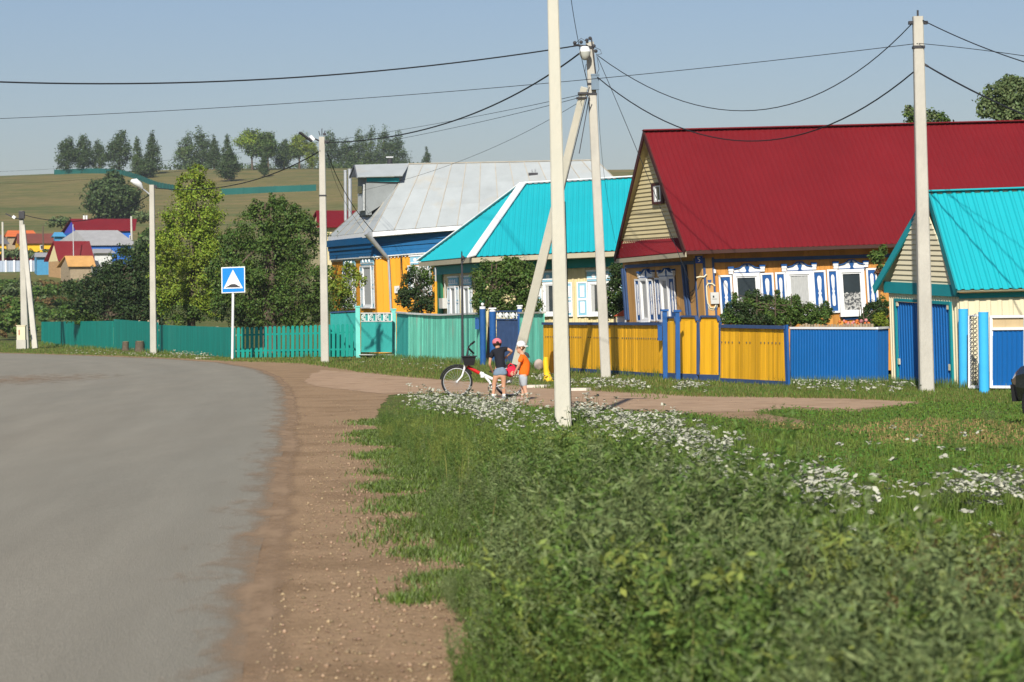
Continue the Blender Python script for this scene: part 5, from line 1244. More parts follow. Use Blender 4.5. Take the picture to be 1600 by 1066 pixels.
def boy():
    d = 44.2; base = np.array([W(819, 630, d)[0], d, 0]); k = ppm(d); yb = 497 - .012 * 19 + CAMH * k
    def P(px, py, y=0.0): return v((px - 819) / k, y, (yb - py) / k)
    root = empty('person', base, 'child in an orange T-shirt, grey shorts and white cap looking down beside the bicycle', 'person')
    s = Sk(); pel = s.chain([(P(817.5, 588), .075, .085)])
    sp = s.chain([(P(820, 577), .066, .08), (P(821.5, 566), .07, .085), (P(819, 556.5), .06, .075)], pel)
    neck = s.chain([(P(815.8, 551), .032)], sp)
    hd = s.chain([(P(813.6, 547.8), .05, .05), (P(814, 541.5), .07, .066), (P(815, 536.5), .055, .055)], neck)
    s.chain([(P(808, 546), .011), (P(806.9, 547), .008)], hd - 1)
    s.chain([(P(809.6, 551.3), .018)], hd - 2)
    for y0, e, h in ((-.10, (811.6, 569.5), (805.6, 581.5)), (.10, (812.6, 570), (806.4, 580.5))):
        s.chain([(P(817, 557, y0), .038), (P(814, 561, y0 * 1.25), .030), (P(*e, y0 * 1.3), .024), (P((e[0] + h[0]) / 2, (e[1] + h[1]) / 2, y0 * 1.0), .021), (P(*h, y0 * .6), .016), (P(h[0] - 1.8, h[1] + 2, y0 * .5), .024, .013)], sp)
    for y0, kn, an, toe in ((-.055, (820.5, 608), (823, 625.5), (820, 629)), (.06, (817.5, 607), (816, 624), (812.5, 627.5))):
        s.chain([(P(818.2, 595, y0), .058, .058), (P(*kn, y0), .038), (P((kn[0] + an[0]) / 2 + .8, (kn[1] + an[1]) / 2 - 1, y0), .036), (P(*an, y0), .023), (P(an[0] - .3, toe[1] - .8, y0), .022), (P(toe[0], toe[1], y0), .018)], pel)
    for y0, h in ((-.06, (805.6, 581.5)), (.06, (806.4, 580.5))): hand(s, P(*h, y0), (-1, .1 * (-1 if y0 > 0 else 1), -.55), (0, 1 if y0 < 0 else -1, -.2))
    skin('body', s.n, s.e, SKINP, root)
    t = Sk(); t.chain([(P(818.6, 588), .097, .103), (P(819.2, 583), .098, .105), (P(821, 574), .094, .102), (P(821.6, 565), .090, .100), (P(819, 557.3), .072, .085), (P(816.8, 553.5), .04)])
    for y0 in (-.1, .1): t.chain([(P(816.5, 558, y0), .052), (P(813.8, 563, y0 * 1.3), .048), (P(812.8, 566.5, y0 * 1.35), .043)], 4)
    skin('t_shirt', t.n, t.e, mat('orange jersey cloth', (.80, .145, .012), .85, .1, 10), root)
    t = Sk(); t.chain([(P(818, 582), .09, .096), (P(817.5, 589), .09, .095)])
    t.chain([(P(818.6, 597, -.05), .066, .062), (P(819.6, 606, -.055), .057, .056)], 1); t.chain([(P(816.6, 597, .05), .066, .062), (P(816.6, 605.5, .055), .057, .056)], 1)
    skin('shorts', t.n, t.e, mat('grey jersey cloth', (.36, .39, .42), .85, .12, 12), root)
    m = MB(); m.ball(base + P(815.6, 541), (.073, .074, .078), 0, 12, 8); m.build('hair', mat('light brown hair', (.16, .10, .05), .7, .2, 20), root)
    m = MB(); m.ball(base + P(815.2, 538.6), (.085, .083, .072), 0, 14, 8); m.slab([base + P(822, 541.5) + v(x, y, 0) for x, y in ((-.02, -.06), (.04, -.05), (.055, 0), (.04, .05), (-.02, .06))], v(0, 0, .014)); m.build('cap', M['white'], root)
    m = MB(); m.tube([base + P(821, 551, -.03), base + P(825, 554, -.06), base + P(827.5, 559, -.05)], [.018, .03, .018], 8); m.build('bag_strap', M['iron'], root)
    for sy in (-1, 1):
        m = MB(); m.ball(base + P(808.6, 543.6) + v(0, .028 * sy, 0), .009, 0, 8, 5); m.build('eye', M['iron'], root)
        m = MB(); m.ball(base + P(815.8, 544) + v(0, .072 * sy, 0), (.016, .01, .024), 0, 8, 6); m.build('ear', SKINP, root)
    m = MB(); m.bar(base + P(809.2, 548.6) + v(0, -.02, 0), base + P(809.2, 548.6) + v(0, .02, 0), .012, .006); m.build('mouth', mat('lips', (.35, .12, .10), .6, .05), root)
    for y0, a in ((-.055, (822, 629.6)), (.06, (815, 628))):
        m = MB(); x0 = base + P(*a, y0); x0[2] = .03; m.ball(x0 + v(-.03, 0, .0), (.105, .038, .032), 0, 12, 7); m.box(x0 + v(-.03, 0, -.024), (.2, .07, .012)); m.build('sandal', mat('worn sandal', (.30, .22, .18), .7, .2, 20), root)
boy()

# ------------------------------------------------------------------ car at the right edge
def car():
    base = np.array([8.13, 30.9, 0]); ang = math.radians(180 - 56)       # nose points left and away
    root = empty('parked_car', base, 'dark parked car whose nose enters the photo at the right edge', 'car')
    ca, sa = math.cos(ang), math.sin(ang)
    def T(x, y, z): return base + v(x * ca - y * sa, x * sa + y * ca, z)
    paint = mat('dark green black car paint', (.012, .016, .018), .25, .05, spec=.5, coat=.6); blk = mat('black bumper plastic', (.025, .026, .028), .6, .1)
    st = [(-1.95, .55, .50, .86), (-1.85, .40, .60, .92), (-1.3, .30, .74, .95), (-.9, .30, .8, .97), (0, .28, .80, .98), (.8, .30, .80, .96), (1.3, .30, .77, .86), (1.7, .34, .70, .78), (1.88, .42, .60, .70)]
    m = MB(); V = []
    for x, zb, w, zt in st:
        for y, z in ((-w * .92, zb), (w * .92, zb), (w, zb + .18), (w, zt - .12), (w * .86, zt), (-w * .86, zt), (-w, zt - .12), (-w, zb + .18)): V.append(T(x, y, z))
    n = len(st); m.add(V, [(i * 8 + j, i * 8 + (j + 1) % 8, (i + 1) * 8 + (j + 1) % 8, (i + 1) * 8 + j) for i in range(n - 1) for j in range(8)] + [tuple(range(8)), tuple(range((n - 1) * 8, n * 8))], 0, False)
    body = m.build('body', paint, root)
    b = body.modifiers.new('Bevel', 'BEVEL'); b.width = .03; b.segments = 2
    m = MB(); m.hexa([T(x, y, z) for x, y, z in ((-1.6, -.70, .95), (.85, -.70, .95), (.85, .70, .95), (-1.6, .70, .95), (-1.15, -.56, 1.44), (.10, -.56, 1.44), (.10, .56, 1.44), (-1.15, .56, 1.44))]); cab = m.build('cabin', paint, root)
    m = MB()
    for s in (-1, 1): 
        for x0, x1, t0, t1 in ((-.95, -.35, -.92, -.40), (-.28, .62, -.33, .06)): m.hexa([T(x0, .703 * s, .98), T(x1, .703 * s, .98), T(x1, .69 * s, .98), T(x0, .69 * s, .98), T(t0, .575 * s, 1.40), T(t1, .575 * s, 1.40), T(t1, .56 * s, 1.40), T(t0, .56 * s, 1.40)])
    m.hexa([T(.80, -.62, .99), T(.80, .62, .99), T(.76, .62, .99), T(.76, -.62, .99), T(.17, -.5, 1.40), T(.17, .5, 1.40), T(.13, .5, 1.40), T(.13, -.5, 1.40)])
    m.hexa([T(-1.57, -.62, 1.0), T(-1.57, .62, 1.0), T(-1.53, .62, 1.0), T(-1.53, -.62, 1.0), T(-1.2, -.5, 1.40), T(-1.2, .5, 1.40), T(-1.16, .5, 1.40), T(-1.16, -.5, 1.40)])
    m.build('window', M['glass'], cab)
    for x, zz in ((1.93, .44), (-1.98, .5)): m = MB(); m.hexa([T(x - .12, -.66, zz - .12), T(x + .0, -.52, zz - .12), T(x + .0, .52, zz - .12), T(x - .12, .66, zz - .12), T(x - .12, -.68, zz + .1), T(x + .03, -.54, zz + .1), T(x + .03, .54, zz + .1), T(x - .12, .68, zz + .1)]); m.build('bumper', blk, root)
    for s in (-1, 1):
        m = MB(); m.ball(T(1.82, .5 * s, .60), (.05, .09, .05), 0, 10, 7); m.build('headlight', M['lampglass'], root)
        m = MB(); m.ball(T(-1.92, .5 * s, .72), (.05, .1, .1), 0, 10, 7); m.build('tail_light', mat('red lamp plastic', (.4, .01, .01), .3, .05), root)
        m = MB(); m.box(T(.62, .83 * s, 1.0), (.12, .12, .12)); m.build('mirror', blk, root)
        for x in (-1.2, 1.25):
            ax = norm(T(0, 1, 0) - T(0, 0, 0)); c = T(x, .72 * s, .30); m = MB(); m.tube([c - ax * .09, c + ax * .09], .235, 24); m.ring(c, ax, .225, .075, 30, 10); wh = m.build('wheel', M['rubber'], root)
            m = MB(); m.tube([c + ax * s * .075, c + ax * s * .1], .17, 20)
            for i in range(10):
                a = i * math.pi / 5; e = v(0, 0, 1) * math.sin(a) + np.cross(ax, v(0, 0, 1)) * math.cos(a); m.bar(c + ax * s * .1 + e * .03, c + ax * s * .1 + e * .165, .03, .02)
            m.build('hubcap', M['galv'], wh)
    m = MB(); m.box(T(1.2, 0, .3), (.2, .2, .1)); 
car()

# ------------------------------------------------------------------ small things by the fences
p = G(857, 597); k = ppm(p[1]); m = MB()
m.tube([p + v(.0, 0, 0), p + v(.0, 0, .03), p + v(-.02, 0, .10), p + v(-.05, 0, .3), p + v(-.06, 0, .50), p + v(-.05, 0, .58)], [.16, .15, .09, .065, .065, .055], 12)
m.build('flared_post', mat('bright yellow paint', (.80, .50, .02), .6, .1, 5), label='bright yellow flared stump post on the verge left of the near pole', cat='post')
p = G(862.5, 586); m = MB(); m.tube([p, p + v(0, 0, .3), p + v(.02, 0, .62)], [.085, .075, .07], 10); m.build('orange_post', M['orange'], label='orange stump post behind the bright yellow one', cat='post')
p = G(842, 579); m = MB(); m.ball(p + v(0, 0, .16), (.14, .12, .17), 0, 12, 8); m.build('boulder', mat('pinkish stone', (.40, .33, .29), .9, .25, 7, .6, 12), label='pinkish rounded stone at the end of the mint planks', cat='stone')
for (px, py, h, r), lb in zip(((196, 549, .5, .17), (218, 550.5, .55, .22)), ('left, slimmer of two brown tree stumps by the teal fence', 'right, thicker of two brown tree stumps by the teal fence')):
    p = G(px, py); m = MB(); m.tube([p, p + v(0, 0, h * .4), p + v(.02, 0, h)], [r * 1.25, r * 1.02, r], 12); m.tube([p + v(.02, 0, h), p + v(.02, 0, h + .012)], r * .93, 12, 1); m.build('tree_stump', [M['bark'], M['log']], label=lb, cat='tree stump', group='stumps by the teal fence')
for px, py, w, lb in ((838, 606, .55, 'left flat pale slab lying on the verge beside the path'), (906, 611, .42, 'right flat pale slab lying on the verge beside the path'), (318, 561, .7, 'flat pale slab by the road under the teal fence')):
    p = G(px, py); m = MB(); m.slab([p + v(a * w, b * .3, .0) for a, b in ((-.5, -.5), (.3, -.6), (.55, .1), (.2, .6), (-.4, .45))], v(0, 0, .06)); m.build('slab', mat('pale limestone', (.58, .54, .46), .9, .15, 5, .4, 20), label=lb, cat='stone')
p = G(682, 560) + v(0, 5, 0); m = MB(); q = W(682, 496, 88); m.tube([v(q[0], 88, 0), W(681, 440, 88)], .05, 8); m.tube([W(681, 440, 88), W(680.5, 418, 88)], .035, 8, 1); m.build('gas_pipe', [mat('yellow pipe paint', (.65, .33, .03), .5, .1), M['galv']], label='thin yellow gas pipe rising behind the worn mint fence', cat='pipe')
q = W(722, 480, 80.5); m = MB(); m.tube([v(q[0], 80.5, 0), W(722, 425, 80.5), W(721.5, 393, 80.5)], [.045, .035, .02], 8); m.ball(W(723, 403, 80.4), .07); m.tube([W(722, 412, 80.4), W(727, 404, 80.4)], .02, 6); m.build('antenna_mast', M['iron'], label='thin dark mast before the turquoise roofed house windows', cat='mast')

# ------------------------------------------------------------------ trees and shrubs of the gardens
LD, LM_, LY, LL, LG, LH, LH2 = (M['leaf_' + k] for k in ('dark', 'mid', 'yel', 'lime', 'grey', 'hill', 'hill2'))
def gbase(px, d): p = W(px, 480, d); return v(p[0], d, ht(p[0], d))
def gtree(name, label, d, bpx, lst, leaf, n, lm, **kw):
    return tree(name, label, kw.pop('cat', 'tree'), gbase(bpx, d), blobs_px(d, lst), leaf * .62, int(n * 2.3), lm, **kw)
gtree('garden_tree', 'dark bushy tree leaning over the left end of the teal fence', 147, 165, ((135, 470, 38, 36), (170, 450, 42, 40), (205, 440, 40, 42), (215, 485, 34, 30), (175, 490, 48, 24), (125, 488, 26, 18), (195, 405, 28, 26), (238, 455, 22, 40), (225, 405, 20, 26), (240, 490, 24, 20)), .26, 13000, [LD, LD, LM_], trunk_r=.18, seed=1, clump=.17, per=22, group='trees in the big garden', stems=3)
gtree('garden_tree', 'tall yellow green tree rising above the curved street lamp', 122, 298, ((303, 290, 32, 26), (300, 330, 44, 40), (315, 352, 36, 30), (285, 385, 46, 46), (275, 440, 40, 44), (310, 440, 44, 50), (290, 482, 46, 26), (262, 395, 26, 44), (254, 455, 22, 40), (335, 420, 22, 50), (325, 385, 26, 30), (333, 480, 20, 24), (308, 268, 14, 12), (338, 305, 14, 14)), .20, 17000, [LY, LY, LL, LY, LM_], trunk_r=.2, seed=2, clump=.16, per=22, group='trees in the big garden')
gtree('garden_tree', 'wide mid green fruit tree behind the road sign', 113, 425, ((400, 360, 46, 36), (440, 345, 38, 34), (470, 375, 36, 40), (420, 415, 64, 50), (470, 450, 46, 44), (385, 450, 44, 50), (430, 480, 70, 24), (440, 318, 8, 16), (462, 335, 12, 20), (410, 330, 14, 16), (352, 430, 26, 50), (350, 480, 24, 24), (365, 385, 24, 30), (398, 322, 6, 14), (425, 318, 6, 18), (480, 345, 8, 20), (500, 470, 16, 34), (400, 500, 50, 12), (470, 500, 40, 12)), .20, 21000, [LD, LM_, LM_], trunk_r=.2, seed=3, clump=.15, per=24, group='trees in the big garden', stems=2)
gtree('garden_tree', 'young tree with loose bright leaves beside the grey pole and orange wall', 100.5, 530, ((545, 425, 14, 14), (560, 438, 12, 12), (530, 450, 18, 22), (528, 480, 20, 14), (515, 430, 8, 16), (545, 466, 12, 16)), .18, 1500, [LM_, LL], trunk_r=.05, seed=4, clump=.3, per=10, group='trees in the big garden')
gtree('garden_shrub', 'leafy shrub between the orange wall and the turquoise house', 96, 650, ((645, 440, 18, 26), (668, 425, 16, 24), (650, 472, 24, 20), (672, 470, 14, 22), (630, 466, 12, 16)), .15, 3200, [LD, LM_], trunk_r=.06, seed=5, clump=.2, per=18, cat='shrub', stems=3)
gtree('garden_shrub', 'big dense shrub hiding the corner of the turquoise house', 79.5, 785, ((765, 440, 26, 30), (795, 430, 30, 26), (820, 440, 24, 30), (790, 468, 38, 24), (825, 475, 22, 18), (800, 412, 18, 12), (752, 470, 16, 20)), .14, 7500, [LD, LM_, LM_], trunk_r=.07, seed=6, clump=.18, per=22, cat='shrub', stems=4)
gtree('garden_tree', 'narrow tree squeezed between the turquoise and the red roofed houses', 68, 960, ((962, 430, 11, 24), (958, 462, 15, 26), (970, 475, 9, 20), (952, 485, 14, 12)), .12, 2600, [LD, LM_, LG], trunk_r=.05, seed=7, clump=.22, per=16)
gtree('garden_shrub', 'dark shrub below the left and middle front windows of the numbered house', 56.3, 1205, ((1150, 488, 22, 20), (1178, 478, 22, 24), (1205, 482, 24, 22), (1235, 485, 26, 22), (1262, 492, 22, 18), (1285, 493, 16, 16), (1205, 500, 70, 10), (1182, 460, 6, 10), (1135, 498, 12, 10), (1148, 466, 5, 10), (1215, 462, 5, 10), (1243, 468, 6, 9), (1168, 462, 4, 8), (1290, 478, 6, 9)), .085, 12000, [LD, LM_, LM_], trunk_r=.03, seed=8, clump=.16, per=30, cat='shrub', stems=5)
gtree('garden_shrub', 'shrub under the rightmost front window of the numbered house, beside the shed', 55.5, 1368, ((1362, 485, 14, 14), (1378, 480, 10, 20), (1370, 500, 20, 12), (1352, 497, 10, 8)), .085, 2600, [LM_, LD], trunk_r=.03, seed=9, clump=.2, per=18, cat='shrub', stems=3)
gtree('garden_shrub', 'small light green shrub just left of the shed wall', 54, 1378, ((1376, 500, 10, 10), (1384, 506, 6, 8)), .08, 700, [LL, LM_], trunk_r=.02, seed=10, clump=.3, per=10, cat='shrub')
gtree('climbing_vine', 'reddish climbing vine on the numbered house wall under the eaves', 57, 1374, ((1372, 404, 10, 10), (1380, 392, 8, 8), (1376, 425, 8, 12), (1381, 446, 6, 10), (1364, 398, 8, 6)), .10, 700, [LM_, mat('reddish vine leaves', (.14, .07, .03), .6, .1, island=.3, hue=.03, trans=.25)], trunk_r=.02, seed=11, clump=.35, per=8, cat='vine')
gtree('back_tree', 'large tree showing above the right end of the red roof', 84, 1575, ((1560, 150, 26, 22), (1590, 145, 26, 28), (1545, 170, 20, 16), (1590, 175, 40, 24), (1625, 155, 30, 34), (1580, 128, 16, 12)), .20, 5000, [LM_, LG, LG], trunk_r=.25, seed=12, clump=.26, per=26, group='trees behind the red roof')
gtree('back_tree', 'treetop just peeping over the red roof beside the shed pole', 86, 1447, ((1425, 180, 14, 14), (1450, 184, 16, 12), (1472, 186, 12, 10), (1445, 210, 34, 20), (1420, 170, 5, 6)), .18, 1500, [LM_, LG, LG], trunk_r=.18, seed=13, clump=.28, per=18, group='trees behind the red roof')
# low posts of an inner fence and flowers behind the blue sheet fence
m = MB()
for i in range(26):
    px = 1262 + i * 4.6; p = G(px, 597 + .1 * i); p[1] += 1.2; m.box(v(p[0], p[1], .64), (.05, .02, 1.28 + random.uniform(-.05, .05)))
a = G(1262, 597); b = G(1378, 599.5); m.bar(a + v(0, 1.25, 1.2), b + v(0, 1.25, 1.2), .05, .05); m.build('garden_paling', M['rawwood'], label='low grey paling just showing over the blue sheet fence', cat='fence')
m = MB()
for i in range(40):
    px, py = random.gauss(1338, 14), random.gauss(506, 3.5); m.ball(W(px, py, 54.4 + random.uniform(-.3, .3)), random.uniform(.025, .05), random.choice((0, 0, 1)), 6, 4)
for i in range(14):
    q = W(1310 + i * 4, 512, 54.4); m.tube([v(q[0], 54.4, 0), W(1312 + i * 4 + random.uniform(-3, 3), 505, 54.4)], .008, 4, 2)
m.build('garden_flowers', [mat('orange petals', (.6, .16, .04), .7, .2, 8), mat('pink petals', (.62, .25, .25), .7, .2, 8), LM_], label='orange and pink flowers behind the blue sheet fence', cat='flowers')
m = MB(); c = W(974, 494, 66); m.box(c + v(0, 0, -.1), (.34, .3, .2), 0); m.slab([c + v(-.26, -.2, 0), c + v(.26, -.2, 0), c + v(0, -.2, .16)], v(0, .4, 0), 1); m.tube([v(c[0], c[1], 0), c + v(0, 0, -.2)], .04, 6, 0); m.build('bird_table', [M['white'], mat('orange red roof paint', (.5, .10, .04), .6, .1)], label='small bird house with an orange red roof behind the yellow fence', cat='bird house')

# ------------------------------------------------------------------ the far village
def small_house(label, d, base_py, corner, right, left, eave, ridge, ridge_l, ridge_r, wall, roof, side=None, hip=False, depth=6.0, win=(), name='village_house', cat='house', gable=None):
    """corner, right, left: wall edges in photograph x; eave/ridge: y"""
    k = ppm(d); O = W(corner, base_py, d); R_ = W(right, base_py, d + .6); L_ = W(left, base_py, d + depth)
    O[2] = O[2]; R_[2] = O[2]; L_[2] = O[2]; zt = W(corner, eave, d)[2] - O[2]; zr = W(corner, ridge, d + depth / 2)[2] - O[2]
    root = empty(name, O, label, cat); f = Face(O, norm(R_ - O), UPV); s = Face(O, norm(L_ - O), UPV); wl = np.linalg.norm(R_ - O); sl = np.linalg.norm(L_ - O)
    bk = L_ + (R_ - O); Z = UPV * zt; m = MB(); dn = UPV * 1.5
    m.hexa([O - dn, R_ - dn, bk - dn, L_ - dn, O + Z, R_ + Z, bk + Z, L_ + Z]); m.build('wall', wall, root)
    o = .35; tU, tV = norm(R_ - O), norm(L_ - O)
    E = [O + Z - tU * o - tV * o, R_ + Z + tU * o - tV * o, bk + Z + tU * o + tV * o, L_ + Z - tU * o + tV * o]
    dm = d + depth / 2; A0, A1 = W(ridge_l, ridge, dm), W(ridge_r, ridge, dm)
    m = MB(); t = UPV * .08
    if hip:
        for q in ([E[0], E[1], A1, A0], [E[3], E[0], A0], [E[2], E[3], A0, A1], [E[1], E[2], A1]): m.slab(q, t)
    else:
        for q in ([E[0], E[1], A1, A0], [E[3], E[2], A1, A0]): m.slab(q, t)
    m.build('roof', roof, root)
    if not hip:
        m = MB(); m.slab([O + Z, L_ + Z, W(ridge_l + (corner - ridge_l) * .2, ridge, dm) - UPV * .15], tU * .1); m.slab([R_ + Z - tU * .1, bk + Z - tU * .1, A1 - UPV * .15 - tU * .3], tU * .1); m.build('gable', gable or side or wall, root)
    for i, (x, y0, y1, w) in enumerate(win):
        a0, a1, c0, c1 = f.rect(x - w / 2, y0, x + w / 2, y1, .03); m = MB(); f.box(m, a0, a1, .02, .08, c0, c1); wn_ = m.build('window', M['white'], root)
        m = MB(); e = (a1 - a0) * .15; f.box(m, a0 + e, a1 - e, .06, .09, c0 + e, c1 - e); m.build('pane', M['glass'], wn_)
    return root, f, s
PB = mat('bright blue boards', (.02, .12, .45), .6, .1, 3); VB = mat('violet blue boards', (.06, .07, .42), .6, .1, 3); YW = mat('bright yellow wall', (.75, .42, .02), .6, .08, 2); BRR = mat('brown roof', (.17, .055, .04), .6, .1, 1); GRS = mat('grey slate roof', (.30, .30, .30), .8, .12, 1.5); TAN = mat('tan rusted roof', (.52, .29, .10), .7, .15, 1); ORR = mat('orange roof', (.62, .15, .04), .6, .12, 1); LBW = mat('light blue boards', (.08, .30, .50), .6, .1, 3); DRF = mat('dark red sheet', (.16, .015, .02), .5, .1, 1); GYF = mat('grey blue sheet', (.36, .42, .50), .5, .08, 2); CRM = M['cream']
small_house('far blue house with a dark red gable roof below the lone hillside tree', 300, 392, 122, 206, 100, 362, 343, 110, 214, PB, M['redroof'], gable=VB, win=((190, 368, 378, 5), (204, 368, 378, 4)))
r_, f, s = small_house('far blue house with a wide pale grey hipped roof', 275, 402, 143, 208, 85, 384, 361, 118, 184, PB, GRS, hip=True, depth=7, win=((165, 389, 396, 5),))
small_house('small log bathhouse with a dark red roof and cream gable', 258, 432, 94, 141, 76, 408, 378, 83, 140, M['log'], M['redroof'], gable=CRM, depth=2.4, name='bathhouse', cat='house')
small_house('little shed with a rusty tan roof beside the log bathhouse', 250, 436, 110, 143, 95, 417, 401, 101, 145, M['rawwood'], TAN, depth=3, name='tool_shed', cat='shed')
small_house('low white shed right of the rusty tan roof', 262, 412, 148, 175, 143, 396, 390, 145, 172, M['wornwhite'], GRS, depth=3, name='white_shed', cat='shed')
small_house('light blue garden shed with a sloping grey roof', 263, 426, 58, 76, 54, 402, 396, 55, 74, LBW, GRS, depth=3, name='blue_shed', cat='shed')
small_house('yellow house with a brown gable roof behind the braced pole', 300, 394, 30, 82, 24, 381, 366, 27, 84, YW, BRR, depth=5, win=((65, 383, 390, 5),))
small_house('far building with an orange roof behind the brown one', 330, 380, 12, 55, 8, 370, 361, 12, 52, M['rawwood'], ORR, depth=6, name='village_house')
small_house('yellow house cut off by the left edge of the photo', 300, 396, -24, 10, -34, 382, 368, -28, 3, YW, mat('dark grey roof', (.12, .12, .13), .7, .1), depth=5)
small_house('tiny turquoise blue shed left of the violet gable', 296, 385, 86, 99, 84, 370, 364, 85, 98, LBW, LBW, depth=3, name='tiny_shed', cat='shed')
small_house('house with a red roof peeping between the garden tree and the grey roof', 150, 400, 503, 560, 486, 356, 331, 494, 562, CRM, M['redroof'], gable=CRM, depth=5)
for x0, x1, y0, y1, d, mt, lb in ((-30, 56, 398, 411, 285, DRF, 'long dark red sheet fence far behind the braced pole'), (-30, 62, 408, 429, 268, GYF, 'grey blue sheet fence with white posts below the dark red one')):
    T = empty('sheet_fence', W(x0, y1, d), lb, 'fence'); a, b, ta, tb = W(x0, y1, d), W(x1, y1 - 2, d + 1), W(x0, y0, d), W(x1, y0 - 1, d + 1); m = MB(); m.corr(a - UPV * .5, b - UPV * .5, tb, ta, .3, .04, v(0, -1, 0)); m.build('sheet_panel', mt, T)
    if mt is GYF:
        for i in range(8): u = i / 7; m = MB(); q = a + (b - a) * u + v(0, -.1, 0); m.box(q + UPV * .6, (.18, .1, 1.8)); m.build('fence_post', M['white'], T)
for px, y0, y1, d, mt, lb, nm, r in ((5, 347, 420, 270, M['conc'], 'distant concrete pole at the left edge beyond the braced pole', 'utility_pole', .13), (68, 353, 398, 290, M['bark'], 'distant dark timber pole behind the brown roof', 'timber_pole', .09), (206, 338, 375, 290, M['conc'], 'distant concrete pole beside the far blue house', 'utility_pole', .13), (115, 351, 400, 256, M['galv'], 'thin grey mast standing at the log bathhouse', 'timber_pole', .05)):
    q = W(px, y1, d); m = MB(); shaft(m, q - UPV * 1.5, W(px - 1, y0, d), r * 2, r * 1.5); m.build(nm, mt, label=lb, cat='pole')
for i, x in enumerate((131.5, 135.5)):
    m = MB(); q = W(x, 345, 303); m.box(q, (.22, .3, 1.3)); m.build('roof_chimney', M['wornwhite'], label=('left' if i == 0 else 'right') + ' of the twin white chimneys on the far dark red roof', cat='chimney')

# ------------------------------------------------------------------ hill: mesh fence, trees, meadow
def hill_y(px, py, lo=150, hi=640):
    """where a sight line meets the hillside"""
    ds = np.linspace(lo, hi, 500); P_ = [W(px, py, q) for q in ds]
    for q, p in zip(ds, P_):
        if HT(p[0], p[1]) >= p[2]: return q
    return hi
def hill_fence(label, pts, h):
    T = []; m = MB(); ps = []
    for px, py in pts: 
        dd = hill_y(px, py, 250, 660); p = W(px, py, dd); ps.append(v(p[0], p[1], ht(p[0], p[1])))
    for a, b in zip(ps, ps[1:]):
        n = max(1, int(np.linalg.norm(b - a) / 3)); q = [a + (b - a) * i / n for i in range(n + 1)]; q = [v(p[0], p[1], ht(p[0], p[1])) for p in q]
        for x, y in zip(q, q[1:]): m.slab([x - UPV * .3, y - UPV * .3, y + UPV * h, x + UPV * h], v(0, .05, 0)); m.box(x + UPV * h / 2 + v(0, -.05, 0), (.1, .08, h + .2))
    m.build('mesh_fence', mat('green fence netting', (.014, .11, .095), .8, .1, .3), label=label, cat='fence', org=ps[0])
hill_fence('green netting fence curving down the left hilltop', ((85, 273), (130, 271), (165, 271.5), (195, 275), (220, 283), (245, 293), (275, 299)), 1.15)
hill_fence('green netting fence running level across the hillside right of the yellow green tree', ((345, 305), (380, 303.5), (430, 301), (470, 299.5), (494, 298.5)), 1.2)
HT_LIST = []
def htree(px, top, base, w, label, mix, n=1500, d=None, shape='oval', seed=0):
    d = d or hill_y(px, base, 250, 645)
    p = W(px, base, d); b = v(p[0], p[1], ht(p[0], p[1])); zt = W(px, top, d)[2]; H_ = zt - b[2]; k = ppm(d); r = w * 1.2 / 2 / k
    rng = np.random.default_rng(seed + 900); bl = []
    if shape == 'oval':
        for t, f in ((.26, .72), (.42, 1.0), (.6, .95), (.77, .68), (.90, .36)): bl.append((b + v(rng.uniform(-.2, .2) * r, 0, H_ * t), np.array([r * f, r * f, H_ * .2]), 1))
    elif shape == 'cone':
        for t, f in ((.22, .95), (.4, .85), (.58, .65), (.75, .42), (.9, .2)): bl.append((b + v(rng.uniform(-.1, .1) * r, 0, H_ * t), np.array([r * f, r * f, H_ * .15]), 1))
    else:
        for t, f in ((.5, .8), (.68, 1.0), (.85, .75)): bl.append((b + v(rng.uniform(-.25, .25) * r, 0, H_ * t), np.array([r * f, r * f, H_ * .18]), 1))
    t_ = tree('hill_tree', label, 'tree', b, bl,   .54 * max(.5, min(1, r / 4)), int(n * 3.4), mix, trunk_r=.22, group='trees on the hill', seed=seed, clump=.3, per=16, limbs=4)
    return t_
A = [LH]; Bm = [LH, LH2]; Cm = [LH2, LM_]; Ym = [LY, LH2]
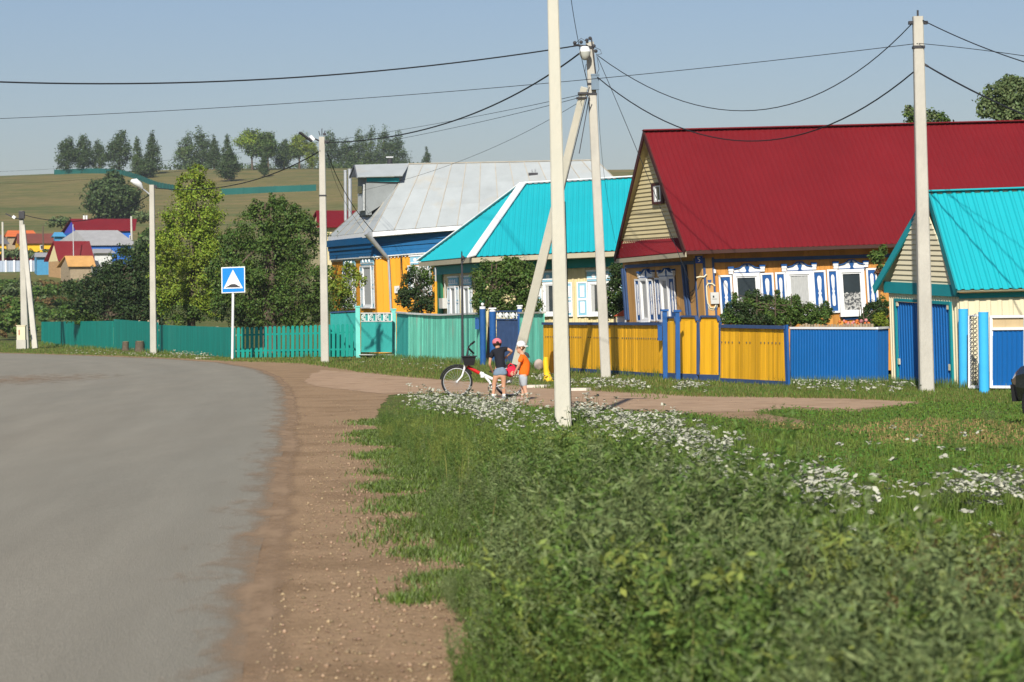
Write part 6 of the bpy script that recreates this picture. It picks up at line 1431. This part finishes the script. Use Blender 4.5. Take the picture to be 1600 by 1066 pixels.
hl = [(106, 217, 272, 30, 'leftmost dark tree of the left hilltop clump', A, 'oval'), (130, 216, 271, 32, 'second dark tree from the left in the left hilltop clump', A, 'oval'), (155, 222, 270, 22, 'slim pale tree in the middle of the left hilltop clump', Bm, 'oval'), (186, 208, 270, 36, 'broad tall tree of the left hilltop clump, above the netting bend', A, 'oval'), (215, 214, 272, 20, 'slim pointed tree third from the right of the left hilltop clump', Bm, 'cone'), (239, 206, 272, 30, 'tallest pointed tree at the right end of the left hilltop clump', A, 'cone'), (228, 252, 278, 28, 'low dark bush below the right end of the left hilltop clump', A, 'oval'),
      (292, 214, 262, 32, 'rounded tree at the left of the middle hilltop clump', Bm, 'oval'), (315, 206, 262, 34, 'tall rounded tree in the middle hilltop clump above the yellow green tree', A, 'oval'), (335, 212, 265, 22, 'dark narrow tree in the middle hilltop clump', A, 'cone'), (356, 210, 270, 22, 'narrow dark spruce right of the middle hilltop clump', A, 'cone'), (358, 238, 284, 30, 'bushy tree standing lower on the slope beneath the narrow dark spruce', A, 'oval'),
      (394, 204, 266, 36, 'hill tree with a yellow crown', Ym, 'top'), (420, 207, 266, 34, 'light green tree touching the yellow crowned hill tree', Cm, 'top'), (413, 232, 277, 12, 'slender dark sapling below the yellow crowned hill tree', A, 'cone'), (444, 221, 264, 26, 'grey green tree midway between the yellow crown and the grey pole', Bm, 'oval'), (468, 211, 264, 28, 'pale yellow green tree just left of the grey pole top', [LL, LH2], 'top'), (488, 220, 264, 22, 'lime green tree behind the lamp of the grey pole', [LL, LH2], 'oval'),
      (518, 206, 262, 28, 'dark tree just right of the grey pole top', A, 'oval'), (541, 222, 262, 30, 'low green tree between the grey pole and the poplars', Bm, 'oval'), (560, 208, 260, 26, 'leftmost of the dark poplars above the dormer', Bm, 'oval'), (580, 204, 259, 26, 'tall pale poplar above the dormer', Bm, 'oval'), (600, 203, 259, 26, 'tallest poplar above the grey roof', Bm, 'oval'), (620, 209, 258, 28, 'rightmost poplar of the group above the grey roof', A, 'oval'), (667, 232, 256, 20, 'small lone tree on the skyline right of the poplars', A, 'cone'),
      (173, 277, 345, 68, 'big round tree alone on the dry hillside above the far red roof', A, 'oval')]
for i, (px, tp, bs, w, lb, mx, sh) in enumerate(hl):
    htree(px, tp, bs, w, lb, mx, n=4500 if w > 60 else 1500, seed=i, shape=sh)
# hedge growth and far bushes: one mass nobody could count
def bush_mass(name, spots, leaf, n, lm, seed):
    rng = np.random.default_rng(seed); bl = []
    for px, py, rx, ry, d in spots:
        c = W(px, py, d); k = ppm(d); bl.append((c, np.array([rx / k, rx / k, ry / k]), 1))
    C, Nn, _ = crown_points(rng, bl, n, .22, 14); V, Q = leaf_quads(C, Nn, leaf, rng)
    mi = np.clip(((gauss_noise2(C[:, 0] * .8, C[:, 2] * 1.2 + C[:, 1] * .3, seed) + 1) / 2 * len(lm)).astype(int), 0, len(lm) - 1)
    return tag(np_mesh(name, V, Q, lm, mi=mi), kind='stuff')
bush_mass('undergrowth', [(x, 262 + 0.012 * (200 - x) * 0 - (3 if x > 500 else 0), 16, 6, 612) for x in range(270, 660, 14)], .5, 4500, [LH, LH2], 3)
sp = []
rr = random.Random(4)
for i in range(70):
    px = rr.uniform(-30, 120); py = rr.uniform(440, 520); d = hill_y(px, py + 8, 150, 300); sp.append((px, py, rr.uniform(7, 16), rr.uniform(4, 9), d))
sp += [(15, 480, 26, 20, 172), (30, 495, 22, 18, 165), (0, 500, 24, 16, 168), (15, 450, 30, 12, 215), (90, 450, 30, 10, 215), (60, 455, 24, 8, 210)]
DRYL = mat('dry herb leaves', (.17, .115, .045), .7, .1, island=.3, hue=.02, trans=.25)
bush_mass('bank_scrub', sp, .3, 16000, [LD, LM_, LM_, DRYL, LG, LM_, LG], 5)
bush_mass('bushes', [(rr.uniform(0, 80), rr.uniform(392, 400), 9, 4, 284) for i in range(14)] + [(x, 340 + rr.uniform(-6, 10), 14, 7, 320) for x in (85, 100, 215, 230)] + [(225, 395, 26, 18, 270), (232, 372, 18, 14, 290)], .45, 3500, [LM_, LG, LH2], 6)

# ------------------------------------------------------------------ ground cover: grass, weeds, yarrow, stones
GR = np.random.default_rng(77)
def inpoly(P_, poly):
    x, y = P_[:, 0], P_[:, 1]; c = np.zeros(len(P_), bool); n = len(poly)
    for i in range(n):
        x0, y0 = poly[i][:2]; x1, y1 = poly[i - 1][:2]
        k = ((y0 > y) != (y1 > y)) & (x < (x1 - x0) * (y - y0) / ((y1 - y0) or 1e-9) + x0); c ^= k
    return c
DIRT = [np.array([0.4, 6])] + [p[:2] for p in sh_r] + [p[:2] for p in sh_t] + [np.array([-30, 118])] + [p[:2] for p in sh_l] + [np.array([-1.9, 6])]
ROADP = [p[:2] for p in edge + left]
ED_Y = np.array([6] + [p[1] for p in sh_r[:11]]); ED_X = np.array([0.4] + [p[0] for p in sh_r[:11]])
o_ = np.argsort(ED_Y); ED_Y, ED_X = ED_Y[o_], ED_X[o_]
def edge_x(y): return np.interp(y, ED_Y, ED_X)
def blades(P_, h, w, rng, lean=0.5):
    n = len(P_); a = rng.uniform(0, 2 * np.pi, n); d = np.stack([np.cos(a), np.sin(a), np.zeros(n)], 1); s = np.stack([-np.sin(a), np.cos(a), np.zeros(n)], 1)
    l = (rng.uniform(0.1, 1, n) * lean * h)[:, None]; up = np.array([0, 0, 1.0])
    b0, b1 = P_ - s * w[:, None] / 2, P_ + s * w[:, None] / 2
    m_ = P_ + up * (h * .55)[:, None] + d * l * .35; t = P_ + up * h[:, None] + d * l
    V = np.stack([b0, b1, m_ + s * w[:, None] * .42, m_ - s * w[:, None] * .42, t], 1).reshape(-1, 3)
    i = np.arange(n) * 5
    Q = np.concatenate([np.stack([i, i + 1, i + 2], 1), np.stack([i, i + 2, i + 3], 1), np.stack([i + 3, i + 2, i + 4], 1)])
    return V, Q
def scatter(n, d0, d1, xa, xb, rng, pw=1.0):
    u = rng.uniform(0, 1, n); d = d0 * (d1 / d0) ** (u ** pw); x0, x1 = xa(d), xb(d)
    return np.stack([x0 + (x1 - x0) * rng.uniform(0, 1, n), d, np.zeros(n)], 1)
def gm(name, c, var=.35, hue=.02, tr=.25): return mat(name, c, .6, .1, .5, island=var, hue=hue, trans=tr, spec=.2)
G1, G2, G3 = gm('lawn grass', (.10, .15, .027)), gm('yellowed grass', (.20, .18, .06)), gm('fresh grass', (.12, .19, .03))
# lawn
P_ = scatter(230000, 9, 62, lambda d: edge_x(np.minimum(d, 37)) - .25, lambda d: .235 * d + 2.5, GR)
ins = inpoly(P_, DIRT); nz = gauss_noise2(P_[:, 0] * 4, P_[:, 1] * 2, 5)
P_ = P_[~ins | ((nz > .55) & (GR.random(len(P_)) < .25) & (P_[:, 0] > edge_x(P_[:, 1]) - .5))]
P_ = P_[(GR.random(len(P_)) < .3) | (P_[:, 0] > edge_x(np.minimum(P_[:, 1], 37)) + 1.4) | (P_[:, 1] > 31)]
thin = gauss_noise2(P_[:, 0] * 1.1, P_[:, 1] * .55, 9)
P_ = P_[(thin < .48) | (GR.random(len(P_)) < .25)]
d = P_[:, 1]; hz = .8 + .35 * gauss_noise2(P_[:, 0] * .9, P_[:, 1] * .6, 21)
h = GR.uniform(.045, .11, len(P_)) * np.interp(d, [9, 18, 26, 40], [1.8, 1.4, .9, .6]) * hz; h *= np.clip(.3 + (P_[:, 0] - edge_x(np.minimum(d, 37))) * .9, .3, 1); wd = GR.uniform(.005, .009, len(P_)) * np.interp(d, [9, 25, 60], [1, 1.6, 3.0])
V, Q = blades(P_, h, wd, GR); mi = (gauss_noise2(P_[:, 0] * .8, P_[:, 1] * .4, 31) + GR.normal(0, .35, len(P_))); mi = np.where(mi > .62, 1, np.where(mi < -.1, 2, 0))
for px, py, rx, ry in ((1500, 668, .95, 2.6), (1415, 668, .5, 1.3), (1440, 690, .55, 1.2), (1345, 672, .45, 1.2), (1560, 690, .6, 1.4), (1230, 668, .4, 1.0)):
    c = G(px, py); q = ((P_[:, 0] - c[0]) / rx) ** 2 + ((P_[:, 1] - c[1]) / ry) ** 2 + .5 * gauss_noise2(P_[:, 0] * 5, P_[:, 1] * 2.5, 61); mi = np.where((q < 1) & (GR.random(len(P_)) < .85), 3, mi)
mi = np.concatenate([mi, mi, mi])
tag(np_mesh('lawn_grass', V, Q, [G1, G2, G3, gm('dry straw grass', (.33, .25, .10), .3)], mi=mi, org=(0, 0, 0)), kind='stuff')
# verge between the path and the fences, and along the bend
def verge(n, top, bot, rng, hh, name, mats_, ww=1.0, jit=.6):
    tx = np.array([p[0] for p in top]); ty = np.array([p[1] for p in top]); bx = np.array([p[0] for p in bot]); by = np.array([p[1] for p in bot])
    px = rng.uniform(min(bx.min(), tx.min()), max(bx.max(), tx.max()), n); y0 = np.interp(px, bx, by); y1 = np.interp(px, tx, ty); py = y1 + (y0 - y1) * rng.uniform(0, 1, n) ** .8 + rng.normal(0, jit, n)
    R = np.array([G(a, b) for a, b in zip(px, py)]); R[:, 2] = HT(R[:, 0], R[:, 1]); R = R[R[:, 1] < 180]
    k = ppm(R[:, 1]); V, Q = blades(R, rng.uniform(*hh, len(R)), ww * rng.uniform(.5, 1.0, len(R)) / k, rng)
    m_ = rng.integers(0, len(mats_), len(R)); tag(np_mesh(name, V, Q, mats_, mi=np.concatenate([m_] * 3), org=(0, 0, 0)), kind='stuff')
vt = [(60, 541), (176, 545.5), (247, 551.5), (367, 559.5), (505, 558.5), (556, 556), (637, 563), (750, 569), (812, 573), (850, 577), (1037, 590), (1126, 596), (1228, 603), (1390, 604), (1500, 609), (1640, 613)]
vb = [(0, 551), (80, 553.5), (180, 556), (280, 560), (360, 564.5), (420, 566), (470, 568), (520, 575), (560, 582), (640, 590), (740, 598), (840, 607), (900, 610), (1000, 616), (1090, 621), (1200, 622), (1330, 624), (1450, 630), (1640, 634)]
verge(70000, vt, vb, GR, (.03, .10), 'verge_grass', [G1, G2, G3], 1.1)
verge(16000, vt, [(x, y + 1.0) for x, y in vt], GR, (.08, .26), 'fence_foot_grass', [G1, G3, LG], 1.0, .3)
# weeds
def weed_variant(rng, kind):
    L, S = [], []; up = np.array([0, 0, 1.0]); nst = rng.integers(2, 5)
    for s_ in range(nst):
        a = rng.uniform(0, 6.28); ln = rng.uniform(.1, .38); tip = v(math.cos(a) * ln, math.sin(a) * ln, rng.uniform(.7, 1.0)); S.append((v(0, 0, 0), tip))
        nb = 9
        for b in range(nb):
            t = rng.uniform(.15, .95); p = tip * t + v(*(rng.normal(0, .01, 3))); ab = rng.uniform(0, 6.28); bl = (1.05 - t) * rng.uniform(.15, .35) + .05
            e = p + v(math.cos(ab) * bl, math.sin(ab) * bl, bl * rng.uniform(.5, 1.2)); S.append((p, e))
            for k in range(9): q = p + (e - p) * rng.uniform(.2, 1.1) + rng.normal(0, .018, 3); L.append(q)
        for k in range(44):
            q = rng.uniform(0, 1) ** .7; L.append(tip * (q * .98 + .08) + rng.normal(0, .034 * (1.15 - q) + .006, 3))
    L = np.array(L); nn = rng.normal(size=L.shape) * .7 + up * .6; nn /= np.linalg.norm(nn, axis=1, keepdims=True)
    V, _ = leaf_quads(L, nn, {0: .048, 1: .048, 2: .058}[kind], rng, {0: .26, 1: .42, 2: .17}[kind])
    W_ = []
    for a, b in S:
        t = norm(b - a); x = norm(np.cross(t, v(.3, .9, .1))) * .004; W_ += [a - x, a + x, b + x * .6, b - x * .6]
    return np.concatenate([V, np.array(W_)])
def plant_field(name, P_, hs, kinds, mats_, seed, weights=None):
    rng = np.random.default_rng(seed); var = [weed_variant(rng, k) for k in kinds for _ in range(3)]; VV, MI = [], []
    for p, h in zip(P_, hs):
        q = var[rng.integers(len(var))]; a = rng.uniform(0, 6.28); ca, sa = math.cos(a), math.sin(a); s_ = h * rng.uniform(.85, 1.15)
        r = q * np.array([s_ * 1.15, s_ * 1.15, s_]); VV.append(np.stack([r[:, 0] * ca - r[:, 1] * sa, r[:, 0] * sa + r[:, 1] * ca, r[:, 2]], 1) + p); 
        cw = np.cumsum(weights if weights is not None else np.full(len(mats_), 1 / len(mats_))); u = float(np.clip(.5 + .62 * gauss_noise2(np.array([p[0] * 1.5]), np.array([p[1] * .75]), seed + 40)[0] + rng.normal(0, .16), 0, .999)); MI.append(np.full(len(q) // 4, min(int(np.searchsorted(cw, u)), len(mats_) - 1)))
    V = np.concatenate(VV); Q = np.arange(len(V)).reshape(-1, 4)
    return tag(np_mesh(name, V, Q, mats_, mi=np.concatenate(MI), org=(0, 0, 0)), kind='stuff')
WG, WA, WB, WR = gm('wormwood leaves', (.175, .225, .085), .3, .015), gm('nettle leaves', (.115, .185, .04), .35), gm('fresh herb leaves', (.21, .26, .058), .3), gm('reddish herb leaves', (.15, .115, .045), .3)
P_ = scatter(1650, 5.4, 37, lambda d: edge_x(d) - .05, lambda d: np.interp(d, [5, 9, 14, 20, 25, 30, 37], [2.2, 1.3, 1.0, .95, .5, -.5, -1.5]), GR, .8)
P_ = P_[(P_[:, 0] < edge_x(P_[:, 1]) + 1.6) | (P_[:, 1] < 24)]
e = P_[:, 0] - edge_x(P_[:, 1]) + .22 * gauss_noise2(P_[:, 0] * .5, P_[:, 1] * 1.6, 51); lump = 1 + .55 * gauss_noise2(P_[:, 0] * 2.2, P_[:, 1] * 1.1, 52)
hs = np.interp(e, [-.05, .1, .3, .8], [.09, .22, .44, .70]) * lump * GR.uniform(.6, 1.3, len(P_))
hs = np.minimum(hs, np.interp(P_[:, 1], [5, 10, 15, 20, 25, 30, 37], [.62, .76, .70, .50, .32, .24, .15]) * GR.uniform(.55, 1.2, len(P_)))
plant_field('roadside_weeds', P_, hs, (0, 0, 1, 2), [WG, WA, WB], 1, [.42, .33, .25])
B_ = scatter(210, 8.5, 24, lambda d: edge_x(d) + .35, lambda d: np.interp(d, [5, 9, 14, 20, 25], [1.9, 1.3, 1.0, .9, .3]), GR, .85)
hb = np.minimum(GR.uniform(.55, .95, len(B_)), np.interp(B_[:, 1], [8, 10, 15, 20, 25], [.85, .92, .78, .54, .36])) * np.clip((B_[:, 0] - edge_x(B_[:, 1])) / .7, .5, 1)
plant_field('wormwood_bushes', B_, hb, (0, 2, 2, 0), [WG, WA, WB], 8, [.45, .3, .25])
P_ = P_[(GR.random(len(P_)) < .12) & (P_[:, 0] > edge_x(P_[:, 1]) + .3)]; n_ = 8; T_ = np.repeat(P_, n_, 0) + np.concatenate([GR.normal(0, .10, (len(P_) * n_, 2)), np.zeros((len(P_) * n_, 1))], 1); h_ = np.repeat(hs[:len(P_)] * 0 + np.interp(P_[:, 1], [5, 12, 18, 25, 37], [.5, .66, .55, .34, .18]), n_) * GR.uniform(.5, 1.15, len(T_)) * np.clip((np.repeat(P_[:, 0] - edge_x(P_[:, 1]), n_) + .1) / .6, .2, 1)
V, Q = blades(T_, h_, GR.uniform(.005, .011, len(T_)), GR, .55); m_ = GR.choice(3, len(T_), p=[.4, .25, .35]); tag(np_mesh('tall_grass', V, Q, [G1, G2, G3], mi=np.concatenate([m_] * 3), org=(0, 0, 0)), kind='stuff')
P_ = scatter(1000, 5.6, 17, lambda d: np.interp(d, [5, 9, 17], [1.0, .9, .9]), lambda d: .235 * d + 1.5, GR, .9)
hs = np.interp(P_[:, 1], [5, 9, 13, 17], [.62, .58, .45, .2]) * GR.uniform(.4, 1.4, len(P_)) * (1 + .35 * gauss_noise2(P_[:, 0] * 2.0, P_[:, 1] * 1.2, 71))
hs = np.minimum(hs, np.clip(1.5 - .085 * P_[:, 1], .12, .7) * GR.uniform(.7, 1.05, len(P_)))
plant_field('meadow_herbs', P_, hs, (1, 2, 2, 0), [WA, WB, WG, WR], 2, [.42, .32, .22, .04])
P_ = scatter(260, 17, 34, lambda d: np.full_like(d, .6), lambda d: .235 * d + 1, GR)
plant_field('low_herbs', P_, GR.uniform(.12, .26, len(P_)), (1, 2), [WA, WB, WG], 3)
T_ = scatter(8000, 5.6, 13.5, lambda d: np.full_like(d, .6), lambda d: .235 * d + 1.2, GR); h_ = np.interp(T_[:, 1], [5, 9, 13.5], [.56, .46, .26]) * GR.uniform(.45, 1.1, len(T_))
V, Q = blades(T_, h_, GR.uniform(.005, .010, len(T_)), GR, .5); m_ = GR.choice(3, len(T_), p=[.4, .2, .4]); tag(np_mesh('meadow_grass', V, Q, [G1, G2, G3], mi=np.concatenate([m_] * 3), org=(0, 0, 0)), kind='stuff')
# tufts that creep over the gravel
P_ = []
for t in range(60):
    y = 12 + 24 * GR.random(); x = edge_x(y) + GR.uniform(-.22, .14); n = GR.integers(250, 800); s_ = GR.uniform(.05, .20)
    P_.append(np.stack([x + GR.normal(0, s_, n), y + GR.normal(0, s_ * 1.6, n), np.full(n, .004)], 1))
P_ = np.concatenate(P_); V, Q = blades(P_, GR.uniform(.015, .055, len(P_)), GR.uniform(.004, .009, len(P_)) * np.interp(P_[:, 1], [9, 36], [1, 2]), GR, 1.2)
m_ = GR.integers(0, 3, len(P_)); tag(np_mesh('edge_tufts', V, Q, [G1, WG, G3], mi=np.concatenate([m_] * 3), org=(0, 0, 0)), kind='stuff')
# clover and plantain, low and broad
P_ = scatter(60000, 13, 50, lambda d: edge_x(np.minimum(d, 37)) + .3, lambda d: .235 * d + 2, GR); P_ = P_[~inpoly(P_, DIRT)]
P_ = P_[(gauss_noise2(P_[:, 0] * 1.3, P_[:, 1] * .5, 44) > -.05)]
P_[:, 2] = GR.uniform(.015, .07, len(P_)); nn = GR.normal(size=P_.shape) * .35 + np.array([0, -.25, 1.0]); nn /= np.linalg.norm(nn, axis=1, keepdims=True)
V, Q = leaf_quads(P_, nn, .035, GR, .8); tag(np_mesh('clover', V, Q, [gm('clover leaves', (.085, .17, .025), .3)], org=(0, 0, 0)), kind='stuff')
# yarrow: flat white heads on thin stems
def yarrow(name, spots, hrange, seed, size=.03):
    rng = np.random.default_rng(seed); VV, FF, MI = [], [], []; b = 0
    base_hex = np.array([[math.cos(i * math.pi / 2.5), math.sin(i * math.pi / 2.5), 0] for i in range(5)])
    for p in spots:
        h = rng.uniform(*hrange); lean = rng.normal(0, .05, 2); hd = p + v(lean[0], lean[1], h)
        x = v(1, 0, 0) * .003; VV.append(np.array([p - x, p + x, hd + x * .6, hd - x * .6, hd])); FF += [(b, b + 1, b + 2), (b, b + 2, b + 3)]; MI += [1, 1]; b += 5
        for k in range(rng.integers(3, 8)):
            r = size * rng.uniform(.35, .75); c = hd + v(*(rng.normal(0, size * .75, 2)), rng.normal(0, .008)); t = rng.normal(0, .35, 2)
            H_ = base_hex * r; H_ = H_ + np.outer(H_[:, 0] * t[0] + H_[:, 1] * t[1], [0, 0, 1.0]); VV.append(np.concatenate([[c + v(0, 0, r * .3)], c + H_]))
            FF += [(b, b + 1 + i, b + 1 + (i + 1) % 5) for i in range(5)]; MI += [0] * 5; b += 6
    tag(np_mesh(name, np.concatenate(VV), np.array(FF), [mat('white flower heads', (.46, .46, .36), .8, .1, 3, island=.25, trans=.15), G1], mi=MI, org=(0, 0, 0)), kind='stuff')
def px_cloud(n, regions, rng):
    out = []; w = np.array([r[4] for r in regions], float); w /= w.sum()
    while len(out) < n:
        r = regions[rng.choice(len(regions), p=w)]; t = rng.uniform(0, 1)
        px = r[0] + (r[2] - r[0]) * t + rng.normal(0, 6); py = r[1] + (r[3] - r[1]) * t + rng.normal(0, r[5])
        p = G(px, py)
        if gauss_noise2(np.array([p[0] * 2.2]), np.array([p[1] * 1.1]), 3)[0] > -.02 or rng.random() < .2: out.append(v(p[0], p[1], 0))
    return out
yarrow('yarrow_flowers', px_cloud(1500, [(640, 640, 800, 676, 3, 7), (700, 640, 850, 668, 2, 8), (890, 660, 1060, 700, 2, 10), (900, 662, 1130, 745, 2, 16), (1040, 700, 1180, 760, 1, 14), (1010, 795, 1330, 806, 3.2, 13), (1120, 800, 1300, 815, 2, 10), (1330, 822, 1640, 808, 2, 10), (760, 690, 900, 700, .6, 12), (1300, 700, 1600, 740, .15, 20), (1200, 900, 1600, 880, .12, 50)], GR), (.16, .34), 4, .034)
yarrow('verge_flowers', px_cloud(420, [(95, 555, 335, 560, 3, 2.0), (190, 556, 330, 561, 1.5, 2), (895, 605, 1010, 612, 1.3, 3), (1060, 612, 1100, 614, .8, 2), (1250, 612, 1400, 614, 1, 3), (1390, 612, 1430, 614, .4, 2), (560, 572, 740, 583, .35, 4), (830, 597, 870, 600, .3, 2)], GR), (.08, .22), 5, .04)
# stones on the shoulder and the path
def stones(n, rng):
    P_ = scatter(n * 3, 8.5, 62, lambda d: np.interp(d, [8, 20, 40, 57, 62], [-1.0, -1.7, -3.6, -5.3, -5.5]), lambda d: np.where(d < 36, edge_x(np.minimum(d, 37)) + .1, .14 * d), rng, .9); P_ = P_[inpoly(P_, DIRT) & ~inpoly(P_, ROADP) & (rng.random(n * 3) < np.where(P_[:, 1] < 36, np.clip((P_[:, 0] - edge_x(np.minimum(P_[:, 1], 37))) / 1.6 + 1.0, .12, 1), .5))][:n]
    B_ = np.array([[1, 0, 0], [0, 1, 0], [-1, 0, 0], [0, -1, 0], [0, 0, .8], [0, 0, -.5]]); FB = np.array([(0, 1, 4), (1, 2, 4), (2, 3, 4), (3, 0, 4), (1, 0, 5), (2, 1, 5), (3, 2, 5), (0, 3, 5)])
    s_ = np.minimum(np.exp(rng.normal(np.log(.0046), .6, len(P_))), .016); V = B_[None] * (s_[:, None, None] * rng.uniform(.6, 1.4, (len(P_), 6, 3))); a = rng.uniform(0, 6.28, len(P_)); ca, sa = np.cos(a)[:, None], np.sin(a)[:, None]
    V = np.stack([V[:, :, 0] * ca - V[:, :, 1] * sa, V[:, :, 0] * sa + V[:, :, 1] * ca, V[:, :, 2]], 2) + P_[:, None] + np.array([0, 0, .008]); Q = (FB[None] + (np.arange(len(P_)) * 6)[:, None, None]).reshape(-1, 3)
    tag(np_mesh('gravel', V.reshape(-1, 3), Q, [mat('gravel stones', (.30, .215, .135), .9, .2, 3, island=.4, hue=.02)], org=(0, 0, 0)), kind='stuff')
stones(9500, GR)

# ------------------------------------------------------------------ summer haze in the air
HAZE = 0.00014
if HAZE:
    m = bpy.data.materials.new('haze'); m.use_nodes = True; nt = m.node_tree; nt.nodes.remove(nt.nodes["Principled BSDF"])
    pv = nt.nodes.new("ShaderNodeVolumePrincipled"); pv.inputs['Density'].default_value = HAZE; pv.inputs['Color'].default_value = (.80, .88, 1.0, 1); pv.inputs['Anisotropy'].default_value = 0.0
    nt.links.new(pv.outputs[0], nt.nodes["Material Output"].inputs['Volume'])
    mb = MB(); mb.box((0, 1720, 0), (1900, 3620, 160)); hz_ = mb.build('haze', m, kind='stuff')
